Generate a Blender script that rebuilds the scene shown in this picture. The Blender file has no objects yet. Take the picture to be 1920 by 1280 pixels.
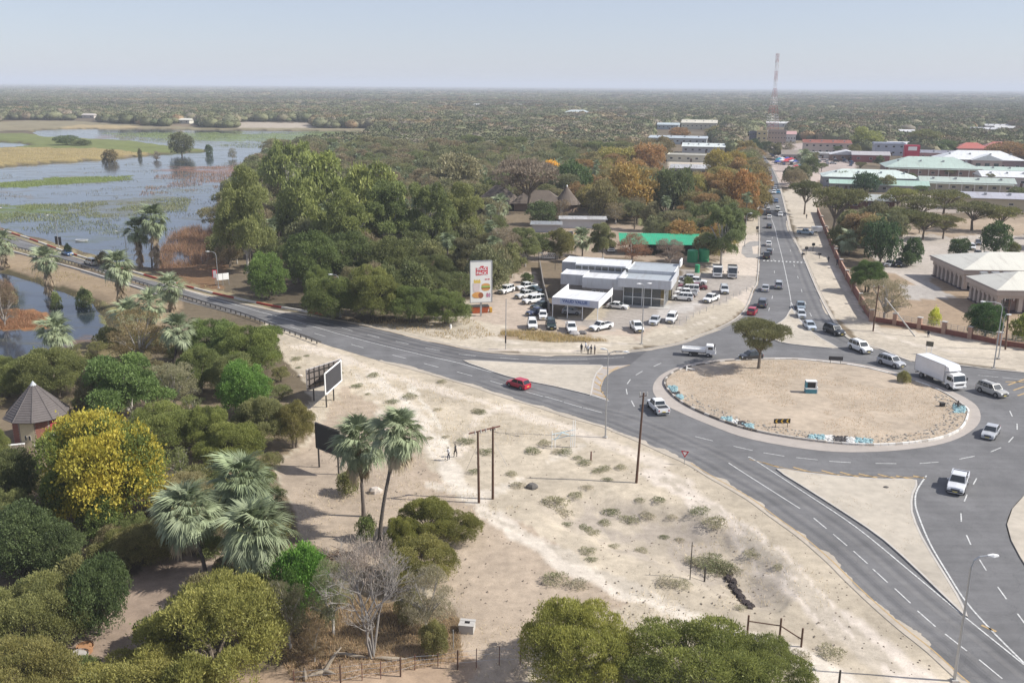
import bpy, math, random
import numpy as np
from mathutils import Vector, Matrix
from mathutils.geometry import tessellate_polygon

# ------------------------------------------------------------------ camera, sky, sun, exposure
SC = bpy.context.scene
COL = SC.collection
F, H, ROLL, YH = 1750.0, 45.0, math.atan(0.00677), 161.0
CR, SR = math.cos(ROLL), math.sin(ROLL)
TH = math.atan((640 - YH) * CR / F)
CT, ST = math.cos(TH), math.sin(TH)
cam_data = bpy.data.cameras.new('camera')
cam = bpy.data.objects.new('camera', cam_data)
COL.objects.link(cam)
down = Vector((0, -ST, -CT)); fwd = Vector((0, CT, -ST)); ex = Vector((1, 0, 0))
right = CR * ex - SR * down; idown = SR * ex + CR * down
m3 = Matrix((right, -idown, -fwd)).transposed()
cam.matrix_world = Matrix.Translation((0, 0, H)) @ m3.to_4x4()
cam_data.sensor_width = 36; cam_data.lens = 36 * F / 1920
cam_data.clip_start = 0.5; cam_data.clip_end = 120000
SC.camera = cam

SUN_EL, SUN_AZ = math.radians(41), math.radians(-6)      # azimuth measured from +X towards +Y
sd = Vector((math.cos(SUN_EL) * math.cos(SUN_AZ), math.cos(SUN_EL) * math.sin(SUN_AZ), math.sin(SUN_EL)))
world = bpy.data.worlds.new('World'); SC.world = world; world.use_nodes = True
wn = world.node_tree.nodes; wl = world.node_tree.links
sky = wn.new('ShaderNodeTexSky'); sky.sky_type = 'NISHITA'; sky.sun_disc = False
sky.sun_elevation = SUN_EL; sky.sun_rotation = math.pi / 2 - SUN_AZ
sky.altitude = 900; sky.air_density = 1.0; sky.dust_density = 1.0; sky.ozone_density = 3.0
tn = wn.new('ShaderNodeMix'); tn.data_type = 'RGBA'; tn.inputs[0].default_value = .55; tn.inputs[7].default_value = (5.15, 5.3, 6.4, 1); wl.new(sky.outputs[0], tn.inputs[6]); wl.new(tn.outputs[2], wn['Background'].inputs[0]); wn['Background'].inputs[1].default_value = 0.088
sun_d = bpy.data.lights.new('sun', 'SUN'); sun_d.energy = 4.6; sun_d.angle = math.radians(0.6); sun_d.color = (1.0, 0.96, 0.89)
sun = bpy.data.objects.new('sun', sun_d); COL.objects.link(sun); sun.rotation_euler = sd.to_track_quat('Z', 'Y').to_euler()
SC.view_settings.view_transform = 'Standard'; SC.view_settings.look = 'None'
SC.view_settings.exposure = 0.50; SC.view_settings.gamma = 1; SC.view_settings.use_curve_mapping = False
SC.cycles.max_bounces = 5; SC.cycles.diffuse_bounces = 3; SC.cycles.glossy_bounces = 2
SC.cycles.transmission_bounces = 3; SC.cycles.volume_bounces = 0; SC.cycles.transparent_max_bounces = 4
SC.cycles.caustics_reflective = False; SC.cycles.caustics_refractive = False
HAZE = 0.00015

# ------------------------------------------------------------------ survey: photo pixels -> ground coordinates
def ray(px, py):
    u = np.asarray(px, float) - 960; v = np.asarray(py, float) - 640
    x = u * CR + v * SR; y = -u * SR + v * CR
    return x, F * CT - y * ST, -F * ST - y * CT
def G(px, py, z=0.0):
    x, y, dz = ray(px, py); t = (z - H) / dz
    return float(x * t), float(y * t)
def GP(poly, z=0.0): return [G(p[0], p[1], z) for p in poly]
def PXA(x, y, z=0.0):
    x = np.asarray(x, float); y = np.asarray(y, float); z = np.asarray(z, float) - H
    a = x; b = -ST * y - CT * z; c = np.maximum(CT * y - ST * z, 1e-3)
    a = a * F / c; b = b * F / c
    return 960 + a * CR - b * SR, 640 + a * SR + b * CR
def hat(bx, by, ty, tx=None):
    """height above the ground spot (bx,by) whose picture row is ty"""
    x, y = G(bx, by); rx, ry, rz = ray(bx if tx is None else tx, ty)
    return float(H + rz / ry * y)
def mpp(bx, by):
    x, y = G(bx, by); return math.sqrt(x * x + y * y + H * H) / F
def heading(p, q):
    a = G(*p); b = G(*q); return math.atan2(b[1] - a[1], b[0] - a[0])
def inpoly(px, py, poly):
    px = np.asarray(px, float); py = np.asarray(py, float); r = np.zeros(px.shape, bool)
    n = len(poly); j = n - 1
    for i in range(n):
        xi, yi = poly[i]; xj, yj = poly[j]
        if yi != yj:
            c = ((yi > py) != (yj > py)) & (px < (xj - xi) * (py - yi) / (yj - yi) + xi)
            r ^= c
        j = i
    return r
def seg_dist(x, y, poly, closed=True):
    d = np.full(np.shape(x), 1e9); n = len(poly)
    for i in range(n if closed else n - 1):
        ax, ay = poly[i]; bx, by = poly[(i + 1) % n]; dx, dy = bx - ax, by - ay
        t = np.clip(((x - ax) * dx + (y - ay) * dy) / (dx * dx + dy * dy + 1e-9), 0, 1)
        d = np.minimum(d, np.hypot(x - ax - t * dx, y - ay - t * dy))
    return d
def vnoise(x, y, s, seed=0):
    """cheap value noise in 0..1"""
    x = np.asarray(x, float) / s; y = np.asarray(y, float) / s
    xi = np.floor(x).astype(np.int64); yi = np.floor(y).astype(np.int64); fx = x - xi; fy = y - yi
    fx = fx * fx * (3 - 2 * fx); fy = fy * fy * (3 - 2 * fy)
    def h(a, b):
        n = (a * 374761393 + b * 668265263 + seed * 362437) & 0x7fffffff
        n = ((n ^ (n >> 13)) * 1274126177) & 0x7fffffff
        return ((n ^ (n >> 16)) & 0xffff) / 65535.0
    return (h(xi, yi) * (1 - fx) + h(xi + 1, yi) * fx) * (1 - fy) + (h(xi, yi + 1) * (1 - fx) + h(xi + 1, yi + 1) * fx) * fy
def fbm(x, y, s, seed=0):
    return (vnoise(x, y, s, seed) * 4 + vnoise(x, y, s / 2.1, seed + 1) * 2 + vnoise(x, y, s / 4.3, seed + 2)) / 7

# ------------------------------------------------------------------ object bookkeeping
def tag(o, label=None, cat=None, group=None, kind=None):
    if label: o['label'] = label
    if cat: o['category'] = cat
    if group: o['group'] = group
    if kind: o['kind'] = kind
    return o
def empty(name, loc, rz=0.0, label=None, cat=None, group=None):
    o = bpy.data.objects.new(name, None); COL.objects.link(o); o.empty_display_size = 0.3
    o.location = loc; o.rotation_euler = (0, 0, rz); tag(o, label, cat, group); return o
def link(name, mesh, parent=None, loc=(0, 0, 0), rot=(0, 0, 0), sc=(1, 1, 1), color=None):
    o = bpy.data.objects.new(name, mesh); COL.objects.link(o)
    if parent is not None: o.parent = parent
    o.location = loc; o.rotation_euler = rot; o.scale = sc
    if color: o.color = (*color, 1)
    return o
def copy_tree(o, parent=None):
    c = o.copy(); COL.objects.link(c); c.parent = parent
    for ch in o.children: copy_tree(ch, c)
    return c

# ------------------------------------------------------------------ materials
def newmat(name):
    m = bpy.data.materials.new(name); m.use_nodes = True
    nt = m.node_tree; return m, nt, nt.nodes, nt.links, nt.nodes['Principled BSDF']
def noise_node(n, l, scale, detail=4, coord=None, rough=.55):
    t = n.new('ShaderNodeTexNoise'); t.inputs['Scale'].default_value = scale; t.inputs['Detail'].default_value = detail
    t.inputs['Roughness'].default_value = rough
    if coord is not None: l.new(coord, t.inputs['Vector'])
    return t
def maprange(n, l, src, a, b, c, d):
    r = n.new('ShaderNodeMapRange'); l.new(src, r.inputs[0])
    for i, v in enumerate((a, b, c, d)): r.inputs[i + 1].default_value = v
    return r.outputs[0]
def mulcol(n, l, col, fac):
    m = n.new('ShaderNodeVectorMath'); m.operation = 'SCALE'
    l.new(col, m.inputs[0]) if not isinstance(col, tuple) else m.inputs[0].__setattr__('default_value', col)
    l.new(fac, m.inputs['Scale']); return m.outputs[0]
MATS = {}
def M(name, col=(.5, .5, .5), rough=.6, metal=0.0, var=.12, scale=3.0, bump=0.0, objcol=False, coat=0.0, spec=.5):
    """plain procedural surface with world-fixed tonal wear"""
    if name in MATS: return MATS[name]
    m, nt, n, l, b = newmat(name)
    geo = n.new('ShaderNodeNewGeometry')
    t = noise_node(n, l, scale, 5, geo.outputs['Position'])
    t2 = noise_node(n, l, scale * .13, 2, geo.outputs['Position'])
    ad = n.new('ShaderNodeMath'); ad.operation = 'ADD'; l.new(t.outputs[0], ad.inputs[0]); l.new(t2.outputs[0], ad.inputs[1])
    f = maprange(n, l, ad.outputs[0], .6, 1.4, 1 - var, 1 + var)
    if objcol:
        oi = n.new('ShaderNodeObjectInfo'); l.new(mulcol(n, l, oi.outputs['Color'], f), b.inputs['Base Color'])
    else:
        l.new(mulcol(n, l, col, f), b.inputs['Base Color'])
    b.inputs['Roughness'].default_value = rough; b.inputs['Metallic'].default_value = metal
    b.inputs['Coat Weight'].default_value = coat; b.inputs['Specular IOR Level'].default_value = spec
    if bump:
        bp = n.new('ShaderNodeBump'); bp.inputs['Strength'].default_value = bump; bp.inputs['Distance'].default_value = .05
        l.new(t.outputs[0], bp.inputs['Height']); l.new(bp.outputs[0], b.inputs['Normal'])
    MATS[name] = m; return m
def corrugated(name, col, pitch=.25, rough=.45, var=.12, objcol=False):
    if name in MATS: return MATS[name]
    m = M(name, col, rough, 0, var, .6, objcol=objcol); nt = m.node_tree; n, l = nt.nodes, nt.links
    tc = n.new('ShaderNodeTexCoord'); w = n.new('ShaderNodeTexWave'); w.bands_direction = 'X'
    w.inputs['Scale'].default_value = 1 / pitch * .31; l.new(tc.outputs['Object'], w.inputs['Vector'])
    bp = n.new('ShaderNodeBump'); bp.inputs['Strength'].default_value = .5; bp.inputs['Distance'].default_value = .04
    st = n.new('ShaderNodeMapping'); st.inputs['Scale'].default_value = (1.1, .10, .2); l.new(tc.outputs['Object'], st.inputs['Vector']); sn = noise_node(n, l, 1.0, 5, st.outputs[0], .7)
    pb = n['Principled BSDF']; src = pb.inputs['Base Color'].links[0].from_socket; mxr = n.new('ShaderNodeMix'); mxr.data_type = 'RGBA'; l.new(maprange(n, l, sn.outputs[0], .52, .75, 0, .42), mxr.inputs[0]); l.new(src, mxr.inputs[6]); mxr.inputs[7].default_value = (.20, .15, .12, 1); l.new(mxr.outputs[2], pb.inputs['Base Color'])
    l.new(w.outputs[0], bp.inputs['Height']); l.new(bp.outputs[0], n['Principled BSDF'].inputs['Normal']); return m
LB = 1.95
def leafmat(name, transl=.3, contrast=.55):
    m, nt, n, l, b = newmat(name)
    at = n.new('ShaderNodeAttribute'); at.attribute_name = 'var'
    oi = n.new('ShaderNodeObjectInfo')
    hs = n.new('ShaderNodeHueSaturation')
    l.new(maprange(n, l, at.outputs['Fac'], 0, 1, .515, .485), hs.inputs['Hue'])
    l.new(maprange(n, l, at.outputs['Fac'], 0, 1, LB * (1 - contrast), LB * (1 + contrast)), hs.inputs['Value'])
    l.new(oi.outputs['Color'], hs.inputs['Color'])
    l.new(hs.outputs[0], b.inputs['Base Color']); b.inputs['Roughness'].default_value = .55
    b.inputs['Specular IOR Level'].default_value = .35
    tr = n.new('ShaderNodeBsdfTranslucent'); l.new(hs.outputs[0], tr.inputs['Color'])
    mx = n.new('ShaderNodeMixShader'); mx.inputs[0].default_value = transl
    l.new(b.outputs[0], mx.inputs[1]); l.new(tr.outputs[0], mx.inputs[2])
    l.new(mx.outputs[0], n['Material Output'].inputs['Surface']); MATS[name] = m; return m
LEAF = leafmat('leaf', .42); FROND = leafmat('palm_leaf', .25, .45)
BARK = M('bark', (.16, .13, .10), .9, var=.35, scale=2.5, bump=.5)
PALEBARK = M('pale_bark', (.40, .37, .33), .85, var=.3, scale=2, bump=.3)
PALMBARK = M('palm_bark', (.12, .10, .085), .9, var=.3, scale=3, bump=.6)
WHITE = M('white_paint', (.78, .78, .76), .5, var=.06)
CONC = M('concrete', (.42, .40, .37), .85, var=.15, scale=1.2, bump=.2)
STEEL = M('galvanised_steel', (.42, .43, .44), .45, .7, var=.1)
DARKST = M('dark_steel', (.05, .045, .04), .6, .2)
RUST = M('rusty_steel', (.14, .06, .045), .8, var=.3)
WOODP = M('pole_timber', (.10, .055, .035), .85, var=.25, scale=2)
BLACK = M('black_paint', (.015, .015, .017), .5)
GLASS = M('dark_glass', (.02, .026, .03), .08, 0, .02, spec=.9)
def facecol(): pass

# ------------------------------------------------------------------ mesh helper
class MB:
    def __init__(s): s.v = []; s.f = []; s.mi = []; s.mats = []
    def mat(s, m):
        if m not in s.mats: s.mats.append(m)
        return s.mats.index(m)
    def add(s, vs, fs, m):
        b = len(s.v); s.v += [tuple(v) for v in vs]; k = s.mat(m)
        for f in fs: s.f.append(tuple(b + i for i in f)); s.mi.append(k)
        return s
    def box(s, c, d, m, rz=0.0, rx=0.0, ry=0.0):
        hx, hy, hz = d[0] / 2, d[1] / 2, d[2] / 2
        R = Matrix.Rotation(rz, 3, 'Z') @ Matrix.Rotation(ry, 3, 'Y') @ Matrix.Rotation(rx, 3, 'X'); c = Vector(c)
        vs = [c + R @ Vector((x, y, z)) for x in (-hx, hx) for y in (-hy, hy) for z in (-hz, hz)]
        s.add(vs, [(0, 1, 3, 2), (4, 6, 7, 5), (0, 4, 5, 1), (2, 3, 7, 6), (0, 2, 6, 4), (1, 5, 7, 3)], m); return s
    def tube(s, pts, rs, m, n=6, cap=True):
        pts = [Vector(p) for p in pts]; b = len(s.v); vs = []
        for i, p in enumerate(pts):
            t = (pts[min(i + 1, len(pts) - 1)] - pts[max(i - 1, 0)])
            t = t.normalized() if t.length > 1e-6 else Vector((0, 0, 1))
            a = t.cross(Vector((0, 1, 0)) if abs(t.y) < .9 else Vector((1, 0, 0))).normalized(); c = t.cross(a)
            r = rs[i] if isinstance(rs, (list, tuple)) else rs
            for k in range(n):
                an = 2 * math.pi * k / n; vs.append(p + a * math.cos(an) * r + c * math.sin(an) * r)
        fs = []
        for i in range(len(pts) - 1):
            for k in range(n):
                k2 = (k + 1) % n; fs.append((i * n + k, i * n + k2, (i + 1) * n + k2, (i + 1) * n + k))
        if cap: fs.append(tuple(range(n))[::-1]); fs.append(tuple(range((len(pts) - 1) * n, len(pts) * n)))
        s.add(vs, fs, m); return s
    def quad(s, a, b, c, d, m): s.add([a, b, c, d], [(0, 1, 2, 3)], m); return s
    def loft(s, rings, m, closed=True, caps=True):
        n = len(rings[0]); vs = [p for r in rings for p in r]; fs = []
        for i in range(len(rings) - 1):
            for k in range(n if closed else n - 1):
                k2 = (k + 1) % n; fs.append((i * n + k, i * n + k2, (i + 1) * n + k2, (i + 1) * n + k))
        if caps: fs.append(tuple(range(n))[::-1]); fs.append(tuple(range((len(rings) - 1) * n, len(rings) * n)))
        s.add(vs, fs, m); return s
    def poly(s, pts, z0, z1, m, side=None):
        """flat sheet (z0==z1) or slab from a possibly concave outline"""
        n = len(pts); tri = tessellate_polygon([[Vector((p[0], p[1], 0)) for p in pts]])
        up = []
        for t in tri:
            a, b, c = [pts[i] for i in t]
            cr = (b[0] - a[0]) * (c[1] - a[1]) - (b[1] - a[1]) * (c[0] - a[0])
            up.append(tuple(t) if cr > 0 else tuple(reversed(t)))
        s.add([(p[0], p[1], z1) for p in pts], up, m)
        if z1 > z0:
            vs = [(p[0], p[1], z0) for p in pts] + [(p[0], p[1], z1) for p in pts]
            ar = sum(pts[i][0] * pts[(i + 1) % n][1] - pts[(i + 1) % n][0] * pts[i][1] for i in range(n))
            fs = [(i, (i + 1) % n, n + (i + 1) % n, n + i) if ar > 0 else (i, n + i, n + (i + 1) % n, (i + 1) % n) for i in range(n)]
            s.add(vs, fs, side or m)
        return s
    def mesh(s, name, smooth=False):
        me = bpy.data.meshes.new(name); me.from_pydata(s.v, [], s.f)
        for m in s.mats: me.materials.append(m)
        me.polygons.foreach_set('material_index', s.mi)
        if smooth: me.polygons.foreach_set('use_smooth', [True] * len(s.f))
        me.update(); return me
    def obj(s, name, parent=None, smooth=False, **kw):
        o = link(name, s.mesh(name, smooth), parent, **kw); return o
def thing(mb, name, label, cat, loc, rz=0, group=None, **kw):
    o = mb.obj(name, None, **kw); o.location = loc; o.rotation_euler = (0, 0, rz); return tag(o, label, cat, group)
def struct(mb, name, smooth=False): return tag(mb.obj(name, None, smooth), kind='structure')
def numesh(name, verts, faces4, mat, var=None, smooth=False):
    """fast mesh from arrays: verts (N,3), faces (M,k)"""
    me = bpy.data.meshes.new(name); k = faces4.shape[1]
    me.vertices.add(len(verts)); me.vertices.foreach_set('co', verts.astype(np.float32).ravel())
    me.loops.add(faces4.size); me.loops.foreach_set('vertex_index', faces4.astype(np.int32).ravel())
    me.polygons.add(len(faces4)); me.polygons.foreach_set('loop_start', np.arange(0, faces4.size, k, dtype=np.int32))
    if smooth: me.polygons.foreach_set('use_smooth', np.ones(len(faces4), bool))
    me.update(calc_edges=True)
    if mat: me.materials.append(mat)
    if var is not None:
        a = me.attributes.new('var', 'FLOAT', 'POINT'); a.data.foreach_set('value', var.astype(np.float32))
    return me
def spline(pts, n=6):
    """Catmull-Rom through open points"""
    P = [pts[0]] + list(pts) + [pts[-1]]; out = []
    for i in range(1, len(P) - 2):
        for k in range(n):
            t = k / n; a, b, c, d = P[i - 1], P[i], P[i + 1], P[i + 2]
            out.append(tuple(.5 * (2 * b[j] + (c[j] - a[j]) * t + (2 * a[j] - 5 * b[j] + 4 * c[j] - d[j]) * t * t + (3 * b[j] - a[j] - 3 * c[j] + d[j]) * t ** 3) for j in (0, 1)))
    out.append(tuple(pts[-1])); return out

# ------------------------------------------------------------------ outlines traced on the ground
UP_A = [(-160, 402), (0, 436), (60, 455), (120, 478), (200, 503), (300, 530), (400, 556), (500, 579), (560, 588), (620, 598), (700, 613), (780, 632), (860, 650), (919, 660), (979, 664), (1038, 665.5), (1097, 665), (1157, 662), (1216, 655), (1276, 644), (1305, 633), (1347, 617), (1380, 600), (1400, 580), (1414, 546), (1422, 529), (1425, 484), (1426, 456), (1424, 400), (1422, 350), (1418, 320), (1411, 300), (1400, 285), (1386, 272), (1370, 262)]
RT_ST = [(1385, 262), (1404, 270), (1425, 283), (1436, 296), (1446, 311), (1458, 335), (1466, 362), (1477, 406), (1484, 436), (1507, 481), (1529, 532), (1549, 574), (1569, 608), (1591, 633), (1619, 645), (1653, 654), (1681, 666), (1715, 677), (1794, 684), (1850, 691), (1920, 698), (2120, 722)]
ISL_R = [(2120, 880), (1960, 905), (1920, 929), (1897, 955), (1887, 984), (1895, 1014), (1912, 1046), (1925, 1066), (1990, 1150), (2120, 1290)]
LOW_A = [(2120, 1500), (2000, 1410), (1900, 1347), (1809, 1280), (1743.6, 1221), (1692, 1180), (1640.5, 1135.5), (1589, 1087), (1555, 1053), (1503, 1008), (1451.5, 970.6), (1400, 933), (1335, 896), (1290.5, 869), (1246, 849), (1201, 828), (1157, 810), (1127, 798), (1068, 782), (1008, 762), (949, 745), (874, 720), (792, 697), (711, 676), (640, 655), (613, 647), (532, 619), (480, 599), (350, 556), (250, 527), (150, 495), (12, 460), (-160, 420)]
ROAD = GP(spline(UP_A, 4) + spline(RT_ST, 4) + spline(ISL_R, 4) + spline(LOW_A, 4))
ISLAND = [(1247, 723), (1256, 704), (1286, 691), (1350, 680), (1425, 676), (1475, 675), (1522.5, 678), (1612, 689), (1702, 712), (1762, 734), (1807, 762.5), (1815, 777.5), (1796, 809), (1736, 828), (1631, 835.6), (1515, 826), (1410, 807.5), (1331, 781), (1275, 753)]
APRON = [(1224, 732), (1229, 714), (1248, 698), (1290, 683), (1350, 674), (1425, 671), (1480, 670.5), (1522.5, 673), (1614, 683), (1706, 705), (1770, 727), (1822, 753), (1838, 775), (1832, 798), (1796, 822), (1736, 838), (1640, 847), (1537, 845), (1410, 824), (1331, 797), (1262, 767), (1235, 750)]
S1 = [(868, 676.5), (919, 678), (979, 681), (1038, 684), (1112, 685), (1131, 687), (1120, 700), (1113, 718), (1109, 740), (1097, 739), (1038, 725), (994, 716.5), (949, 706), (905, 691)]
S2 = [(1455, 880), (1503, 886), (1589, 895), (1660, 899), (1719, 901), (1713, 926), (1711, 960), (1730, 1008), (1761, 1060), (1795, 1115), (1812, 1150), (1805, 1153), (1726, 1077), (1658, 1015), (1589, 967), (1503, 912)]
S3 = [(1484, 578), (1493, 592), (1512, 614), (1540, 635), (1572, 653), (1540, 652), (1501, 648), (1462, 642), (1438, 628), (1450, 612), (1465, 603), (1474, 594)]
S1H = [(1131, 687), (1181, 684), (1150, 695), (1133, 709), (1126, 730), (1140, 752), (1109, 740), (1113, 718), (1120, 700)]
# water outlines (row/column where the water surface meets the land)
WZ = -1.3
RIVER = [(-900, 395), (-200, 402), (0, 428), (100, 456), (200, 485), (240, 500), (310, 508), (380, 500), (400, 470), (408, 430), (425, 385), (445, 352), (480, 322), (500, 290), (560, 272), (650, 262), (705, 256), (705, 247), (560, 246), (420, 244), (240, 241.5), (120, 242), (66, 245), (64, 254), (100, 259), (175, 262), (250, 266), (330, 276), (400, 284), (330, 287), (240, 295), (160, 302), (80, 307), (0, 314), (-200, 322), (-900, 335)]
POOL = [(-400, 470), (-100, 500), (0, 512), (60, 527), (125, 552), (172, 570), (192, 600), (210, 630), (190, 645), (150, 642), (120, 655), (62, 672), (0, 690), (-100, 705), (-400, 740)]
POND = [(-200, 266), (0, 266), (40, 268), (62, 272), (40, 277), (0, 279), (-200, 280)]
WPOLY = [GP(p, WZ) for p in (RIVER, POOL, POND)]
HOLLOW = GP([(985, 930), (1060, 915), (1180, 925), (1290, 945), (1400, 985), (1470, 1050), (1500, 1110), (1460, 1150), (1390, 1140), (1290, 1095), (1190, 1060), (1090, 1010), (1020, 975)])
def ground_z(x, y):
    x = np.atleast_1d(np.asarray(x, float)); y = np.atleast_1d(np.asarray(y, float)); z = np.zeros(x.shape)
    for P in WPOLY:
        m = (x < 60) & (y > 90) & (y < 1100)
        if m.any():
            xs, ys = x[m], y[m]; d = seg_dist(xs, ys, P); s = np.where(inpoly(xs, ys, P), d, -d)
            wob = (vnoise(xs, ys, 9, 3) - .5) * 4 * np.clip(ys / 400, .3, 2)
            t = np.clip((s + wob + 4) / 8, 0, 1); z[m] = np.minimum(z[m], -2.6 * t * t * (3 - 2 * t))
    m = (x > -5) & (x < 40) & (y > 60) & (y < 110)
    if m.any():
        xs, ys = x[m], y[m]; d = seg_dist(xs, ys, HOLLOW); s = np.where(inpoly(xs, ys, HOLLOW), d, 0)
        t = np.clip((s + (fbm(xs, ys, 5, 8) - .5) * 4 * (s > 0)) / 4.5, 0, 1); z[m] = np.minimum(z[m], -1.1 * t * t * (3 - 2 * t))
    return z
def gz(x, y): return float(ground_z(x, y)[0])

# ------------------------------------------------------------------ ground sheet
ang = np.radians(np.arange(-43, 43.01, .2)); rad = [34.0]
while rad[-1] < 45000: rad.append(rad[-1] * 1.0095)
rad = np.array(rad); A, R = np.meshgrid(ang, rad)
GX = (R * np.sin(A)).ravel(); GY = (R * np.cos(A)).ravel(); nA, nR = len(ang), len(rad)
GZ = ground_z(GX, GY)
land = GZ > -.02
road_d = seg_dist(GX, GY, ROAD)
free = np.clip((road_d - 3) / 4, 0, 1) * (~inpoly(GX, GY, ROAD))
GZ = GZ + free * ((fbm(GX, GY, 7, 5) - .5) * .35 - .02) * (R.ravel() < 200)
PX_, PY_ = PXA(GX, GY, np.where(GZ < -.3, WZ, 0))
wamp = np.clip(1400 / R.ravel(), .4, 12)
wx = PX_ + (fbm(GX, GY, 6, 11) - .5) * 4 * wamp + (vnoise(GX, GY, 1.7, 12) - .5) * wamp
wy = PY_ + (fbm(GX, GY, 6, 13) - .5) * 2 * wamp + (vnoise(GX, GY, 1.7, 14) - .5) * .6 * wamp
base = np.tile(np.array([.115, .092, .062]), (len(GX), 1))
nz = fbm(GX, GY, 22, 21)[:, None]
base = base * (.6 + .9 * nz) + np.array([.10, .075, .05]) * np.clip((fbm(GX, GY, 60, 22)[:, None] - .5) * 3, 0, 1)
GREG = [
 # poly, colour, variation
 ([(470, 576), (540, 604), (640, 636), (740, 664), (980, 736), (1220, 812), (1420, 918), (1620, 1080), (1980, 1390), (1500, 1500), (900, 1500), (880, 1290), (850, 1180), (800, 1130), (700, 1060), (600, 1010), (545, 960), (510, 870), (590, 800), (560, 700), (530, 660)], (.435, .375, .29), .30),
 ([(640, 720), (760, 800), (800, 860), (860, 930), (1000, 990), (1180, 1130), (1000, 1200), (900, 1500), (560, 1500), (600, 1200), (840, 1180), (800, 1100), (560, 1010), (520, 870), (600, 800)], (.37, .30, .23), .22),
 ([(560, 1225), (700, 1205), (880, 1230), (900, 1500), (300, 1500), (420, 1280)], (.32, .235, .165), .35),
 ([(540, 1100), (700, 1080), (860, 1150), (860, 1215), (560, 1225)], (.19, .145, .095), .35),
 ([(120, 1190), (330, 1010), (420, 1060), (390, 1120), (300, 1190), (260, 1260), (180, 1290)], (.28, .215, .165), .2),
 ([(628, 606), (700, 622), (780, 640), (860, 658), (979, 662), (1100, 663), (1216, 653), (1300, 634), (1400, 578), (1422, 529), (1426, 440), (1424, 380), (1395, 385), (1388, 450), (1310, 520), (1040, 600), (990, 560), (890, 560), (800, 600)], (.44, .385, .305), .22),
 ([(1330, 505), (1390, 440), (1424, 440), (1424, 520), (1400, 575), (1330, 530)], (.52, .45, .38), .12),
 ([(890, 530), (1000, 510), (1040, 600), (1240, 590), (1280, 600), (1200, 632), (1060, 628), (960, 615), (890, 600)], (.40, .33, .265), .15),
 ([(1035, 596), (1120, 600), (1160, 572), (1225, 580), (1265, 560), (1275, 500), (1330, 515), (1425, 520), (1408, 545), (1330, 575), (1262, 612), (1130, 622)], (.33, .295, .26), .10),
 ([(1232, 575), (1330, 560), (1300, 580), (1240, 600)], (.42, .39, .36), .06),
 ([(940, 615), (1010, 618), (1090, 630), (1140, 640), (1040, 642), (930, 632)], (.30, .235, .165), .35),
 ([(1466, 362), (1500, 345), (1532, 350), (1534, 400), (1636, 604), (1800, 632), (1960, 652), (1960, 702), (1794, 683), (1715, 676), (1619, 644), (1549, 573), (1507, 480)], (.45, .395, .32), .18),
 ([(1440, 300), (1500, 318), (1560, 330), (1500, 350), (1464, 352)], (.46, .38, .33), .12),
 ([(1640, 500), (1760, 480), (1980, 600), (1960, 660), (1640, 604), (1610, 545)], (.30, .225, .155), .15),
 ([(1620, 445), (1700, 440), (1960, 440), (1960, 520), (1750, 520), (1740, 540), (1640, 500)], (.40, .355, .31), .10),
 ([(1680, 535), (1740, 530), (1790, 556), (1700, 558)], (.36, .33, .30), .06),
 ([(1700, 414), (1930, 408), (1930, 440), (1690, 442)], (.33, .26, .19), .2),
 ([(1440, 270), (1560, 268), (1640, 300), (1570, 330), (1455, 318)], (.36, .30, .27), .2),
 ([(1690, 300), (1930, 300), (1930, 400), (1700, 400)], (.34, .29, .25), .2),
 ([(-300, 240), (60, 226), (160, 228), (300, 236), (420, 240), (690, 238), (705, 247), (420, 243), (240, 241), (60, 244), (-300, 250)], (.22, .19, .12), .25),
 ([(440, 229), (590, 231), (590, 240), (440, 240)], (.36, .31, .25), .15),
 ([(150, 234), (260, 236), (260, 242), (80, 243)], (.33, .26, .15), .2),
 ([(-400, 248), (60, 250), (130, 258), (250, 264), (410, 284), (250, 290), (-400, 292)], (.15, .17, .06), .25),
 ([(-400, 279), (60, 276), (180, 278), (290, 287), (170, 300), (80, 306), (-400, 330)], (.28, .22, .10), .22),
 ([(290, 480), (320, 430), (410, 420), (430, 500), (400, 560), (300, 535)], (.20, .12, .065), .3),
 ([(-200, 420), (0, 428), (240, 500), (420, 545), (620, 596), (480, 574), (300, 530), (-200, 420)], (.26, .22, .13), .3),
 ([(-200, 466), (60, 478), (250, 530), (350, 560), (300, 640), (210, 640), (150, 560), (-200, 510)], (.27, .205, .135), .3),
 ([(130, 560), (240, 580), (260, 660), (180, 660), (215, 630)], (.24, .22, .10), .3),
 ([(180, 630), (260, 620), (300, 700), (120, 700), (60, 680)], (.17, .14, .075), .3),
 ([(1255, 300), (1330, 300), (1330, 320), (1255, 330)], (.45, .40, .33), .1),
 ([(1200, 405), (1260, 402), (1270, 425), (1195, 430)], (.19, .20, .09), .2),
 ([(960, 430), (1160, 420), (1330, 440), (1380, 460), (1320, 500), (1160, 480), (1000, 490)], (.30, .235, .175), .2),
]
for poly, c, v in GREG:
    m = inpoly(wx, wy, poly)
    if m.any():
        k = (1 - v + 2 * v * fbm(GX[m], GY[m], 9, 31))[:, None]; base[m] = np.array(c) * k
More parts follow.
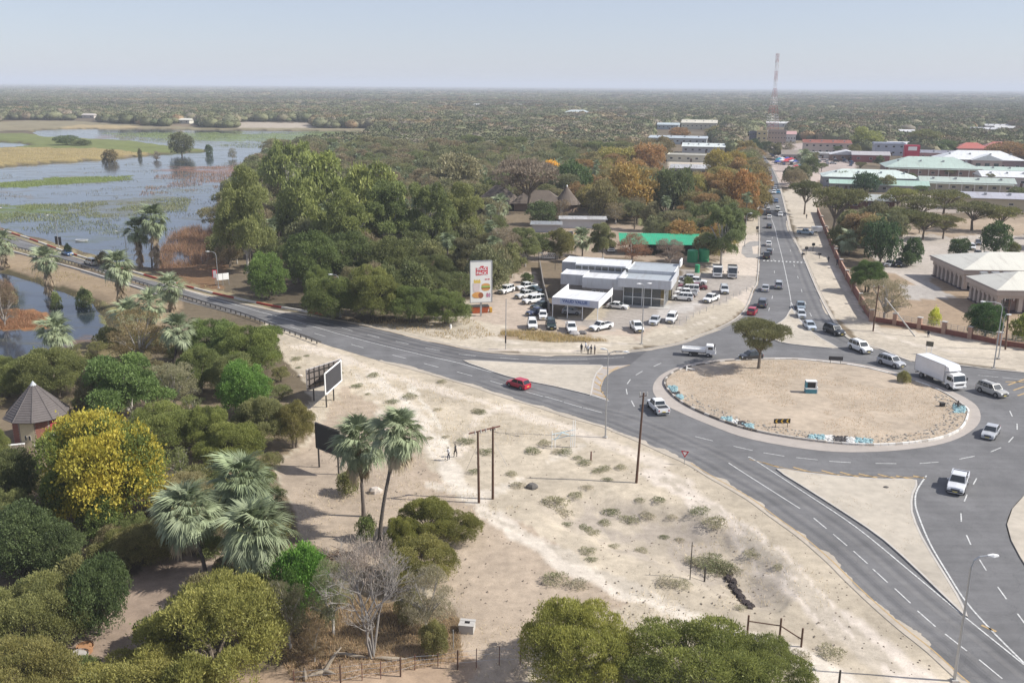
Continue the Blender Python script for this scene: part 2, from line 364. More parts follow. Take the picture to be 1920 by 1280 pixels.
# worn foot and wheel tracks
for path, wd, c in [
 ([(700, 700), (770, 770), (830, 850), (880, 930), (950, 985), (1060, 1050), (1150, 1100), (1300, 1160), (1480, 1230), (1700, 1340)], 1.5, (.62, .56, .48)),
 ([(1230, 885), (1330, 950), (1420, 1020), (1510, 1110), (1620, 1200), (1760, 1320)], 2.0, (.60, .53, .46)),
 ([(560, 650), (640, 672), (760, 712), (900, 752), (1080, 808), (1230, 868)], 1.5, (.58, .51, .43)),
 ([(860, 850), (900, 780), (960, 762)], .8, (.58, .51, .43)),
 ([(640, 606), (760, 640), (900, 655), (1100, 657)], .8, (.57, .50, .43)),
 ([(1250, 900), (1345, 968), (1440, 1050), (1540, 1150), (1660, 1270)], .35, (.40, .35, .28)), ([(1265, 895), (1360, 962), (1455, 1040), (1555, 1135), (1680, 1255)], .35, (.40, .35, .28)), ([(905, 962), (985, 1000), (1110, 1065), (1230, 1125), (1400, 1190)], .3, (.42, .37, .30)), ([(760, 712), (820, 790), (845, 850)], .4, (.60, .55, .47)), ([(1100, 830), (1000, 880), (905, 930), (800, 905)], .5, (.56, .50, .42)), ([(640, 672), (700, 740), (720, 800)], .5, (.56, .50, .42)), ([(880, 625), (1000, 645), (1200, 640), (1340, 595)], .5, (.55, .49, .41)), ([(1560, 500), (1600, 560), (1660, 628), (1800, 660)], .6, (.55, .49, .42)),
 ([(260, 1230), (300, 1150), (360, 1090), (420, 1040)], .9, (.36, .29, .23))]:
    P = GP(spline(path, 5)); d = seg_dist(GX, GY, P, False) + (fbm(GX, GY, 2.5, 41) - .5) * 2.6
    t = np.clip(1 - d / wd, 0, 1)[:, None]; t = np.clip(t * 2.2, 0, .8); base = base * (1 - t) + np.array(c) * t
# grey rubble of the old embankment
t = (np.clip(seg_dist(GX, GY, HOLLOW) / 3, 0, 1) * inpoly(GX, GY, HOLLOW) * (.35 + .65 * (fbm(GX, GY, 2.2, 51) > .45)))[:, None]
base = base * (1 - .75 * t) + np.array([.34, .295, .25]) * .75 * t
wetm = ((GZ < -.6) & ~inpoly(GX, GY, [(-6, 60), (45, 60), (45, 108), (-6, 108)]))[:, None]; base = np.where(wetm, np.array([.10, .085, .045]), base)
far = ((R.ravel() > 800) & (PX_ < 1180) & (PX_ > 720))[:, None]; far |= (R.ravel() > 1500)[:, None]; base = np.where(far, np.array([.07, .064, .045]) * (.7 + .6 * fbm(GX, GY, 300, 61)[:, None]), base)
idx = (np.arange(nR - 1)[:, None] * nA + np.arange(nA - 1)[None, :]).ravel()
gf = np.stack([idx, idx + 1, idx + 1 + nA, idx + nA], 1)[:, ::-1]
gm, nt, n, l, b = newmat('ground')
at = n.new('ShaderNodeAttribute'); at.attribute_name = 'albedo'; geo = n.new('ShaderNodeNewGeometry')
t1 = noise_node(n, l, .8, 6, geo.outputs['Position'], .65); t2 = noise_node(n, l, 6, 4, geo.outputs['Position'], .7); t3 = noise_node(n, l, .12, 3, geo.outputs['Position'])
vor = n.new('ShaderNodeTexVoronoi'); vor.inputs['Scale'].default_value = 1.6; l.new(geo.outputs['Position'], vor.inputs['Vector'])
f1 = maprange(n, l, t1.outputs[0], .3, .7, .78, 1.16); f2 = maprange(n, l, t2.outputs[0], .3, .7, .88, 1.10); f3 = maprange(n, l, t3.outputs[0], .3, .7, .92, 1.08)
f4 = maprange(n, l, vor.outputs['Distance'], .03, .17, .80, 1.0)
msk = maprange(n, l, t1.outputs[0], .47, .57, 0.0, 1.0)
mm = n.new('ShaderNodeMix'); mm.data_type = 'FLOAT'; mm.inputs[2].default_value = 1.0; l.new(msk, mm.inputs[0]); l.new(f4, mm.inputs[3])
def mul(a, b_):
    q = n.new('ShaderNodeMath'); q.operation = 'MULTIPLY'; l.new(a, q.inputs[0]); l.new(b_, q.inputs[1]); return q.outputs[0]
fac = mul(mul(f1, f2), mul(f3, mm.outputs[0]))
l.new(mulcol(n, l, at.outputs['Color'], fac), b.inputs['Base Color']); b.inputs['Roughness'].default_value = .95; b.inputs['Specular IOR Level'].default_value = .15
bp = n.new('ShaderNodeBump'); bp.inputs['Strength'].default_value = .4; bp.inputs['Distance'].default_value = .08
l.new(mul(t1.outputs[0], t2.outputs[0]), bp.inputs['Height']); l.new(bp.outputs[0], b.inputs['Normal'])
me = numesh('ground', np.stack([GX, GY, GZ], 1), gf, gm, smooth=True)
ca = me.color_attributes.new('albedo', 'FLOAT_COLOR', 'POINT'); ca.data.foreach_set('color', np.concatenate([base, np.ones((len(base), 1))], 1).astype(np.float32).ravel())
tag(link('ground', me), kind='structure')

# ------------------------------------------------------------------ water with floating weed
sel = (PX_ < 760) & (PY_ > 228) & (PY_ < 770) & (A.ravel() < -.05)
ok = sel[gf].all(1); wf = gf[ok]; used, inv = np.unique(wf, return_inverse=True); wf = inv.reshape(wf.shape)
X, Y = GX[used], GY[used]; px, py = PXA(X, Y, WZ)
wxx = px + (fbm(X, Y, 14, 71) - .5) * 60; wyy = py + (fbm(X, Y, 14, 72) - .5) * 12
weed = np.zeros((len(X), 4)); weed[:, :3] = (.12, .115, .075)
for poly, c, a_ in [
 ([(-300, 342), (0, 343), (120, 333), (245, 330), (250, 338), (120, 345), (0, 353), (-300, 358)], (.13, .16, .05), .95),
 ([(-300, 385), (0, 385), (120, 384), (130, 408), (0, 415), (-300, 420)], (.12, .15, .05), .72),
 ([(120, 385), (230, 372), (360, 370), (350, 392), (220, 408), (130, 410)], (.13, .125, .07), .66),
 ([(30, 400), (200, 405), (300, 420), (240, 470), (100, 440), (0, 425)], (.11, .13, .07), .50),
 ([(300, 318), (400, 312), (500, 306), (480, 325), (350, 322)], (.22, .13, .10), .68),
 ([(400, 328), (470, 326), (450, 348), (390, 340)], (.22, .14, .10), .62),
 ([(260, 352), (440, 342), (430, 366), (300, 372)], (.14, .14, .07), .55),
 ([(60, 325), (190, 318), (190, 330), (60, 333)], (.17, .14, .09), .50),
 ([(0, 355), (60, 358), (60, 372), (0, 372)], (.18, .14, .10), .55),
 ([(180, 250), (700, 248), (700, 262), (500, 268), (380, 264), (260, 258)], (.15, .19, .07), .72),
 ([(180, 254), (260, 256), (270, 262), (190, 262)], (.2, .12, .09), .6),
 ([(230, 262), (400, 262), (480, 278), (400, 282), (300, 274)], (.16, .15, .08), .5),
 ([(-60, 585), (40, 578), (88, 588), (85, 615), (20, 620), (-60, 620)], (.26, .13, .06), .97),
 ([(-60, 520), (20, 535), (25, 570), (-60, 575)], (.16, .10, .07), .8),
 ([(150, 625), (215, 640), (150, 665), (60, 690), (70, 660)], (.19, .12, .07), .62),
 ([(170, 560), (260, 590), (260, 640), (200, 640), (180, 600)], (.16, .16, .07), .8)]:
    m = inpoly(wxx, wyy, poly); weed[m, :3] = c; weed[m, 3] = a_
weed[:, 3] = np.clip(np.maximum(weed[:, 3], .46) - .04 * (weed[:, 3] > .5), 0, 1)
wm, nt, n, l, b = newmat('water')
at = n.new('ShaderNodeAttribute'); at.attribute_name = 'weed'; geo = n.new('ShaderNodeNewGeometry')
mp = n.new('ShaderNodeMapping'); mp.inputs['Scale'].default_value = (.06, .16, 1); mp.inputs['Rotation'].default_value = (0, 0, .2); l.new(geo.outputs['Position'], mp.inputs['Vector'])
t1 = noise_node(n, l, 1, 9, mp.outputs[0], .68)
ad = n.new('ShaderNodeMath'); ad.operation = 'ADD'; l.new(t1.outputs[0], ad.inputs[0]); l.new(at.outputs['Alpha'], ad.inputs[1])
fac = maprange(n, l, ad.outputs[0], .98, 1.28, 0, .92)
t2 = noise_node(n, l, 2.2, 3, geo.outputs['Position']); bp = n.new('ShaderNodeBump'); bp.inputs['Strength'].default_value = .12; bp.inputs['Distance'].default_value = .02
l.new(t2.outputs[0], bp.inputs['Height']); l.new(bp.outputs[0], b.inputs['Normal'])
b.inputs['Base Color'].default_value = (.02, .03, .045, 1); b.inputs['Roughness'].default_value = .10; b.inputs['IOR'].default_value = 1.33; b.inputs['Specular IOR Level'].default_value = .9
wd = n.new('ShaderNodeBsdfDiffuse')
tf = noise_node(n, l, .9, 6, geo.outputs['Position'], .7); l.new(mulcol(n, l, at.outputs['Color'], maprange(n, l, tf.outputs[0], .3, .7, .6, 1.4)), wd.inputs[0])
mx = n.new('ShaderNodeMixShader'); l.new(fac, mx.inputs[0]); l.new(b.outputs[0], mx.inputs[1]); l.new(wd.outputs[0], mx.inputs[2]); l.new(mx.outputs[0], n['Material Output'].inputs['Surface'])
me = numesh('river_water', np.stack([X, Y, np.full(len(X), WZ)], 1), wf, wm, smooth=True)
ca = me.color_attributes.new('weed', 'FLOAT_COLOR', 'POINT'); ca.data.foreach_set('color', weed.astype(np.float32).ravel())
tag(link('river_water', me), kind='structure')
# ------------------------------------------------------------------ roads
def asphalt(name, c, patch=.10):
    m, nt, n, l, b = newmat(name); geo = n.new('ShaderNodeNewGeometry')
    t1 = noise_node(n, l, .35, 5, geo.outputs['Position'], .6); t2 = noise_node(n, l, 9, 3, geo.outputs['Position'], .7)
    mp = n.new('ShaderNodeMapping'); mp.inputs['Rotation'].default_value = (0, 0, .55); mp.inputs['Scale'].default_value = (.03, .9, 1); l.new(geo.outputs['Position'], mp.inputs['Vector'])
    t3 = noise_node(n, l, 1, 4, mp.outputs[0], .6)
    q = n.new('ShaderNodeMath'); q.operation = 'MULTIPLY'; l.new(maprange(n, l, t1.outputs[0], .3, .7, 1 - patch, 1 + patch), q.inputs[0]); l.new(maprange(n, l, t2.outputs[0], .3, .7, .88, 1.12), q.inputs[1])
    q2 = n.new('ShaderNodeMath'); q2.operation = 'MULTIPLY'; l.new(q.outputs[0], q2.inputs[0]); l.new(maprange(n, l, t3.outputs[0], .3, .7, .90, 1.10), q2.inputs[1])
    l.new(mulcol(n, l, c, q2.outputs[0]), b.inputs['Base Color']); b.inputs['Roughness'].default_value = .8; b.inputs['Specular IOR Level'].default_value = .3
    v = n.new('ShaderNodeTexVoronoi'); v.feature = 'DISTANCE_TO_EDGE'; v.inputs['Scale'].default_value = .11; wv = n.new('ShaderNodeVectorMath'); wv.operation = 'ADD'; sc = n.new('ShaderNodeVectorMath'); sc.operation = 'SCALE'; sc.inputs['Scale'].default_value = 5.0; l.new(t1.outputs['Color'], sc.inputs[0]); l.new(geo.outputs['Position'], wv.inputs[0]); l.new(sc.outputs[0], wv.inputs[1]); l.new(wv.outputs[0], v.inputs['Vector'])
    q3 = n.new('ShaderNodeMath'); q3.operation = 'MULTIPLY'; l.new(q2.outputs[0], q3.inputs[0]); l.new(maprange(n, l, v.outputs['Distance'], .003, .008, .86, 1.0), q3.inputs[1])
    ts = noise_node(n, l, .10, 6, geo.outputs['Position'], .75); q4 = n.new('ShaderNodeMath'); q4.operation = 'MULTIPLY'; l.new(q3.outputs[0], q4.inputs[0]); l.new(maprange(n, l, ts.outputs[0], .42, .66, .92, 1.22), q4.inputs[1])
    l.new(mulcol(n, l, c, q4.outputs[0]), b.inputs['Base Color'])
    bp = n.new('ShaderNodeBump'); bp.inputs['Strength'].default_value = .2; bp.inputs['Distance'].default_value = .02; l.new(t2.outputs[0], bp.inputs['Height']); l.new(bp.outputs[0], b.inputs['Normal']); return m
ASPH = asphalt('asphalt', (.138, .136, .137)); ASPHD = asphalt('darker_asphalt', (.098, .096, .099), .08); ASPHP = asphalt('paved_grey', (.27, .255, .24), .12)
mb = MB(); mb.poly(ROAD, 0, .02, ASPH); struct(mb, 'road_surface')
MID_A = [(-160, 410), (15, 447), (155, 487), (250, 517), (350, 545), (440, 571.5), (548, 601), (635, 626), (711, 646), (803, 668), (857, 680)]
mb = MB(); mb.poly(GP(spline(UP_A[:20], 4) + [(1216, 656), (1181, 684), (1112, 684), (1038, 683), (979, 680), (919, 677), (880, 676)] + spline(MID_A[:-1], 4)[::-1]), 0, .024, ASPHD); struct(mb, 'resurfaced_road_lanes')
# side turning and forecourt aprons
mb = MB()
mb.poly(GP([(1427, 452), (1405, 453), (1392, 462), (1390, 475), (1400, 483), (1427, 484), (1426, 476), (1412, 476), (1410, 462), (1427, 460)]), 0, .012, ASPHP); struct(mb, 'side_turning_pavement')
# sandy shoulders, kerbs and islands
SANDM = M('island_soil', (.38, .31, .235), .95, var=.28, scale=.9, bump=.4); SANDP = M('splitter_sand', (.41, .365, .30), .95, var=.24, scale=.8, bump=.3)
KERB = M('kerb_concrete', (.45, .42, .38), .85, var=.15, scale=1.5); APR = M('apron_concrete', (.36, .32, .285), .85, var=.14, scale=.9); KWHITE = M('kerb_white', (.66, .64, .60), .8, var=.25, scale=2)
def closed_spline(p, n=5):
    N = len(p); out = []
    for i in range(N):
        a, b_, c, d = p[i - 1], p[i], p[(i + 1) % N], p[(i + 2) % N]
        for k in range(n):
            t = k / n; out.append(tuple(.5 * (2 * b_[j] + (c[j] - a[j]) * t + (2 * a[j] - 5 * b_[j] + 4 * c[j] - d[j]) * t * t + (3 * b_[j] - a[j] - 3 * c[j] + d[j]) * t ** 3) for j in (0, 1)))
    return out
def inset(P, d):
    out = []; N = len(P); ar = sum(P[i][0] * P[(i + 1) % N][1] - P[(i + 1) % N][0] * P[i][1] for i in range(N)); s = 1 if ar > 0 else -1
    for i in range(N):
        a, b_, c = P[i - 1], P[i], P[(i + 1) % N]; tx, ty = c[0] - a[0], c[1] - a[1]; L = math.hypot(tx, ty) + 1e-9
        out.append((b_[0] - s * ty / L * d, b_[1] + s * tx / L * d))
    return out
AP = GP(closed_spline(APRON, 4)); IS = GP(closed_spline(ISLAND, 5))
mb = MB(); mb.poly(AP, 0, .05, APR); struct(mb, 'roundabout_apron_pavement')
mb = MB(); mb.poly(inset(IS, .25), .02, .22, SANDM)
isl = inset(IS, .25)
struct(mb, 'roundabout_island_ground')
def ring(P, w, z0, z1, m, name, joints=0, start=0, end=None, closed=True):
    """kerb run; each kerb stone is a piece of the run"""
    Q = inset(P, w) if closed else None; mbk = MB(); N = len(P); rg = range(start, end if end is not None else (N if closed else N - 1))
    for i in rg:
        a, b_ = P[i], P[(i + 1) % N]; c, d = Q[(i + 1) % N], Q[i]
        v = [(*a, z0), (*b_, z0), (*c, z0), (*d, z0), (*a, z1), (*b_, z1), (*c, z1), (*d, z1)]
        mbk.add(v, [(0, 1, 5, 4), (1, 2, 6, 5), (2, 3, 7, 6), (3, 0, 4, 7), (4, 5, 6, 7)], m)
    return mbk
kerb = empty('island_kerb', (0, 0, 0)); tag(kerb, kind='structure')
def resample(P, step, closed=True):
    Q = list(P) + ([P[0]] if closed else []); out = []; acc = 0; out.append(Q[0])
    for a, b_ in zip(Q[:-1], Q[1:]):
        L = math.hypot(b_[0] - a[0], b_[1] - a[1]); t = step - acc
        while t < L:
            out.append((a[0] + (b_[0] - a[0]) * t / L, a[1] + (b_[1] - a[1]) * t / L)); t += step
        acc = (acc + L) % step
    return out
IR = resample(IS, 1.0); cen = (sum(p[0] for p in IR) / len(IR), sum(p[1] for p in IR) / len(IR))
km = {}
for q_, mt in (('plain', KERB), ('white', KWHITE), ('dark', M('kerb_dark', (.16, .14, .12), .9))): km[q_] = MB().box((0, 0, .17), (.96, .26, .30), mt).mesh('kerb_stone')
for i, (x, y) in enumerate(IR):
    x2, y2 = IR[(i + 1) % len(IR)]; px, py = PXA(x, y); px = float(px); py = float(py)
    if math.hypot(x2 - x, y2 - y) > 1.5: continue
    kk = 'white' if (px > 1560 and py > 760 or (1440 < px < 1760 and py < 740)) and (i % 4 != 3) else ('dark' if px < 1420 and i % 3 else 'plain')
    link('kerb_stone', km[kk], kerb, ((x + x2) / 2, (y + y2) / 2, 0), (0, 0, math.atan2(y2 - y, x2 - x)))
for nm, poly in (('splitter_island_pavement', S1), ('splitter_island_pavement', S2), ('splitter_island_pavement', S3)):
    P = GP(closed_spline(poly, 2)); mb = MB(); mb.poly(P, 0, .14, SANDP, KERB); o = struct(mb, nm)
    k = ring(P, .22, .1, .155, KERB, nm).obj('kerb_line', o)
mb = MB(); mb.poly(GP(S1H), 0, .028, APR); struct(mb, 'painted_median_pavement')
ED = M('dusty_road_edge', (.27, .245, .215), .95, var=.25, scale=.7)
def strip(path, w, z, m, mbx=None, px=True, off=0.0):
    P = GP(path) if px else path; L = []; Rr = []
    for i, p in enumerate(P):
        a = P[max(i - 1, 0)]; c = P[min(i + 1, len(P) - 1)]; tx, ty = c[0] - a[0], c[1] - a[1]; q = math.hypot(tx, ty) + 1e-9
        nx, ny = -ty / q, tx / q; L.append((p[0] + nx * (w / 2 + off), p[1] + ny * (w / 2 + off), z)); Rr.append((p[0] - nx * (w / 2 - off), p[1] - ny * (w / 2 - off), z))
    mbx = mbx or MB()
    for i in range(len(P) - 1): mbx.quad(Rr[i], Rr[i + 1], L[i + 1], L[i], m)
    return mbx
e = strip(spline(UP_A[6:24], 4), 1.0, .034, ED); strip(spline(LOW_A[2:24], 4), .7, .034, ED, e); strip(spline(RT_ST[4:], 4), .9, .034, ED, e); struct(e, 'road_shoulder_dust')
TRK = asphalt('polished_track', (.156, .152, .150)); OIL = asphalt('oil_darkened', (.116, .114, .116)); tk = MB()
for path, sgn, offs in ((spline(LOW_A[2:22], 4), -1, (1.3, 2.9, 4.9, 6.5)), (spline(UP_A[4:17], 4), -1, (1.4, 3.0, 5.0, 6.6)), (spline(RT_ST[7:15], 4), -1, (1.4, 3.0))):
    for o_ in offs: strip(path, .55, .028, TRK, tk, off=sgn * o_)
    for k in range(0, len(offs), 2): strip(path, .5, .028, OIL, tk, off=sgn * (offs[k] + .8))
struct(tk, 'worn_wheel_tracks_road')
dr = random.Random(21); SDR = M('drifted_sand', (.40, .35, .285), .95, var=.2, scale=1.5); dm = MB()
for path, sgn in ((resample(GP(LOW_A[2:24]), 1.1, False) if 0 else spline(GP(LOW_A[2:24]), 14), -1), (spline(GP(UP_A[5:22]), 14), -1), (spline(GP(RT_ST[5:18]), 14), -1)):
    wv_ = [max(0, .25 + 1.5 * (vnoise([i * 1.0], [sgn * 3.0], 5.5, 4)[0] - .35) + dr.uniform(-.12, .12)) for i in range(len(path))]
    for i in range(len(path) - 1):
        a, b_ = path[i], path[i + 1]; q = math.hypot(b_[0] - a[0], b_[1] - a[1]) + 1e-9; nx, ny = -(b_[1] - a[1]) / q * sgn, (b_[0] - a[0]) / q * sgn
        P4 = [(a[0] - nx * .3, a[1] - ny * .3, .037), (b_[0] - nx * .3, b_[1] - ny * .3, .037), (b_[0] + nx * wv_[i + 1], b_[1] + ny * wv_[i + 1], .037), (a[0] + nx * wv_[i], a[1] + ny * wv_[i], .037)]; dm.quad(*(P4 if sgn > 0 else P4[::-1]), SDR)
struct(dm, 'drifted_sand_road_edge')
# kerb along the street and footpaths
kb = strip(spline(RT_ST[3:], 4), .25, .14, KERB, off=-.3); strip(spline(UP_A[17:31], 4), .25, .14, KERB, kb, off=.3); struct(kb, 'street_kerb')
# painted markings
def paint(name, c, wear=.35):
    m, nt, n, l, b = newmat(name); geo = n.new('ShaderNodeNewGeometry'); t = noise_node(n, l, 3.5, 6, geo.outputs['Position'], .75)
    mx = n.new('ShaderNodeMix'); mx.data_type = 'RGBA'; l.new(maprange(n, l, t.outputs[0], .42 - wear * .2, .60, .75, .0), mx.inputs[0])
    mx.inputs[6].default_value = (*c, 1); mx.inputs[7].default_value = (.16, .16, .16, 1); l.new(mx.outputs[2], b.inputs['Base Color']); b.inputs['Roughness'].default_value = .7; return m
PW = paint('white_road_paint', (.62, .62, .60)); PY = paint('yellow_road_paint', (.48, .32, .13), .9)
mk = MB()
def dashes(cs, ln, w=.15, z=.04):
    P = GP(cs)
    for i, p in enumerate(P):
        a = P[max(i - 1, 0)]; c = P[min(i + 1, len(P) - 1)]; an = math.atan2(c[1] - a[1], c[0] - a[0]); dx, dy = math.cos(an), math.sin(an)
        L = [(p[0] - dx * ln / 2, p[1] - dy * ln / 2), (p[0] + dx * ln / 2, p[1] + dy * ln / 2)]; strip(L, w, z, PW, mk, px=False)
dashes([(200, 513), (250, 525), (310, 538), (371, 549), (410, 556), (451, 563), (486, 573), (524, 584), (565, 594), (608, 605), (651, 617.6), (700, 630), (754, 642.5), (811, 655), (876, 666), (955, 672)], 3.2)
dashes([(470, 592), (510, 604), (555, 616), (600, 628), (670, 649), (749, 669), (808.5, 685), (871, 701), (934, 718.6), (1002.5, 739), (1038, 748), (1074, 759), (1111, 769)], 3.4)
dashes([(1320, 822.5), (1393, 840.5), (1451, 852), (1513, 860), (1575, 866), (1661, 869), (1742, 867.5), (1813, 858), (1867.5, 843), (1895.6, 824), (1907, 800), (1895.6, 775.6)], 2.6)
dashes([(1852.5, 705.5), (1899, 710), (1950, 716)], 3); dashes([(1186.6, 756.6), (1175, 734), (1179, 715.6), (1198.5, 699.6), (1232.6, 684)], 2.6)
dashes([(1537.5, 981), (1575, 1012), (1613, 1044.5), (1650, 1079), (1692, 1116.6), (1736.8, 1159.6), (1792, 1204), (1857, 1254), (1920, 1310)], 2.6, .14)
dashes([(1828, 902.5), (1810.6, 933.5), (1802, 970), (1816, 1012), (1842.6, 1059), (1878.7, 1111.5), (1917, 1163)], 2.2, .14)
dashes([(1437, 602), (1442, 580), (1448, 557.5), (1452, 535), (1452, 510), (1451, 488), (1450, 468), (1448, 446), (1446, 424)], 3.2, .14); dashes([(1520, 590), (1510, 568), (1503, 545), (1496, 520), (1489, 498), (1482, 470)], 3.2, .14)
for path, w in [(MID_A + [(900, 692), (949, 704), (1038, 723), (1109, 741), (1142, 752)], .18), ([(1366, 868), (1400, 890), (1499.7, 953.4)], .15), ([(1404, 858), (1414, 862), (1503, 920), (1606, 989), (1709, 1073), (1812, 1159), (1920, 1246)], .16),
    ([(1737, 891.5), (1719.6, 919), (1716, 940), (1721, 964), (1743.6, 1018.7), (1778, 1077), (1812, 1129), (1864, 1187), (1920, 1243)], .18), ([(1012, 673.5), (1080, 673.5), (1170, 670)], .13),
    ([(1428, 360), (1440, 395), (1452, 425), (1457.6, 448), (1467.5, 487), (1478.7, 540), (1483, 565)], .16), ([(1483, 565), (1481, 585), (1464.7, 603), (1448, 612)], .16), ([(1483, 565), (1491, 585), (1502, 602), (1520, 622)], .16)]:
    strip(spline(path, 5), w, .044, PW, mk)
struct(mk, 'white_lane_markings')
yk = MB()
strip(spline(LOW_A[2:14], 5), .14, .044, PY, yk, off=-.35)
strip(spline(UP_A[1:17], 4), .12, .044, PY, yk, off=-.4)
strip([(1405, 861), (1480, 880), (1560, 889), (1640, 893.5), (1736, 895)], .12, .044, PY, yk)
for a, b_ in [((1430, 867), (1460, 876)), ((1487, 876), (1520, 885)), ((1540, 882), (1574, 891.5)), ((1575, 885), (1610, 894.5)), ((1610, 888), (1645, 896)), ((1646, 889), (1682, 898)), ((1680, 892), (1712, 899)), ((1712, 892), (1736, 897)),
    ((1141, 697), (1160, 688)), ((1128, 715), (1118, 706)), ((1131, 702), (1120, 700)), ((1127, 724), (1115, 716)), ((1132, 736), (1112, 728)), ((1136, 745), (1112, 737)), ((1145, 692), (1130, 690)), ((1840, 1172), (1868, 1184)),
    ((1890, 722), (1930, 708)), ((1900, 732), (1945, 716)), ((1908, 742), (1960, 724)), ((1885, 716), (1920, 716))]:
    strip([a, b_], .30, .044, PY, yk)
strip(spline([(1181, 684), (1150, 695), (1133, 709), (1126, 730), (1140, 750)], 4), .14, .044, PY, yk)
struct(yk, 'yellow_road_markings')
pc = MB()
for i in range(12):
    x = 1431 + i * 7; strip([(x, 488.6 + i * .35), (x + 3.2, 488.8 + i * .35)], 1.6, .046, PW, pc)
struct(pc, 'pedestrian_crossing_markings')
# old yellow asphalt patches on the right-hand island corner
RI = GP([(2120, 880), (1960, 905), (1920, 929), (1897, 955), (1887, 984), (1895, 1014), (1912, 1046), (1925, 1066), (1990, 1150), (2120, 1290)]); mb = MB(); mb.poly(inset(RI, .05), 0, .14, SANDP, KERB); struct(mb, 'verge_corner_pavement')

# bridge side wall below the guardrail
BR = [(-160, 428), (0, 466), (60, 482), (150, 507), (230, 532), (262, 542), (330, 566)]
mb = MB(); P = GP(BR)
for a, b_ in zip(P[:-1], P[1:]):
    for (z0, z1, o) in ((-.05, .35, 0), (-.95, -.12, -.25), (-1.9, -1.0, .35)):
        an = math.atan2(b_[1] - a[1], b_[0] - a[0]); nx, ny = math.sin(an), -math.cos(an)
        L = math.hypot(b_[0] - a[0], b_[1] - a[1]); mb.box(((a[0] + b_[0]) / 2 + nx * o, (a[1] + b_[1]) / 2 + ny * o, (z0 + z1) / 2), (L - .03, .4, z1 - z0), CONC, an)
tag(mb.obj('bridge_edge_wall'), kind='structure')

# ------------------------------------------------------------------ vegetation kit
def rngn(seed): return np.random.default_rng(seed)
def unit(v): return v / (np.linalg.norm(v, axis=1, keepdims=True) + 1e-9)
def leaves(lobes, n, size, width, seed, up=.25, droop=0.0, outward=.5, fill=.25, low=-.35, jitter=.10):
    """cloud of rhombic leaf sprays spread through a set of lobes (centre, radii, weight, tone)"""
    r = rngn(seed); C = np.array([q[0] for q in lobes]); RR = np.array([q[1] for q in lobes])
    w = np.array([q[1][0] * q[1][1] + q[1][0] * q[1][2] for q in lobes]); w = w / w.sum(); tone = r.uniform(-.18, .18, len(lobes))
    k = r.choice(len(lobes), n, p=w); d = unit(r.normal(size=(n, 3))); flip = d[:, 2] < low; d[flip, 2] *= -1
    rad = np.where(r.random(n) < fill, r.uniform(.3, .95, n), r.uniform(.86, 1.08, n))
    # sub-clumps: pull directions towards random tuft axes
    NTF = 34; tufts = unit(r.normal(size=(len(lobes) * NTF, 3))).reshape(len(lobes), NTF, 3); tt = tufts[k, r.integers(0, NTF, n)]; tt[:, 2] = np.where(tt[:, 2] < low, -tt[:, 2], tt[:, 2])
    sp = r.random((n, 1)) < .62; d = np.where(sp, unit(tt + d * .22), d); rad = rad * np.where(sp[:, 0], 1.03, .95) * np.where(r.random(n) < .07, r.uniform(1.05, 1.35, n), 1)
    P = C[k] + d * RR[k] * rad[:, None] + r.normal(size=(n, 3)) * RR[k] * jitter * .5
    inside = np.zeros(n, bool)
    for i in range(len(lobes)): inside |= (k != i) & ((((P - C[i]) / RR[i]) ** 2).sum(1) < .55)
    keep = ~inside | (r.random(n) < .25); P = P[keep]; d = d[keep]; k = k[keep]; n = len(P)
    ax = unit(d * outward + r.normal(size=(n, 3)) * .55 + np.array([0, 0, up - droop])); s = unit(np.cross(ax, unit(r.normal(size=(n, 3)) + d * .3)))
    L = size * r.uniform(.6, 1.35, (n, 1)); W = width * r.uniform(.6, 1.3, (n, 1))
    V = np.stack([P, P + ax * L * .5 + s * W * .5, P + ax * L, P + ax * L * .5 - s * W * .5], 1).reshape(-1, 3)
    Fc = np.arange(n * 4).reshape(n, 4)
    var = np.clip(.5 + tone[k] + r.normal(size=n) * .16, 0, 1).repeat(4); return V, Fc, var
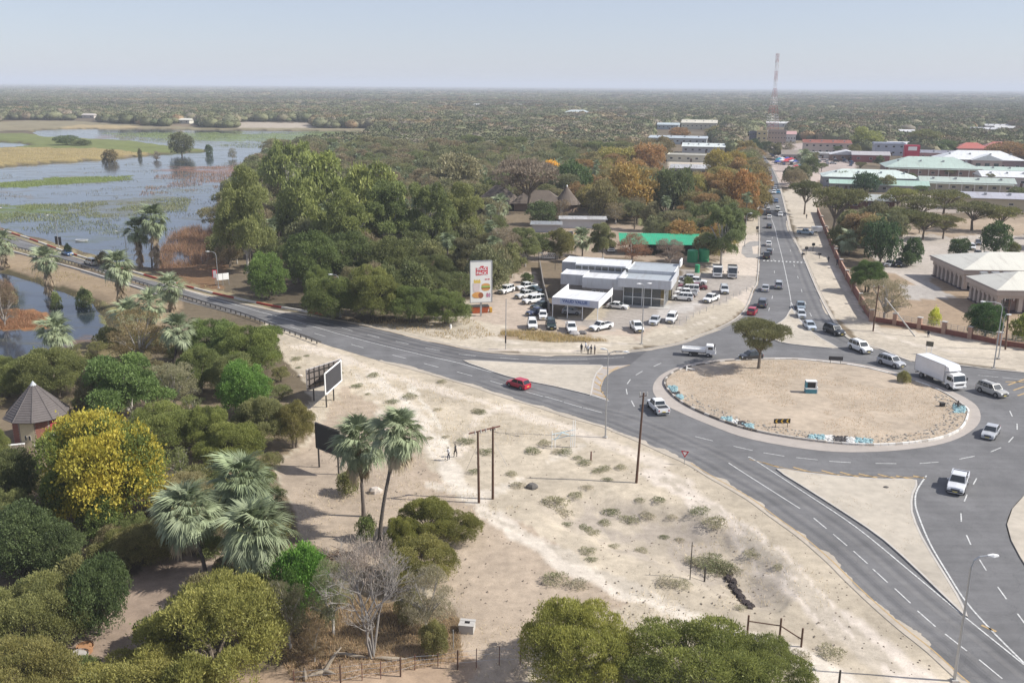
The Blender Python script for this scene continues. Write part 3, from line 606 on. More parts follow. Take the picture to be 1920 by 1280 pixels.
def lobes_for(kind, seed, nl=None):
    r = rngn(seed + 999); L = []
    if kind == 'dome':       # feathery rounded thorn tree, foliage almost to the ground
        for i in range(nl or 44):
            a = r.uniform(0, 6.28); q = math.sqrt(r.random()) * .80; z = .16 + .62 * math.sqrt(max(0, 1 - (q / .86) ** 2)) * r.uniform(.62, 1.06); s = r.uniform(.12, .27)
            L.append(((math.cos(a) * q, math.sin(a) * q, z), (s, s, s * .55)))
        for i in range(9):
            a = i * .7 + r.uniform(-.2, .2); L.append(((math.cos(a) * .62, math.sin(a) * .62, r.uniform(.2, .36)), (.28, .28, .17)))
    elif kind == 'umbrella': # flat layered thorn tree
        for i in range(nl or 20):
            a = r.uniform(0, 6.28); q = math.sqrt(r.random()) * .76; z = .90 - .20 * q * q + r.uniform(-.09, .02); s = r.uniform(.20, .36)
            L.append(((math.cos(a) * q, math.sin(a) * q, z), (s, s, s * .26)))
        for i in range(9):
            a = r.uniform(0, 6.28); q = r.uniform(.3, .78); L.append(((math.cos(a) * q, math.sin(a) * q, r.uniform(.50, .70)), (.24, .24, .07)))
    elif kind == 'round':
        for i in range(nl or 40):
            d = unit(r.normal(size=(1, 3)))[0]; d[2] = d[2] * .9; s = r.uniform(.15, .32); q = r.uniform(.85, 1.14); L.append(((d[0] * .66 * q, d[1] * .66 * q, .56 + d[2] * .34 * q), (s, s, s * .62)))
        L.append(((0, 0, .55), (.6, .6, .34)))
        for i in range(7):
            a = i * .9 + r.uniform(-.2, .2); L.append(((math.cos(a) * .5, math.sin(a) * .5, r.uniform(.18, .32)), (.27, .27, .16)))
    elif kind == 'tall':     # airy, several upright heads
        for i in range(nl or 36):
            a = r.uniform(0, 6.28); z = r.uniform(.24, .92); q = r.uniform(.15, .68) * (1.15 - abs(z - .5)); s = r.uniform(.13, .29)
            L.append(((math.cos(a) * q, math.sin(a) * q, z), (s, s, s * .40)))
    elif kind == 'bush':
        for i in range(nl or 16):
            a = r.uniform(0, 6.28); q = r.uniform(0, .66); z = .30 + .38 * (1 - q); s = r.uniform(.26, .42)
            L.append(((math.cos(a) * q, math.sin(a) * q, z * r.uniform(.7, 1.1)), (s, s, s * .8)))
        for i in range(6):
            a = i * 1.05; L.append(((math.cos(a) * .5, math.sin(a) * .5, .16), (.3, .3, .2)))
    elif kind == 'conifer':
        for i in range(12): z = .15 + i * .07; q = .55 * (1 - z) + .1; L.append(((r.uniform(-.1, .1), r.uniform(-.1, .1), z), (q, q, .14)))
    return L
def limbs(lobes, seed, trunk_r=.055, base_h=.22, mat=None, nmax=11, multi=1, wob=.05):
    r = random.Random(seed); mbt = MB(); mat = mat or BARK
    zmin = min(q[0][2] for q in lobes); hb = min(base_h, zmin * .8)
    stems = [(r.uniform(-.05, .05) * (multi > 1), r.uniform(-.05, .05) * (multi > 1)) for _ in range(multi)]
    for sx, sy in stems:
        mbt.tube([(sx, sy, -.03), (sx * 1.4 + r.uniform(-wob, wob) * .5, sy * 1.4, hb * .5), (sx * 2 + r.uniform(-wob, wob), sy * 2, hb)], [trunk_r * 1.25, trunk_r, trunk_r * .8], mat, 7)
    pick = r.sample(lobes, min(nmax, len(lobes)))
    for i, q in enumerate(pick):
        sx, sy = stems[i % len(stems)]; s = Vector((sx * 2, sy * 2, hb * .96)); e = Vector(q[0]); m = s.lerp(e, .5) + Vector((r.uniform(-wob, wob), r.uniform(-wob, wob), r.uniform(.02, .09)))
        mbt.tube([s, m, e], [trunk_r * .55, trunk_r * .34, trunk_r * .12], mat, 5, cap=False)
        for _ in range(2):
            e2 = e + Vector((r.uniform(-.2, .2), r.uniform(-.2, .2), r.uniform(.0, .12))); mbt.tube([m, m.lerp(e2, .6) + Vector((0, 0, .02)), e2], [trunk_r * .26, trunk_r * .16, trunk_r * .07], mat, 4, cap=False)
    return mbt.mesh('trunk')
LIB = {}
SPEC = { # kind: (lobekind, n_hd, n_md, leaf length, width, droop, bark, extra)
 'dome': ('dome', 78000, 9000, .034, .0105, 0, BARK), 'umbrella': ('umbrella', 34000, 6500, .036, .012, 0, BARK),
 'round': ('round', 46000, 8000, .037, .021, .1, BARK), 'tall': ('tall', 42000, 8000, .038, .017, .35, PALEBARK),
 'bush': ('bush', 26000, 5000, .05, .026, 0, BARK), 'sparse': ('tall', 15000, 3500, .04, .010, 0, PALEBARK), 'conifer': ('conifer', 6000, 1800, .06, .03, 0, BARK)}
def tree_meshes(kind, seed, lod):
    key = (kind, seed, lod)
    if key not in LIB:
        lk, nh, nm, sl, sw, dr, bark = SPEC[kind]; L = lobes_for(lk, seed * 17 + len(kind))
        n = nh if lod == 0 else nm; k = 1 if lod == 0 else 2.0
        V, Fc, var = leaves(L, n, sl * k, sw * k * 1.15, seed * 31 + lod, droop=dr, up=.45 if kind in ('dome', 'umbrella') else .2, fill=.35 if kind == 'sparse' else .25)
        cm = numesh('crown', V, Fc, LEAF, var); tr = {'tall': .04, 'dome': .045, 'round': .055, 'bush': .03, 'sparse': .045, 'umbrella': .045, 'conifer': .03}[kind]
        LIB[key] = (cm, limbs(L, seed, tr, .36 if kind == 'umbrella' else .24, bark, 14 if kind in ('umbrella', 'sparse', 'tall') else 8, 3 if kind == 'dome' else 1))
    return LIB[key]
RT = random.Random(77); TREES = []
def tree_at(kind, x, y, z, R_, Ht, tint, label, lod, group=None, cat='tree', name=None, seed=None):
    seed = RT.randint(0, 2 if lod == 0 else 4) if seed is None else seed; cm, tm = tree_meshes(kind, seed, lod)
    wj = (RT.uniform(.86, 1.12), RT.uniform(.88, 1.12)) if R_ > 1.5 else (1, 1)
    gm_ = sum(tint) / 3; tint = tuple(c * k * .86 + gm_ * .14 for c, k in zip(tint, (1.10, 1.04, .94)))
    nm = name or {'dome': 'thorn_tree', 'umbrella': 'flat_topped_thorn_tree', 'round': 'leafy_tree', 'tall': 'tall_leafy_tree', 'bush': 'bush', 'sparse': 'sparse_tree', 'conifer': 'dark_evergreen_tree'}[kind]
    t = empty(nm, (x, y, z), RT.uniform(0, 6.28), label, cat, group); t.scale = (R_ * wj[0], R_ * wj[1], Ht)
    link('crown', cm, t, color=tint); link('trunk', tm, t); TREES.append((x, y, R_)); return t
def tree(kind, bx, by, top, w, tint, label, lod=0, **kw):
    x, y = G(bx, by); z = gz(x, y); ht = max(1.2, hat(bx, by, top)); R_ = w * mpp(bx, by) / 2
    # by is the trunk foot; the crown top is its centre
    return tree_at(kind, x, y, z, R_, ht - z, tint, label, lod, **kw)
OL = (.125, .135, .038); GR = (.085, .12, .035); BG = (.10, .19, .035); DG = (.035, .065, .025); YE = (.24, .217, .017); OR = (.26, .135, .03); GY = (.15, .15, .10); BN = (.17, .13, .085); YG = (.17, .19, .035); EU = (.115, .14, .05)
# ------------------------------------------------------------------ fan palms
def fan_leaf(seed, dead=False, nseg=26):
    r = random.Random(seed); v = []; f = []; va = []
    pl = r.uniform(.9, 1.3) * (0.7 if dead else 1)
    def addq(q, t):
        b = len(v); v.extend(q); f.append((b, b + 1, b + 2, b + 3)); va.extend([t] * 4)
    sag = .25 if not dead else 0
    for i in range(3):
        x0, x1 = pl * i / 3, pl * (i + 1) / 3; z0, z1 = -sag * (x0 / pl) ** 2 * .3, -sag * (x1 / pl) ** 2 * .3
        for nx, nz in ((.03, 0), (0, .03)): addq([(x0, -nx, z0 - nz), (x1, -nx * .8, z1 - nz), (x1, nx * .8, z1 + nz), (x0, nx, z0 + nz)], .75)
    spread = 2.5 if not dead else 1.0
    for i in range(nseg):
        a = (i + .5) / nseg * spread - spread / 2; L = (1.25 - .30 * abs(a)) * r.uniform(.85, 1.08); w = L * spread / nseg * .40
        c, s = math.cos(a), math.sin(a); px, py = -s, c; fold = abs(a) * .38; t = r.uniform(.25, .75)
        z1 = fold * .5 * .55 + .02 * (i % 2) ; z2 = fold * L * .5 - (.42 if not dead else .1) * L ** 2 * r.uniform(.4, 1.5); m = .55
        ct = (pl, 0, z0); A_ = (pl + c * L * m + px * w, s * L * m + py * w, z1); B_ = (pl + c * L, s * L, z2); C_ = (pl + c * L * m - px * w, s * L * m - py * w, z1 + .03)
        addq([ct, A_, B_, C_], t)
    return numesh('frond', np.array(v, float), np.array(f), FROND, np.array(va))
FR = [fan_leaf(i) for i in range(5)]; FRD = [fan_leaf(20 + i, True, 12) for i in range(3)]
def mesh_arrays(me):
    v = np.empty(len(me.vertices) * 3); me.vertices.foreach_get('co', v); f = np.empty(len(me.loops), int); me.loops.foreach_get('vertex_index', f)
    a = np.empty(len(me.vertices)); me.attributes['var'].data.foreach_get('value', a); return v.reshape(-1, 3), f.reshape(-1, 4), a
FRA = [mesh_arrays(m) for m in FR]; FRDA = [mesh_arrays(m) for m in FRD]
def frond_rots(seed, n, dead):
    r = random.Random(seed); out = []
    for i in range(n):
        az = i * 2.39996 + r.uniform(-.3, .3)
        el = math.radians(84 - 142 * (i / n) ** .9 + r.uniform(-8, 8)) if not dead else math.radians(r.uniform(-86, -62))
        out.append((az, el, r.uniform(-.5, .5), r.uniform(.8, 1.15)))
    return out
def joined_crown(seed, n=34, dead=False, drop=0.0):
    V = []; Fs = []; A_ = []; b = 0; r = random.Random(seed)
    for az, el, roll, s in frond_rots(seed, n, dead):
        v, f, a = (FRDA if dead else FRA)[r.randrange(3 if dead else 5)]
        R_ = np.array(Matrix.Rotation(az, 3, 'Z') @ Matrix.Rotation(-el, 3, 'Y') @ Matrix.Rotation(roll, 3, 'X')) * s
        v2 = v @ R_.T; v2[:, 2] -= r.uniform(0, drop); V.append(v2); Fs.append(f + b); b += len(v); A_.append(np.clip(a + r.uniform(-.15, .15), 0, 1))
    return numesh('fronds', np.concatenate(V), np.concatenate(Fs), FROND, np.concatenate(A_))
PCROWN = [joined_crown(i, 46) for i in range(4)]; PSKIRT = [joined_crown(50 + i, 26, True, 1.8) for i in range(3)]; PSKIRTL = [joined_crown(60 + i, 60, True, 5.0) for i in range(2)]
PG = (.165, .19, .115); PG2 = (.125, .15, .085); DEADF = (.20, .16, .11)
def palm(bx, by, cy, r_px, label, skirt=1, detail=False, group=None, cx=None, tint=PG, z0=None):
    """cy: picture row of the crown's heart; r_px: crown radius in photo pixels"""
    x, y = G(bx, by); zb = gz(x, y); zt = max(2.0, hat(bx, by, cy, cx)); R_ = r_px * mpp(bx, by); s = R_ / 2.15
    rx, ry, rz = ray(cx if cx is not None else bx, cy); dx = float(rx / ry * y) - x
    t = empty('fan_palm', (x, y, zb), 0, label, 'palm tree', group); zt -= zb
    tr = MB(); pts = [(dx * (q / 6) ** 1.4, 0, zt * q / 6 - (.1 if q == 0 else 0)) for q in range(7)]
    tr.tube(pts, [.26, .2, .18, .17, .17, .16, .15], PALMBARK, 9)
    for q in range(2, 14): tr.tube([(dx * (q / 14) ** 1.4, 0, zt * q / 14 - .03), (dx * (q / 14) ** 1.4, 0, zt * q / 14 + .03)], [.20, .19], PALMBARK, 9)
    tr.obj('trunk', t)
    sd_ = RT.randint(0, 9999)
    if detail:
        r = random.Random(sd_)
        for az, el, roll, k in frond_rots(sd_, 78, False):
            k *= .86 + .1 * (az % 1.0); link('frond', FR[r.randrange(5)], t, (dx, 0, zt), (Matrix.Rotation(az, 3, 'Z') @ Matrix.Rotation(-el, 3, 'Y') @ Matrix.Rotation(roll, 3, 'X')).to_euler(), (s * k,) * 3, tuple(np.array(tint) * r.uniform(.7, 1.25)))
        for az, el, roll, k in frond_rots(sd_ + 1, 34, True):
            link('dead_frond', FRD[r.randrange(3)], t, (dx, 0, zt - r.uniform(.1, .6)), (Matrix.Rotation(az, 3, 'Z') @ Matrix.Rotation(-el, 3, 'Y') @ Matrix.Rotation(roll, 3, 'X')).to_euler(), (s * k * 1.1,) * 3, tuple(np.array((.25, .205, .135)) * r.uniform(.6, 1.15)))
    else:
        link('fronds', PCROWN[sd_ % 4], t, (dx, 0, zt), (0, 0, RT.uniform(0, 6)), (s,) * 3, tint)
        if skirt: link('dead_fronds', (PSKIRT if skirt == 1 else PSKIRTL)[sd_ % 2], t, (dx, 0, zt - .2), (0, 0, RT.uniform(0, 6)), (s * .9,) * 3, DEADF)
    TREES.append((x, y, 2)); return t
def far_palm(x, y, Ht, s, label, group, tint=PG2):
    t = empty('fan_palm', (x, y, gz(x, y)), RT.uniform(0, 6), label, 'palm tree', group)
    link('trunk', PT, t, sc=(1, 1, Ht)); link('fronds', PCROWN[RT.randrange(4)], t, (0, 0, Ht), sc=(s,) * 3, color=tint); TREES.append((x, y, 2)); return t
PT = MB().tube([(0, 0, -.02), (0, 0, .5), (0, 0, 1)], [.24, .18, .16], PALMBARK, 6).mesh('trunk')

# ------------------------------------------------------------------ vehicles (x forward, z up)
PAINT = M('car_paint', rough=.3, var=.09, scale=1, objcol=True, coat=.6)
TYRE = M('tyre_rubber', (.018, .018, .018), .9); RIM = M('wheel_rim', (.35, .35, .36), .35, .7); TRIM = M('black_trim', (.02, .02, .022), .55)
LAMP = M('headlight_glass', (.70, .72, .74), .12, 0, .02, spec=.9); TAIL = M('tail_light', (.35, .012, .012), .25); PLATE = M('number_plate', (.62, .50, .12), .5); CHROME = M('chrome', (.5, .5, .5), .2, .8)
def wheel_mesh(r, w):
    t = MB().tube([(0, -w / 2, 0), (0, -w * .3, 0), (0, w * .3, 0), (0, w / 2, 0)], [r * .93, r, r, r * .93], TYRE, 16).mesh('tyre')
    q = MB(); q.tube([(0, -w / 2 - .012, 0), (0, w / 2 + .012, 0)], r * .62, RIM, 12)
    for sy in (-1, 1):
        for k in range(5): a = k * 1.2566; q.box((math.cos(a) * r * .34, sy * (w / 2 + .016), math.sin(a) * r * .34), (r * .16, .012, r * .16), TYRE)
    return t, q.mesh('rim')
WM = {'s': wheel_mesh(.31, .2), 'l': wheel_mesh(.38, .25), 't': wheel_mesh(.48, .3)}
# kind: L, W, zbelt, zroof, hood end x, windscreen top x, roof rear x, rear glass foot x, wheel, hood z, ground clearance, bed?
CK = {'sedan': (4.6, 1.75, .90, 1.45, 1.05, .35, -1.0, -1.75, 's', .86, .20, None), 'hatch': (3.95, 1.68, .95, 1.50, 1.05, .35, -1.45, -1.85, 's', .92, .2, None),
      'suv': (4.7, 1.85, 1.12, 1.80, 1.15, .55, -1.95, -2.25, 'l', 1.08, .28, None), 'pickup': (5.2, 1.83, 1.10, 1.78, 1.2, .65, -.80, -1.0, 'l', 1.06, .32, 'double'),
      'cab': (5.1, 1.78, 1.05, 1.72, 1.2, .65, -.15, -.3, 'l', 1.0, .3, 'single'), 'canopy': (5.1, 1.8, 1.10, 1.86, 1.2, .65, -2.35, -2.45, 'l', 1.06, .3, None), 'van': (4.8, 1.75, 1.15, 1.98, 2.0, 1.45, -2.2, -2.3, 's', 1.1, .22, None)}
CARP = {}
def car_parts(kind):
    if kind in CARP: return CARP[kind]
    L, W, zb, zr, xh, xw, xr, xg, wk, zh, gc, bed = CK[kind]; x0, x1 = -L / 2, L / 2; hw = W / 2; wr = {'s': .31, 'l': .38, 't': .48}[wk]
    B = MB(); st = [(x1, zh * .62, .80), (x1 - .12, zh * .86, .92), (x1 - .5, zh * .96, .98), (xh, zh, 1), (xh - .1, zb, 1), (0, zb, 1), (xg if not bed else x0 + .05, zb, 1)]
    if not bed:
        if kind == 'sedan': st += [(x0 + .25, zb - .02, .98), (x0 + .04, zb - .1, .92), (x0, zb * .62, .86)]
        else: st += [(x0 + .08, zb, .95), (x0, zb * .6, .90)]
    else: st += [(x0, zb * .92, .97)]
    st = [q for i, q in enumerate(st) if i == 0 or q[0] < st[i - 1][0] - .01]
    rings = []
    for x, z, k in st:
        y = hw * k; rings.append([(x, -y * .94, gc), (x, -y, gc + .18), (x, -y, z - .14), (x, -y * .93, z - .02), (x, 0, z + (.03 if x > xh - .2 else 0)), (x, y * .93, z - .02), (x, y, z - .14), (x, y, gc + .18), (x, y * .94, gc)])
    B.loft(rings[::-1], PAINT)
    # cabin
    t = .80; xgp = xg; cab = []
    def ringc(x, z, k): return [(x, -hw * k, z), (x, hw * k, z)]
    a = [(xh, -hw * .92, zb - .04), (xh, hw * .92, zb - .04), (xgp, hw * .92, zb - .04), (xgp, -hw * .92, zb - .04)]
    b_ = [(xw, -hw * t, zr - .06), (xw, hw * t, zr - .06), (xr, hw * t, zr - .06), (xr, -hw * t, zr - .06)]
    c = [(xw - .15, -hw * .70, zr), (xw - .15, hw * .70, zr), (xr + .15, hw * .70, zr), (xr + .15, -hw * .70, zr)]
    B.loft([a, b_, c], PAINT)
    if bed:   # open load bed: dark floor and side walls standing proud
        xb = xg - .06; B.box(((xb + x0) / 2, 0, zb + .005), (xb - x0 - .14, W - .26, .02), TRIM)
        for s in (-1, 1): B.box(((xb + x0) / 2, s * (hw - .07), zb + .04), (xb - x0, .10, .12), PAINT)
        B.box((x0 + .05, 0, zb + .03), (.08, W - .2, .12), PAINT); B.box((xb, 0, zb + .05), (.06, W - .25, .14), PAINT)
    for s in (-1, 1):   # wheel arches and sills
        for wx in (x1 - L * .19, x0 + L * .20): B.tube([(wx, s * (hw - .05), wr + .02), (wx, s * (hw + .006), wr + .02)], wr * 1.16, TRIM, 16)
        B.box((0, s * (hw - .03), gc + .04), (L * .42, .07, .10), TRIM)
    B.box((x1 - .03, 0, gc + .16), (.10, W * .86, .18), PAINT if kind in ('sedan', 'hatch') else TRIM); B.box((x1 + .005, 0, zh * .66), (.06, W * .50, .16), TRIM)
    B.box((x0 + .03, 0, gc + .16), (.12, W * .88, .16), TRIM if bed or kind == 'suv' else PAINT); B.box((x0 - .02, 0, gc + .36), (.03, .5, .12), PLATE)
    B.box((x1 + .03, 0, gc + .18), (.03, .5, .11), PLATE)
    for s in (-1, 1): B.box((xh - .35, s * (hw + .07), zb + .08), (.12, .16, .12), PAINT)
    if kind in ('suv', 'canopy'):
        for s in (-1, 1): B.box(((xw + xr) / 2 - .1, s * hw * .66, zr + .03), (abs(xw - xr) * .75, .04, .04), TRIM)
    parts = [('body', B.mesh('body'))]
    def glass(name, P0, P1, P2, P3, push):
        c_ = sum((Vector(p) for p in (P0, P1, P2, P3)), Vector()) / 4; Q = [c_ + (Vector(p) - c_) * .90 + Vector(push) for p in (P0, P1, P2, P3)]
        parts.append((name, MB().quad(*Q, GLASS).mesh(name)))
    glass('windscreen', a[0], a[1], b_[1], b_[0], (.02, 0, .012)); glass('rear_window', a[3], b_[3], b_[2], a[2], (-.02, 0, .01))
    def lerp(p, q, u): return tuple(p[i] + (q[i] - p[i]) * u for i in range(3))
    ns = {'sedan': 2, 'hatch': 2, 'suv': 3, 'pickup': 2, 'cab': 1, 'canopy': 3, 'van': 3}[kind]
    for s, (A0, A1, B0, B1) in ((-1, (a[0], a[3], b_[0], b_[3])), (1, (a[1], a[2], b_[1], b_[2]))):
        for i in range(ns): glass('side_window', lerp(A0, A1, i / ns), lerp(A0, A1, (i + 1) / ns), lerp(B0, B1, (i + 1) / ns), lerp(B0, B1, i / ns), (0, s * .018, .004))
    for s in (-1, 1):
        parts.append(('headlight', MB().box((x1 - .04, s * hw * .68, zh * .70), (.10, W * .19, .15), LAMP).mesh('headlight')))
        parts.append(('tail_light', MB().box((x0 + .02, s * hw * .80, zb * .78), (.08, .16, .26), TAIL).mesh('tail_light')))
    wheels = [((wx, s * (hw - .09), wr), wk) for wx in (x1 - L * .19, x0 + L * .20) for s in (-1, 1)]
    # far version: everything in one mesh
    J = MB(); J.v = list(B.v); J.f = list(B.f); J.mi = list(B.mi); J.mats = list(B.mats)
    for nm, me in parts[1:]:
        for p in me.polygons: J.add([me.vertices[i].co for i in p.vertices], [tuple(range(len(p.vertices)))], me.materials[0])
    for (p, k) in wheels: J.tube([(p[0], p[1] - .1, p[2]), (p[0], p[1] + .1, p[2])], wr, TYRE, 8)
    CARP[kind] = (parts, wheels, J.mesh(kind)); return CARP[kind]
def put_wheel(t, p, k):
    w = empty('wheel', p); w.parent = t; link('tyre', WM[k][0], w); link('rim', WM[k][1], w)
NAMES = {'sedan': ('sedan_car', 'car'), 'hatch': ('hatchback_car', 'car'), 'suv': ('suv_car', 'car'), 'pickup': ('pickup_truck', 'pickup'), 'cab': ('pickup_truck', 'pickup'), 'canopy': ('canopy_pickup_truck', 'pickup'), 'van': ('minibus', 'minibus')}
CW = (.80, .80, .79); CSI = (.42, .43, .45); CBK = (.018, .019, .022); CRD = (.42, .012, .035); CBL = (.03, .09, .22); CGY = (.12, .125, .14); CNV = (.02, .03, .08); CDG = (.02, .035, .03); CMA = (.22, .02, .03)
def car(kind, px, py, front, col, label, far=False, group=None, s=1.0, z=.02):
    """front: a second picture point the vehicle faces, or a heading in degrees"""
    x, y = G(px, py, .6); parts, wheels, J = car_parts(kind); nm, cat = NAMES[kind]
    h = math.radians(front) if not isinstance(front, tuple) else heading((px, py), front)
    if far:
        o = link(nm, J, None, (x, y, z), (0, 0, h), (s,) * 3, col); return tag(o, label, cat, group)
    t = empty(nm, (x, y, z), h, label, cat, group); t.scale = (s,) * 3
    for n_, me in parts: link(n_, me, t, color=col)
    for p, k in wheels: put_wheel(t, p, k)
    return t
def lorry(px, py, front, label, body, col=CW, name='box_truck', s=1.0):
    x, y = G(px, py, 1.0); h = math.radians(front) if not isinstance(front, tuple) else heading((px, py), front); t = empty(name, (x, y, .02), h, label, 'truck'); t.scale = (s,) * 3
    L = {'box': 8.6, 'flat': 5.6, 'tip': 7.0}[body]; w = 1.15 if body != 'flat' else .95; k = 'l' if body == 'flat' else 't'; x1 = L / 2; cabh = {'box': 2.45, 'flat': 2.05, 'tip': 2.9}[body]; cl = 1.9 if body != 'flat' else 1.5; zc = .62
    c = MB(); rg = []
    for x_, z0, z1, kk in ((x1, zc, 1.3, .93), (x1 + .03, zc, 1.35, .98), (x1 - .05, zc, 1.42, 1), (x1 - .32, zc, cabh - .12, .97), (x1 - .5, zc, cabh, .94), (x1 - cl, zc, cabh, .94)):
        rg.append([(x_, -w * kk, z0), (x_, -w * kk, min(1.4, z1)), (x_, -w * kk * .93, z1), (x_, w * kk * .93, z1), (x_, w * kk, min(1.4, z1)), (x_, w * kk, z0)])
    c.loft(rg[1:][::-1], PAINT); c.box((x1 + .04, 0, .62), (.2, w * 2, .30), PAINT); c.box((x1 + .045, 0, .98), (.08, w * 1.3, .22), TRIM); c.obj('cab', t, color=col)
    MB().quad((x1 - .02, -w * .88, 1.45), (x1 - .02, w * .88, 1.45), (x1 - .29, w * .85, cabh - .16), (x1 - .29, -w * .85, cabh - .16), GLASS).obj('windscreen', t)
    for s_ in (-1, 1):
        MB().box((x1 - cl * .55, s_ * w * .965, 1.75 if body != 'flat' else 1.62), (cl * .5, .03, .55 if body != 'flat' else .4), GLASS, rx=s_ * .08).obj('side_window', t)
        MB().box((x1 + .15, s_ * w * .72, .66), (.06, .32, .16), LAMP).obj('headlight', t); MB().box((x1 - .1, s_ * (w + .16), 1.75), (.08, .2, .42), TRIM).obj('mirror', t)
    ch = MB(); ch.box((-.4, 0, .72), (L - .6, .9, .25), DARKST); ch.box((-L * .12, -w * .8, .6), (1.2, .4, .45), DARKST); ch.box((-L * .02, w * .8, .6), (1.0, .4, .45), STEEL); ch.box((-L / 2 + .15, 0, .6), (.1, w * 1.9, .14), TRIM); ch.obj('chassis', t)
    xc = x1 - cl - .12; bl = xc + L / 2
    if body == 'box':
        b = MB(); cx = xc - bl / 2; b.box((cx, 0, 2.22), (bl, w * 2.12, 2.55), PAINT)
        for s_ in (-1, 1):
            b.box((cx, s_ * w * 1.065, .97), (bl + .03, .05, .1), STEEL); b.box((cx, s_ * w * 1.065, 3.49), (bl + .03, .05, .07), STEEL)
            for q in (-1, 1): b.box((cx + q * bl / 2, s_ * w * 1.06, 2.22), (.06, .06, 2.55), STEEL)
        b.loft([[(xc, -w * 1.04, 2.6), (xc, w * 1.04, 2.6), (xc, w * 1.04, 3.48), (xc, -w * 1.04, 3.48)], [(xc + .8, -w * .9, 2.75), (xc + .8, w * .9, 2.75), (xc + .55, w * .9, 3.3), (xc + .55, -w * .9, 3.3)]], PAINT)
        b.obj('cargo_box', t, color=(.74, .74, .75)); MB().box((-L / 2 - .03, 0, 2.2), (.03, w * 1.9, 2.3), WHITE).obj('rear_door', t)
    elif body == 'flat':
        b = MB(); cx = xc - bl / 2; b.box((cx, 0, .95), (bl, w * 2.1, .1), PAINT)
        for s_ in (-1, 1): b.box((cx, s_ * w * 1.03, 1.17), (bl, .05, .38), PAINT)
        b.box((cx - bl / 2, 0, 1.17), (.05, w * 2.05, .38), PAINT); b.box((xc, 0, 1.3), (.06, w * 2.0, .7), PAINT); b.obj('load_bed', t, color=col)
    else:
        b = MB(); cx = xc - bl / 2
        b.loft([[(xc, -w, 1.1), (xc, w, 1.1), (xc, w * 1.05, 2.6), (xc, -w * 1.05, 2.6)], [(cx - bl / 2, -w, 1.1), (cx - bl / 2, w, 1.1), (cx - bl / 2, w * 1.05, 2.3), (cx - bl / 2, -w * 1.05, 2.3)]], PAINT); b.box((cx, 0, 2.42), (bl * .9, w * 1.8, .1), TRIM); b.obj('tipper_bin', t, color=col)
    for wx in (x1 - 1.15, -L / 2 + 1.5):
        for s_ in (-1, 1): put_wheel(t, (wx, s_ * (w - .18), {'l': .38, 't': .48}[k]), k)
    return t

# ------------------------------------------------------------------ people
SKIN = M('skin', (.09, .05, .035), .6, var=.02); HAIRM = M('hair', (.01, .008, .007), .8)
PM = {}
def person_mesh(pose, shirt, trousers, skirt=False):
    key = (pose, shirt, trousers, skirt)
    if key in PM: return PM[key]
    st = {'stand': .02, 'walk': .26}.get(pose, .02); ar = {'stand': .05, 'walk': .22}.get(pose, .05); lean = .03 if pose == 'walk' else 0
    if pose == 'sit':
        V = [(0, 0, .50, .15), (0, 0, .78, .14), (.02, 0, 1.00, .17), (.03, 0, 1.11, .06), (.05, 0, 1.19, .075), (.06, 0, 1.28, .095), (.05, 0, 1.36, .07)]
        legs = [[(.10, .10, .48, .10), (.42, .11, .46, .07), (.45, .11, .20, .055), (.44, .11, .05, .045), (.56, .12, .04, .04)]]; arms = [[(.02, .17, 1.0, .06), (.04, .22, .78, .045), (.22, .16, .66, .035), (.30, .13, .64, .035)]]
    else:
        V = [(0, 0, .92, .14), (0, 0, 1.15, .13), (lean, 0, 1.38, .16), (lean, 0, 1.49, .055), (lean + .01, 0, 1.57, .075), (lean + .02, 0, 1.66, .095), (lean + .01, 0, 1.74, .07)]
        legs = [[(0, .09, .88, .10), (st * .55, .10, .50, .068), (st * .6 - .02, .10, .12, .045), (st * .62, .10, .04, .045), (st * .62 + .16, .11, .03, .035)]]
        arms = [[(lean, .18, 1.38, .06), (-ar * .6, .24, 1.12, .045), (ar * .2, .25, .90, .036), (ar * .5, .24, .80, .035)]]
    vs = [v[:3] for v in V]; rs = [v[3] for v in V]; es = [(i, i + 1) for i in range(6)]
    for s in (1, -1):
        for ch, root in ((legs[0], 0), (arms[0], 2)):
            prev = root
            for p in ch:
                x = p[0] if (s > 0 or pose == 'sit') else (-p[0] * 1.0 if ch is legs[0] and p is not ch[-1] else (-p[0] if ch is arms[0] else -st * .62 + .16))
                vs.append((x, p[1] * s, p[2])); rs.append(p[3]); es.append((prev, len(vs) - 1)); prev = len(vs) - 1
    me = bpy.data.meshes.new('person_skeleton'); me.from_pydata(vs, es, []); o = bpy.data.objects.new('person_skeleton', me); COL.objects.link(o)
    md = o.modifiers.new('s', 'SKIN'); sv = me.skin_vertices[0].data
    for i, q in enumerate(rs): sv[i].radius = (q, q); sv[i].use_root = i == 0
    sb = o.modifiers.new('u', 'SUBSURF'); sb.levels = 1
    dg = bpy.context.evaluated_depsgraph_get(); me2 = bpy.data.meshes.new_from_object(o.evaluated_get(dg)); bpy.data.objects.remove(o)
    me2.name = 'person'; me2.materials.clear()
    for m in (shirt, trousers, SKIN, HAIRM, BLACK): me2.materials.append(m)
    zs = 1 if pose != 'sit' else None
    for p in me2.polygons:
        c = p.center; z = c.z + (0 if pose != 'sit' else .38); p.use_smooth = True; arm = abs(c.y) > .205
        hx = c.x - (V[5][0])
        p.material_index = (3 if (z > 1.69 or (z > 1.58 and hx < -.02)) else 2) if z > 1.50 else (2 if (arm and z < 1.18) else (0 if z > .95 else (4 if z < .09 and pose != 'sit' else (2 if skirt and z < .45 else 1))))
    PM[key] = me2; return me2
def cloth(n_, c): return M('cloth_' + n_, c, .85, var=.08)
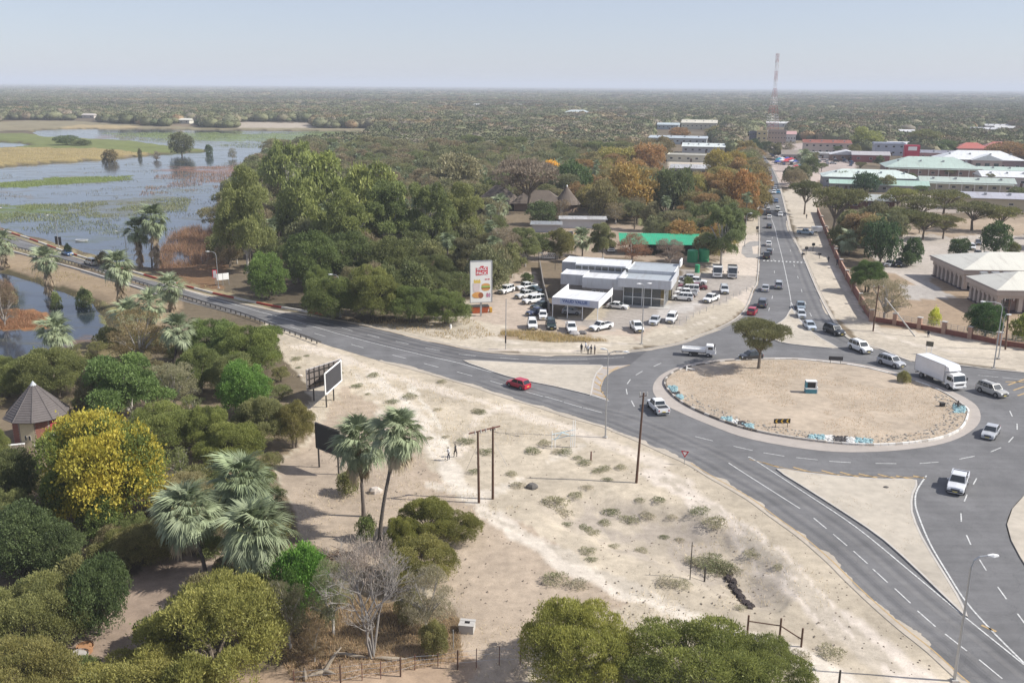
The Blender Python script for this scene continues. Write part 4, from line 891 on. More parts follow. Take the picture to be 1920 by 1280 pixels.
def person(px, py, pose, shirt, trousers, label, deg=0, s=1.0, group=None, skirt=False):
    x, y = G(px, py); o = link('person', person_mesh(pose, cloth(*shirt), cloth(*trousers), skirt), None, (x, y, gz(x, y) + .01), (0, 0, math.radians(deg)), (s,) * 3); return tag(o, label, 'person', group)
WHT = ('white', (.7, .7, .72)); NAV = ('navy', (.02, .025, .06)); BLK = ('black', (.015, .015, .018)); GRY = ('grey', (.18, .18, .2)); BLU = ('blue', (.05, .12, .30)); BRW = ('brown', (.10, .05, .03)); REDC = ('red', (.4, .03, .04)); PNK = ('pale_blue', (.45, .5, .62))

# ------------------------------------------------------------------ street furniture
def lamp_post(bx, by, ty, label, arms=((1, 2.2),), tx=None, r=.09, deg=0.0, group='street lamps along the roads', base_z=0.0):
    x, y = G(bx, by); Ht = max(3.0, hat(bx, by, ty, tx)); rx, ry, rz = ray(tx if tx is not None else bx, ty)
    t = empty('street_lamp', (x, y, base_z), math.radians(deg), label, 'street lamp', group); Ht -= base_z
    MB().tube([(0, 0, 0), (0, 0, Ht * .45), (0, 0, Ht - .9)], [r * 1.25, r, r * .75], STEEL, 10).obj('pole', t); MB().box((0, 0, .08), (.5, .5, .16), CONC).obj('base_plate', t)
    for sgn, ln in arms:
        MB().tube([(0, 0, Ht - .95), (sgn * ln * .12, 0, Ht - .35), (sgn * ln * .45, 0, Ht - .04), (sgn * ln, 0, Ht + .05)], [r * .75, r * .65, r * .6, r * .5], STEEL, 8).obj('arm', t)
        h = MB(); cx = sgn * (ln + .38); h.loft([[(cx - .42 * sgn, -.08, Ht), (cx - .42 * sgn, .08, Ht), (cx - .42 * sgn, .08, Ht + .1), (cx - .42 * sgn, -.08, Ht + .1)], [(cx, -.17, Ht - .03), (cx, .17, Ht - .03), (cx, .12, Ht + .17), (cx, -.12, Ht + .17)], [(cx + .40 * sgn, -.1, Ht + .02), (cx + .40 * sgn, .1, Ht + .02), (cx + .40 * sgn, .08, Ht + .11), (cx + .40 * sgn, -.08, Ht + .11)]], WHITE)
        h.obj('lamp_head', t)
    return t
def post(bx, by, ty, label, r=.08, mat=None, name='fence_post', cat='post', group=None, tx=None, parent=None):
    x, y = G(bx, by); z = gz(x, y); Ht = hat(bx, by, ty) - z; rx, ry, rz = ray(tx if tx is not None else bx, ty); dx = (float(rx / ry * y) - x) if tx is not None else 0
    o = MB().tube([(0, 0, -.2), (dx * .5, 0, Ht * .5), (dx, 0, Ht)], [r, r * .95, r * .85], mat or WOODP, 8).obj(name, parent, loc=(x, y, z)); return tag(o, label, cat, group) if parent is None else o
def text_mesh(txt, size, mat, depth=.02, bold=0.0, fit=None):
    cu = bpy.data.curves.new('lettering', 'FONT'); cu.body = txt; cu.size = size; cu.extrude = depth; cu.offset = bold; cu.align_x = 'CENTER'; cu.align_y = 'CENTER'; cu.resolution_u = 3
    o = bpy.data.objects.new('lettering', cu); COL.objects.link(o); dg = bpy.context.evaluated_depsgraph_get(); me = bpy.data.meshes.new_from_object(o.evaluated_get(dg)); bpy.data.objects.remove(o)
    me.name = 'lettering'; me.materials.clear(); me.materials.append(mat)
    if fit:
        xs = [v.co.x for v in me.vertices]; k = fit / (max(xs) - min(xs))
        for v in me.vertices: v.co.x *= k
    return me
# ------------------------------------------------------------------ buildings
SD = math.radians(-14)
WALLC = {}
def wallm(c): 
    k = 'wall_%d_%d_%d' % tuple(int(v * 100) for v in c); return M(k, c, .85, var=.10, scale=.7)
def roofm(c, k2=''): return corrugated('roof_%d_%d_%d' % tuple(int(v * 100) for v in c), c)
WINM = M('window_glass', (.025, .03, .038), .12, 0, .05, spec=.8); FRAMEW = M('window_frame', (.55, .54, .52), .5)
def roofshape(mb, x0, x1, y0, y1, h, rise, typ, m, ov=.6, wall=None, t=.14):
    x0 -= ov; x1 += ov; y0 -= ov; y1 += ov; ym = (y0 + y1) / 2; xm = (x0 + x1) / 2
    base = [(x0, y0), (x1, y0), (x1, y1), (x0, y1)]
    mb.add([(*p, h - t) for p in base] + [(*p, h) for p in base], [(0, 3, 2, 1), (0, 1, 5, 4), (1, 2, 6, 5), (2, 3, 7, 6), (3, 0, 4, 7)], m)
    h += .001
    if typ == 'gable': mb.add([(x0, y0, h), (x1, y0, h), (x1, y1, h), (x0, y1, h), (x0, ym, h + rise), (x1, ym, h + rise)], [(0, 1, 5, 4), (2, 3, 4, 5), (0, 4, 3), (1, 2, 5)], m)
    elif typ == 'gabley': mb.add([(x0, y0, h), (x1, y0, h), (x1, y1, h), (x0, y1, h), (xm, y0, h + rise), (xm, y1, h + rise)], [(0, 4, 5, 3), (1, 2, 5, 4), (0, 1, 4), (2, 3, 5)], m)
    elif typ == 'hip':
        q = min((y1 - y0) / 2, (x1 - x0) / 2 - .1); mb.add([(x0, y0, h), (x1, y0, h), (x1, y1, h), (x0, y1, h), (x0 + q, ym, h + rise), (x1 - q, ym, h + rise)], [(0, 1, 5, 4), (2, 3, 4, 5), (0, 4, 3), (1, 2, 5)], m)
    elif typ == 'mono': mb.add([(x0, y0, h), (x1, y0, h), (x1, y1, h + rise), (x0, y1, h + rise)], [(0, 1, 2, 3), (0, 3, 2, 1)], m)
    else: mb.add([(*p, h) for p in base], [(0, 1, 2, 3)], m)
def building(px, py, L, W, h, label, wall=(.5, .45, .4), roof=(.5, .5, .5), typ='gable', rise=2.0, rz=SD, wins=6, rows=1, cat='building', name='town_building', porch=0, door=True, extra=None, winh=1.2, group=None, ov=.6):
    """(px,py): picture point of the middle of the front wall's foot; L along the front, W deep"""
    x, y = G(px, py); t = empty(name, (x, y, 0), rz, label, cat, group); wm_ = wallm(wall)
    w = MB(); w.box((0, W / 2, h / 2), (L, W, h), wm_)
    if typ == 'gable' : pass
    w.obj('wall', t); r = MB(); roofshape(r, -L / 2, L / 2, 0, W, h, rise, typ, roofm(roof), ov); r.obj('roof', t)
    f = MB()
    if typ != 'flat':
        f.box((0, -ov - .02, h - .06), (L + 2 * ov + .04, .05, .26), wallm((.5, .5, .49)))
        for s in (-1, 1): f.box((s * (L / 2 + ov + .02), W / 2, h - .06), (.05, W + 2 * ov, .26), wallm((.5, .5, .49)))
    else:
        for s in (-1, 1): f.box((s * (L / 2 + .02), W / 2, h + .25), (.2, W + .1, .7), wm_)
        f.box((0, -.02, h + .25), (L + .24, .2, .7), wm_); f.box((0, W + .02, h + .25), (L + .24, .2, .7), wm_)
    f.obj('fascia', t)
    if L > 25 and typ != 'flat':
        for i in range(4): v_ = MB(); v_.box((-L * .36 + L * .24 * i, W * .28, h + rise * .56 + .35), (.9, .9, .9), STEEL); v_.obj('roof_vent', t)
    for rr in range(rows):
        zc = (h / rows) * (rr + .55)
        for i in range(wins):
            xx = -L / 2 + L * (i + .5) / wins; ww = min(1.8, L / wins * .55)
            fr = MB().box((xx, -.03, zc), (ww, .08, winh), FRAMEW).obj('window', t); MB().box((xx, -.08, zc), (ww * .86, .04, winh * .84), WINM).obj('pane', fr)
        for i in range(max(1, int(W / 5))):
            yy = W * (i + .5) / max(1, int(W / 5)); fr = MB().box((-L / 2 - .03, yy, zc), (.08, 1.3, winh), FRAMEW).obj('window', t); MB().box((-L / 2 - .08, yy, zc), (.04, 1.1, winh * .84), WINM).obj('pane', fr)
    if door: MB().box((L * .07, -.06, 1.05), (1.1, .1, 2.1), M('door_paint', (.12, .07, .05), .6)).obj('door', t)
    if porch:
        pr = MB(); pr.box((0, -porch / 2 - .6, h - .5), (L * .96, porch, .14), roofm(roof), rx=.08); pr.obj('porch_roof', t)
        n = max(3, int(L / 5))
        for i in range(n + 1): MB().box((-L * .47 + L * .94 * i / n, -porch - .35, (h - .6) / 2), (.34, .34, h - .6), wallm((.55, .52, .48))).obj('column', t)
    return t
MINT = (.42, .52, .44); GREENR = (.41, .50, .44); WHITER = (.66, .67, .67); PALEB = (.42, .47, .50); CREAMW = (.50, .44, .35)
building(1630, 352, 42, 18, 4.6, 'long grey-walled building with a pale mint metal roof behind the flat-topped thorn trees', (.30, .30, .33), (.55, .62, .57), 'hip', 3.2, wins=9, porch=0)
building(1748, 335, 46, 24, 5.4, 'big brick hall under a broad green hip roof with white pilasters', (.30, .21, .18), GREENR, 'hip', 5.0, wins=7, porch=1.2)
building(1812, 362, 39, 10, 4.6, 'low cream office with a dull green gable roof and white front columns', (.42, .38, .30), (.40, .46, .41), 'gable', 2.0, wins=7, porch=1.6)
building(1870, 395, 36, 11, 4.6, 'beige wall building with a long lilac grey roof at the right edge', (.45, .39, .27), (.40, .40, .44), 'gable', 1.8, wins=4, door=False, winh=.7)
t = building(1838, 324, 44, 22, 7.0, 'large white roofed mall with a pink gabled entrance and blue lower front', (.30, .22, .22), WHITER, 'hip', 4.5, wins=6, rows=1)
pd = MB(); pd.box((2, -2.2, 3.6), (15, 4.2, 7.2), wallm((.42, .33, .30))); roofshape(pd, -5.5, 9.5, -4.4, 2, 7.2, 3.0, 'gabley', roofm(WHITER), .7); pd.obj('entrance_gable', t)
for i in range(3): MB().box((-2.6 + i * 4.6, -4.36, 3.8), (2.4, .12, 3.4), WINM).obj('window', t)
MB().box((14, -.5, 2.0), (16, .3, 1.6), wallm((.08, .22, .30))).obj('blue_panel', t)
building(1765, 302, 36, 18, 5.0, 'long low block with a lilac flat roof beside the red sign tower', (.32, .22, .22), (.45, .44, .50), 'mono', .8, wins=8)
o = MB(); o.box((0, 0, 5), (9, 6, 10), M('red_cladding', (.42, .02, .06), .6)); o.box((0, -3.1, 8), (5.2, .15, 2.4), WHITE); thing(o, 'sign_tower', 'bright red square sign tower with a white panel above the mall', 'sign tower', (*G(1707, 302), 0), SD)
building(1823, 292, 21, 14, 5.0, 'building with a red hip roof and white columns behind the mall', (.45, .38, .36), (.45, .13, .10), 'hip', 3.6, wins=5, porch=1.5)
building(1872, 290, 20, 14, 4.6, 'red brown hip roofed house at the right behind the white mall roof', (.35, .22, .18), (.42, .14, .11), 'hip', 4, wins=4)
t = building(1550, 289, 32, 16, 7.5, 'cream two storey block with an orange tiled edge roof and outside stairs', (.46, .40, .35), (.46, .17, .11), 'mono', 1.6, wins=7, rows=2)
building(1587, 302, 20, 14, 4, 'brown shop with a shallow white gable roof by the market', (.24, .16, .12), (.58, .58, .58), 'gabley', 2.4, wins=4)
building(1632, 305, 22, 12, 4.6, 'maroon shed with grey roof left of the big green roof', (.25, .08, .08), (.40, .38, .38), 'gable', 2, wins=3)
building(1667, 292, 20, 14, 8, 'pale blue and white box building behind the maroon shed', (.42, .44, .50), (.50, .52, .58), 'flat', 0, wins=4, rows=2)
building(1685, 283, 15, 14, 5, 'long white low shed among the trees behind the town', (.5, .49, .48), (.60, .60, .60), 'gable', 1.5, wins=3)
building(1905, 352, 30, 18, 4.8, 'white roofed building cut by the right edge below the mall', (.40, .37, .35), WHITER, 'gable', 2.2, wins=6)
building(1878, 333, 34, 12, 3.6, 'ochre walled shed with a green sloping roof in front of the mall', (.30, .19, .09), (.40, .49, .43), 'gable', 1.6, wins=3, door=False)
building(1582, 357, 12, 8, 3, 'small green roofed kiosk in front of the mint roof', (.35, .33, .30), (.36, .50, .42), 'gable', 1.6, wins=2)
building(1690, 362, 22, 9, 3.2, 'small green gabled outbuilding beside the dark tree', (.30, .28, .26), (.34, .47, .40), 'gable', 2, wins=3)
building(1632, 393, 17, 10, 3.4, 'brown brick house with a grey sheet roof among the thorn trees', (.16, .07, .05), (.36, .38, .36), 'gable', 2, wins=3)
building(1270, 271, 46, 16, 5, 'long pale blue grey shed roof left of the far street', (.40, .43, .44), PALEB, 'gable', 1.6, wins=9)
building(1318, 288, 29, 16, 4.6, 'white sheet roof with mint ridge left of the street', (.5, .5, .5), (.60, .64, .61), 'gable', 2.2, wins=6)
building(1290, 304, 26, 16, 4, 'cream flat building behind the orange brown trees', (.52, .50, .42), (.55, .53, .46), 'flat', 0, wins=5)
building(1293, 329, 21, 12, 3.6, 'bright white low vaulted roof behind the yellow green trees', (.6, .6, .6), (.70, .70, .71), 'mono', 1.2, wins=3)
building(1310, 243, 38, 26, 7, 'large cream warehouse roof in the woodland beyond the town', (.50, .46, .36), (.58, .54, .44), 'gable', 3, wins=8)
building(1252, 243, 23, 16, 5, 'bluish grey shed left of the cream warehouse', (.35, .4, .42), (.42, .48, .50), 'gable', 2, wins=5)
building(1427, 273, 8, 10, 11, 'yellow and grey tower block at the end of the street', (.52, .43, .24), (.4, .38, .34), 'flat', 0, wins=2, rows=3, name='tower_block')
building(1411, 272, 6, 12, 10, 'dark glazed block beside the yellow tower block', (.12, .12, .15), (.25, .25, .27), 'flat', 0, wins=3, rows=3, name='tower_block')
building(1456, 272, 14, 14, 11, 'brown office block with dark window bands under the radio mast', (.30, .24, .21), (.35, .32, .30), 'flat', 0, wins=6, rows=3, name='office_block')
building(1481, 268, 9, 12, 7, 'white shop with a pink roof right of the brown office block', (.6, .58, .56), (.50, .30, .28), 'gable', 2.5, wins=4)
building(1490, 302, 16, 14, 4, 'brown thatched looking low shop behind the market trees', (.35, .32, .30), (.26, .22, .18), 'gable', 2.5, wins=5)
building(1538, 297, 20, 8, 3.2, 'white carport roof behind the market cars', (.45, .45, .45), (.62, .62, .62), 'mono', .6, wins=3)
building(891, 206, 33, 22, 6, 'bright white roof alone in the distant woodland', (.6, .6, .6), (.74, .74, .74), 'hip', 5, wins=4)
building(970, 203, 42, 22, 6, 'grey shed with a long roof in the far woodland', (.45, .47, .5), (.52, .54, .57), 'gable', 2, wins=4)
building(1080, 219, 44, 24, 5, 'pale green grey roofs in the mid distance', (.45, .47, .47), (.48, .53, .52), 'hip', 5, wins=5)
building(1103, 231, 25, 20, 4, 'bright white flat roof in front of the pale green roofs', (.6, .6, .6), (.72, .72, .72), 'gable', 1.5, wins=4)
for i, (px, py, L, c) in enumerate([(250, 191, 40, (.6, .58, .52)), (335, 188, 30, (.62, .62, .6)), (122, 219, 12, (.6, .55, .5)), (345, 232, 14, (.6, .58, .5)), (165, 222, 18, (.5, .45, .4)), (930, 166.6, 20, (.6, .6, .6)), (1850, 250, 30, (.5, .5, .5)), (1888, 247, 24, (.55, .55, .52)), (1870, 243, 26, (.5, .5, .5)), (1700, 255, 14, (.6, .6, .6)), (1632, 205, 20, (.6, .6, .6)), (925, 173, 60, (.6, .6, .6)), (1160, 226, 26, (.5, .5, .48)), (1500, 226, 20, (.62, .6, .5)), (1458, 238, 26, (.6, .6, .58)), (760, 185, 34, (.6, .6, .58))]):
    building(px, py, L, 10, 4, ['small white house on the far river bank', 'small pale house in the far woodland'][i > 1], c, c, 'gable', 2, wins=2, door=False, name='distant_house', group='small distant houses')
# white store roof and grey sheds in the yard behind the dealership
building(1093, 428, 14.7, 5, 3.0, 'long white container roof in the yard behind the car dealer', (.55, .55, .55), (.70, .70, .70), 'mono', .3, wins=0, door=False, rz=-.03, name='storage_shed')
building(1024, 436, 9, 5, 2.6, 'low grey roofed store left of the white container roof', (.4, .4, .42), (.48, .50, .52), 'mono', .3, wins=0, door=False, rz=-.05, name='storage_shed')
# green shade-net shed and tanks
t = empty('shade_net_shed', (*G(1246, 478), 0), -.06, 'low shed under a bright green shade net roof beside green tanks', 'shed')
NET = corrugated('green_net', (.02, .30, .16), .5, .7, .2)
r = MB(); r.box((0, 3.2, 3.9), (25, 10, .14), NET, rx=.16); r.obj('roof', t); w = MB(); w.box((1, 7.2, 2.0), (21, .15, 4.0), wallm((.10, .09, .08))); w.obj('back_wall', t)
for i in range(6): MB().box((-11 + i * 4.4, -1.3, 1.55), (.16, .16, 3.1), DARKST).obj('post', t)
TANK = M('tank_green', (.03, .30, .13), .45, var=.1)
for px, py, r_, h_, lb in [(1298, 491, 1.45, 3.4, 'tall green water tank nearer the white building'), (1319, 490, 1.45, 3.6, 'green water tank partly behind the big willowy tree'), (1307, 511, .62, 2.1, 'slim green water tank in front of the two large ones')]:
    b = MB(); pts = [(0, 0, z) for z in (0, .05)]; rr = [r_ * .98, r_]
    for q in range(7): z = .1 + (h_ * .86) * q / 6; pts += [(0, 0, z), (0, 0, z + .12)]; rr += [r_, r_ * .97]
    pts += [(0, 0, h_ * .95), (0, 0, h_)]; rr += [r_ * .8, r_ * .25]; b.tube(pts, rr, TANK, 20); thing(b, 'water_tank', lb, 'water tank', (*G(px, py), 0), group='green water tanks')
# thatched lodge
THATCH = M('thatch', (.13, .105, .085), .95, var=.3, scale=3, bump=.6)
def thatched(px, py, L, W, h, rise, rz, lb, cone=False):
    t = empty('thatched_lodge', (*G(px, py), 0), rz, lb, 'building'); w = MB()
    if cone:
        w.tube([(0, 0, 0), (0, 0, h)], L * .42, wallm((.25, .18, .13)), 16); w.obj('wall', t); r = MB(); r.tube([(0, 0, h - .4), (0, 0, h + rise * .5), (0, 0, h + rise)], [L * .56, L * .26, .15], THATCH, 20); r.obj('roof', t); MB().tube([(0, 0, h + rise - .1), (0, 0, h + rise + .5)], [.35, .2], WHITE, 8).obj('finial', t)
    else:
        w.box((0, 0, h / 2), (L, W, h), wallm((.22, .16, .12))); w.obj('wall', t); r = MB(); roofshape(r, -L / 2, L / 2, -W / 2, W / 2, h, rise, 'hip', THATCH, 1.2, t=.3); r.obj('roof', t)
thatched(935, 392, 12, 9, 3, 6, -.5, 'dark thatched lodge roof half hidden by the big leafless tree'); thatched(1008, 394, 17, 9, 3, 4.5, -.1, 'long thatched roof running behind the leafless tree'); thatched(1062, 396, 9.5, 9.5, 3.2, 6, 0, 'conical thatched roof with a white tip', True)

# ------------------------------------------------------------------ car dealership
gx, gy = G(1169, 571.6); g2 = G(1226, 575.6); DR = math.atan2(g2[1] - gy, g2[0] - gx)
t = empty('car_showroom', (gx, gy, 0), DR, 'white and grey car showroom with stepped flat roofs and a glazed corner', 'building')
CL = corrugated('white_cladding', (.50, .51, .53), .3, .4, .05); BLK2 = M('grey_block_wall', (.22, .20, .18), .9, var=.1, scale=1.5, bump=.3); RW = corrugated('showroom_roof', (.66, .665, .67), .4, .4, .08); RG = corrugated('grey_roof', (.36, .39, .41), .4, .45, .12); YW = M('yellow_wall', (.50, .42, .22), .7)
def blk(x0, x1, y0, y1, h, split, name, roof, par=.35, ftop=None):
    w = MB(); 
    if split > 0: w.box(((x0 + x1) / 2, (y0 + y1) / 2, split / 2), (x1 - x0 - .12, y1 - y0 - .12, split), BLK2)
    w.box(((x0 + x1) / 2, (y0 + y1) / 2, (split + h) / 2), (x1 - x0, y1 - y0, h - split), CL); w.obj('wall', t)
    r = MB(); r.box(((x0 + x1) / 2, (y0 + y1) / 2, h + .03), (x1 - x0 - .3, y1 - y0 - .3, .06), roof); r.obj(name, t)
    p = MB()
    for (cx, cy, dx, dy) in (((x0 + x1) / 2, y0 + .06, x1 - x0 + .06, .14), ((x0 + x1) / 2, y1 - .06, x1 - x0 + .06, .14), (x0 + .06, (y0 + y1) / 2, .14, y1 - y0 - .2), (x1 - .06, (y0 + y1) / 2, .14, y1 - y0 - .2)): p.box((cx, cy, h + par / 2), (dx, dy, par), WHITE)
    p.obj('parapet', t)
blk(-9.2, -.3, .4, 6.2, 5.3, 3.1, 'roof', RW, .12); blk(-14.5, -9.2, 2.6, 8.4, 5.3, 3.1, 'roof', RW, .12); blk(-12.5, -1.2, 8.4, 16.5, 6.6, 3.1, 'roof', RW, .15); blk(-17.5, -9, 16.5, 24, 5.4, 3.1, 'roof', RW, .12); blk(-1.2, 9.2, 9.4, 21, 5.4, 3.1, 'roof', RG, .25)
cl = MB()
for i in range(8): cl.box((-11.8 + i * 1.5, 8.32, 6.05), (1.2, .08, .7), WINM)
for i in range(8): MB().box((-11.8 + i * 1.5, 8.36, 5.95), (1.25, .07, .75), GLASS).obj('clerestory_window', t)
# showroom box
f = MB(); X0, X1, Y0, Y1, Z0, Z1 = -1.2, 9.9, -.9, 9.2, 4.1, 6.0
f.box(((X0 + X1) / 2, Y0, (Z0 + Z1) / 2), (X1 - X0, .25, Z1 - Z0), CL); f.box(((X0 + X1) / 2, Y1, (Z0 + Z1) / 2), (X1 - X0, .25, Z1 - Z0), CL)
for xx in (X0, X1): f.box((xx, (Y0 + Y1) / 2, (Z0 + Z1) / 2), (.25, Y1 - Y0 - .25, Z1 - Z0), CL)
f.obj('fascia', t); r = MB(); r.box(((X0 + X1) / 2, (Y0 + Y1) / 2, 5.2), (X1 - X0 - .3, Y1 - Y0 - .3, .1), RG); r.obj('roof', t)
MB().box((4, .02, .08), (11.6, 3.6, .16), CONC).obj('step', t)
MB().box((4.0, 8.9, 2.1), (9.8, .2, 4.1), YW).obj('inner_wall', t); MB().box((4.0, 4.5, 2.9), (9, 3.0, .9), YW).obj('mezzanine', t); MB().box((1.8, 2.2, 1.2), (3.6, .15, 2.2), M('grey_screen', (.35, .36, .38), .7)).obj('partition', t)
SG = M('shop_glass', (.10, .12, .13), .05, 0, .02, spec=.9)
nt = SG.node_tree; tr_ = nt.nodes.new('ShaderNodeBsdfTransparent'); mx = nt.nodes.new('ShaderNodeMixShader'); mx.inputs[0].default_value = .45
nt.links.new(tr_.outputs[0], mx.inputs[1]); nt.links.new(nt.nodes['Principled BSDF'].outputs[0], mx.inputs[2]); nt.links.new(mx.outputs[0], nt.nodes['Material Output'].inputs['Surface'])
for i in range(4):
    MB().box((.9 + i * 2.0, 0, 2.1), (1.86, .03, 3.9), SG).obj('shop_window', t); MB().box((-.1 + i * 2.0, -.02, 2.1), (.12, .12, 4.1), WHITE).obj('mullion', t)
for i in range(4):
    yy = .9 + i * 2.0; MB().box((8.6, yy, 2.1), (.03, 1.86, 3.9), SG).obj('shop_window', t); MB().box((8.62, yy - 1, 2.1), (.12, .12, 4.1), WHITE).obj('mullion', t)
MB().box((4, 0, 1.9), (8.4, .1, .1), WHITE).obj('transom', t)
for xx in (-6.6, -4.9):
    w_ = MB().box((xx, .38, 2.0), (.9, .12, 1.5), FRAMEW).obj('window', t); MB().box((xx, .31, 2.35), (.75, .05, .65), WINM).obj('pane', w_); MB().box((xx, .31, 1.6), (.75, .05, .6), WINM).obj('pane', w_)
for xx in (9.5, ): MB().box((xx, 21.05, 6.0), (.3, 4, 1.5), WHITE).obj('parapet', t)
# canopy
a = G(1036, 593.5); b = G(1120, 602); c = G(1146, 578.5); CRz = math.atan2(b[1] - a[1], b[0] - a[0]); CLn = math.hypot(b[0] - a[0], b[1] - a[1])
t = empty('entrance_canopy', (*a, 0), CRz, 'white carport canopy with blue lettering on its front in front of the showroom', 'canopy')
dv = (c[0] - b[0], c[1] - b[1]); cdx = dv[0] * math.cos(-CRz) - dv[1] * math.sin(-CRz); cdy = dv[0] * math.sin(-CRz) + dv[1] * math.cos(-CRz)
for u in (0, .333, .666, 1.0): MB().tube([(CLn * u, 0, 0), (CLn * u, 0, 2.6)], .09, WHITE, 8).obj('post', t)
MB().tube([(CLn + cdx, cdy, 0), (CLn + cdx, cdy, 3.0)], .09, WHITE, 8).obj('post', t); MB().tube([(cdx, cdy, 0), (cdx, cdy, 3.0)], .09, WHITE, 8).obj('post', t)
r = MB(); zf, zb_ = 3.75, 3.35
r.add([(0, 0, zf), (CLn, 0, zf), (CLn + cdx, cdy, zb_), (cdx, cdy, zb_), (0, 0, zf - .12), (CLn, 0, zf - .12), (CLn + cdx, cdy, zb_ - .12), (cdx, cdy, zb_ - .12)], [(0, 1, 2, 3), (7, 6, 5, 4)], RW); r.obj('roof', t)
fa = MB(); fa.box((CLn / 2, -.1, 3.35), (CLn + .3, .12, 1.45), M('fascia_grey', (.50, .51, .55), .5)); fa.obj('fascia', t)
for s, ox in ((0, -.12), (1, CLn + .12)):
    fa = MB(); fa.add([(ox, -.15, 2.62), (ox + cdx, cdy, 3.0), (ox + cdx, cdy, 4.5), (ox, -.15, 4.1), (ox + .1, -.15, 2.62), (ox + cdx + .1, cdy, 3.0), (ox + cdx + .1, cdy, 4.5), (ox + .1, -.15, 4.1)], [(0, 1, 2, 3), (7, 6, 5, 4), (0, 4, 5, 1), (2, 6, 7, 3), (1, 5, 6, 2), (0, 3, 7, 4)], WHITE); fa.obj('fascia', t)
LB = M('sign_blue', (.06, .10, .28), .5); SP = M('sign_panel_pale', (.40, .46, .60), .5)
MB().box((CLn * .5, -.18, 3.42), (CLn * .66, .03, 1.1), SP).obj('sign_panel', t)
link('lettering', text_mesh('VALID VALUE', .85, LB, .01, .03, CLn * .56), t, (CLn * .5, -.21, 3.5), (math.pi / 2, 0, 0))
# dark boundary wall and shade beside the yard
o = MB(); P = GP([(1012, 502), (1018, 540), (1030, 590)])
for p, q in zip(P[:-1], P[1:]): o.box(((p[0] + q[0]) / 2, (p[1] + q[1]) / 2, .95), (math.hypot(q[0] - p[0], q[1] - p[1]), .2, 1.9), BLK2, math.atan2(q[1] - p[1], q[0] - p[0]))
thing(o, 'boundary_wall', 'grey yard wall along the left side of the car showroom', 'wall', (0, 0, 0))
t = empty('lattice_gate', (*G(1025, 505), 0), DR, 'white lattice screen at the back left corner of the showroom yard', 'gate')
for i in range(9): MB().box((-2 + i * .5, 0, 3.6), (.06, .05, 1.3), WHITE, ry=.5).obj('slat', t)
for zz in (3.0, 4.2): MB().box((0, .03, zz), (4.4, .06, .08), WHITE).obj('rail', t)
for s in (-1, 1): MB().box((s * 2.2, 0, 2.1), (.1, .1, 4.3), DARKST).obj('post', t)

# ------------------------------------------------------------------ government building, right edge
PKW = M('pink_brick', (.36, .255, .22), .85, var=.12, scale=2); CRM = M('cream_render', (.50, .43, .37), .8, var=.08); RC = corrugated('cream_roof', (.60, .58, .50), .35, .4, .08); PLN = M('dark_plinth', (.08, .065, .07), .8)
def pavilion(sw, ang_n, nlen, elen, h, lb, ncol):
    x, y = sw; t = empty('office_pavilion', (x, y, 0), ang_n - math.pi / 2, lb, 'building')
    # local x east, y north
    MB().box((elen / 2 + 1.4, nlen / 2, h / 2), (elen - 2.8, nlen - 2.8, h), PKW).obj('wall', t)
    MB().box((elen / 2, nlen / 2, .15), (elen + .6, nlen + .6, .3), PLN).obj('plinth', t)
    f = MB(); f.box((elen / 2, nlen / 2, h + .05), (elen + 1.6, nlen + 1.6, .9), CRM); f.box((elen / 2, nlen / 2, h - .75), (elen + .5, nlen + .5, .7), CRM); f.box((elen / 2, nlen / 2, h + .58), (elen + 2.0, nlen + 2.0, .16), M('gutter', (.30, .25, .23), .7)); f.obj('fascia', t)
    r = MB(); roofshape(r, -.7, elen + .7, -.7, nlen + .7, h + .78, 2.6, 'hip', RC, .2); r.obj('roof', t)
    for i in range(ncol):
        yy = .5 + (nlen - 1) * i / (ncol - 1); MB().box((.3, yy, h / 2 - .3), (.9, .9, h - .6), CRM).obj('column', t); MB().box((.3, yy, h - 1.25), (1.15, 1.5, .4), CRM).obj('column_head', t)
        if i < ncol - 1: w_ = MB().box((1.36, yy + (nlen - 1) / (ncol - 1) / 2, 1.9), (.12, 1.3, 1.9), FRAMEW).obj('window', t); MB().box((1.28, yy + (nlen - 1) / (ncol - 1) / 2, 1.9), (.06, 1.1, 1.7), WINM).obj('pane', w_)
    n2 = int(elen / 4)
    for i in range(1, n2 + 1):
        xx = .5 + (elen - 1) * i / n2; MB().box((xx, .3, h / 2 - .3), (.9, .9, h - .6), CRM).obj('column', t)
        w_ = MB().box((xx - 2, 1.36, 1.9), (1.5, .12, 1.9), FRAMEW).obj('window', t); MB().box((xx - 2, 1.28, 1.9), (1.3, .06, 1.7), WINM).obj('pane', w_)
    return t
sw1 = G(1806, 545); nw1 = G(1749, 517); an = math.atan2(nw1[1] - sw1[1], nw1[0] - sw1[0]); nl = math.hypot(nw1[1] - sw1[1], nw1[0] - sw1[0])
pavilion(sw1, an, nl, 36, 4.3, 'cream roofed colonnaded office pavilion, the further one at the right edge', 8)
sw2 = G(1868, 587); nw2 = G(1822, 561); nl2 = math.hypot(nw2[1] - sw2[1], nw2[0] - sw2[0])
pavilion(sw2, an, nl2, 34, 4.3, 'cream roofed colonnaded office pavilion, the nearer one cut by the right edge', 7)
lk = MB(); xa = G(1812, 552); 
for i in range(9): lk.box((2.5 + i * 2.6, 1.5, 5.4), (1.6, .9, .8), STEEL)
thing(lk, 'rooftop_coolers', 'row of silver air coolers in the gap between the two cream roofs', 'air coolers', (*G(1822, 560), 0), an - math.pi / 2)['kind'] = 'stuff'

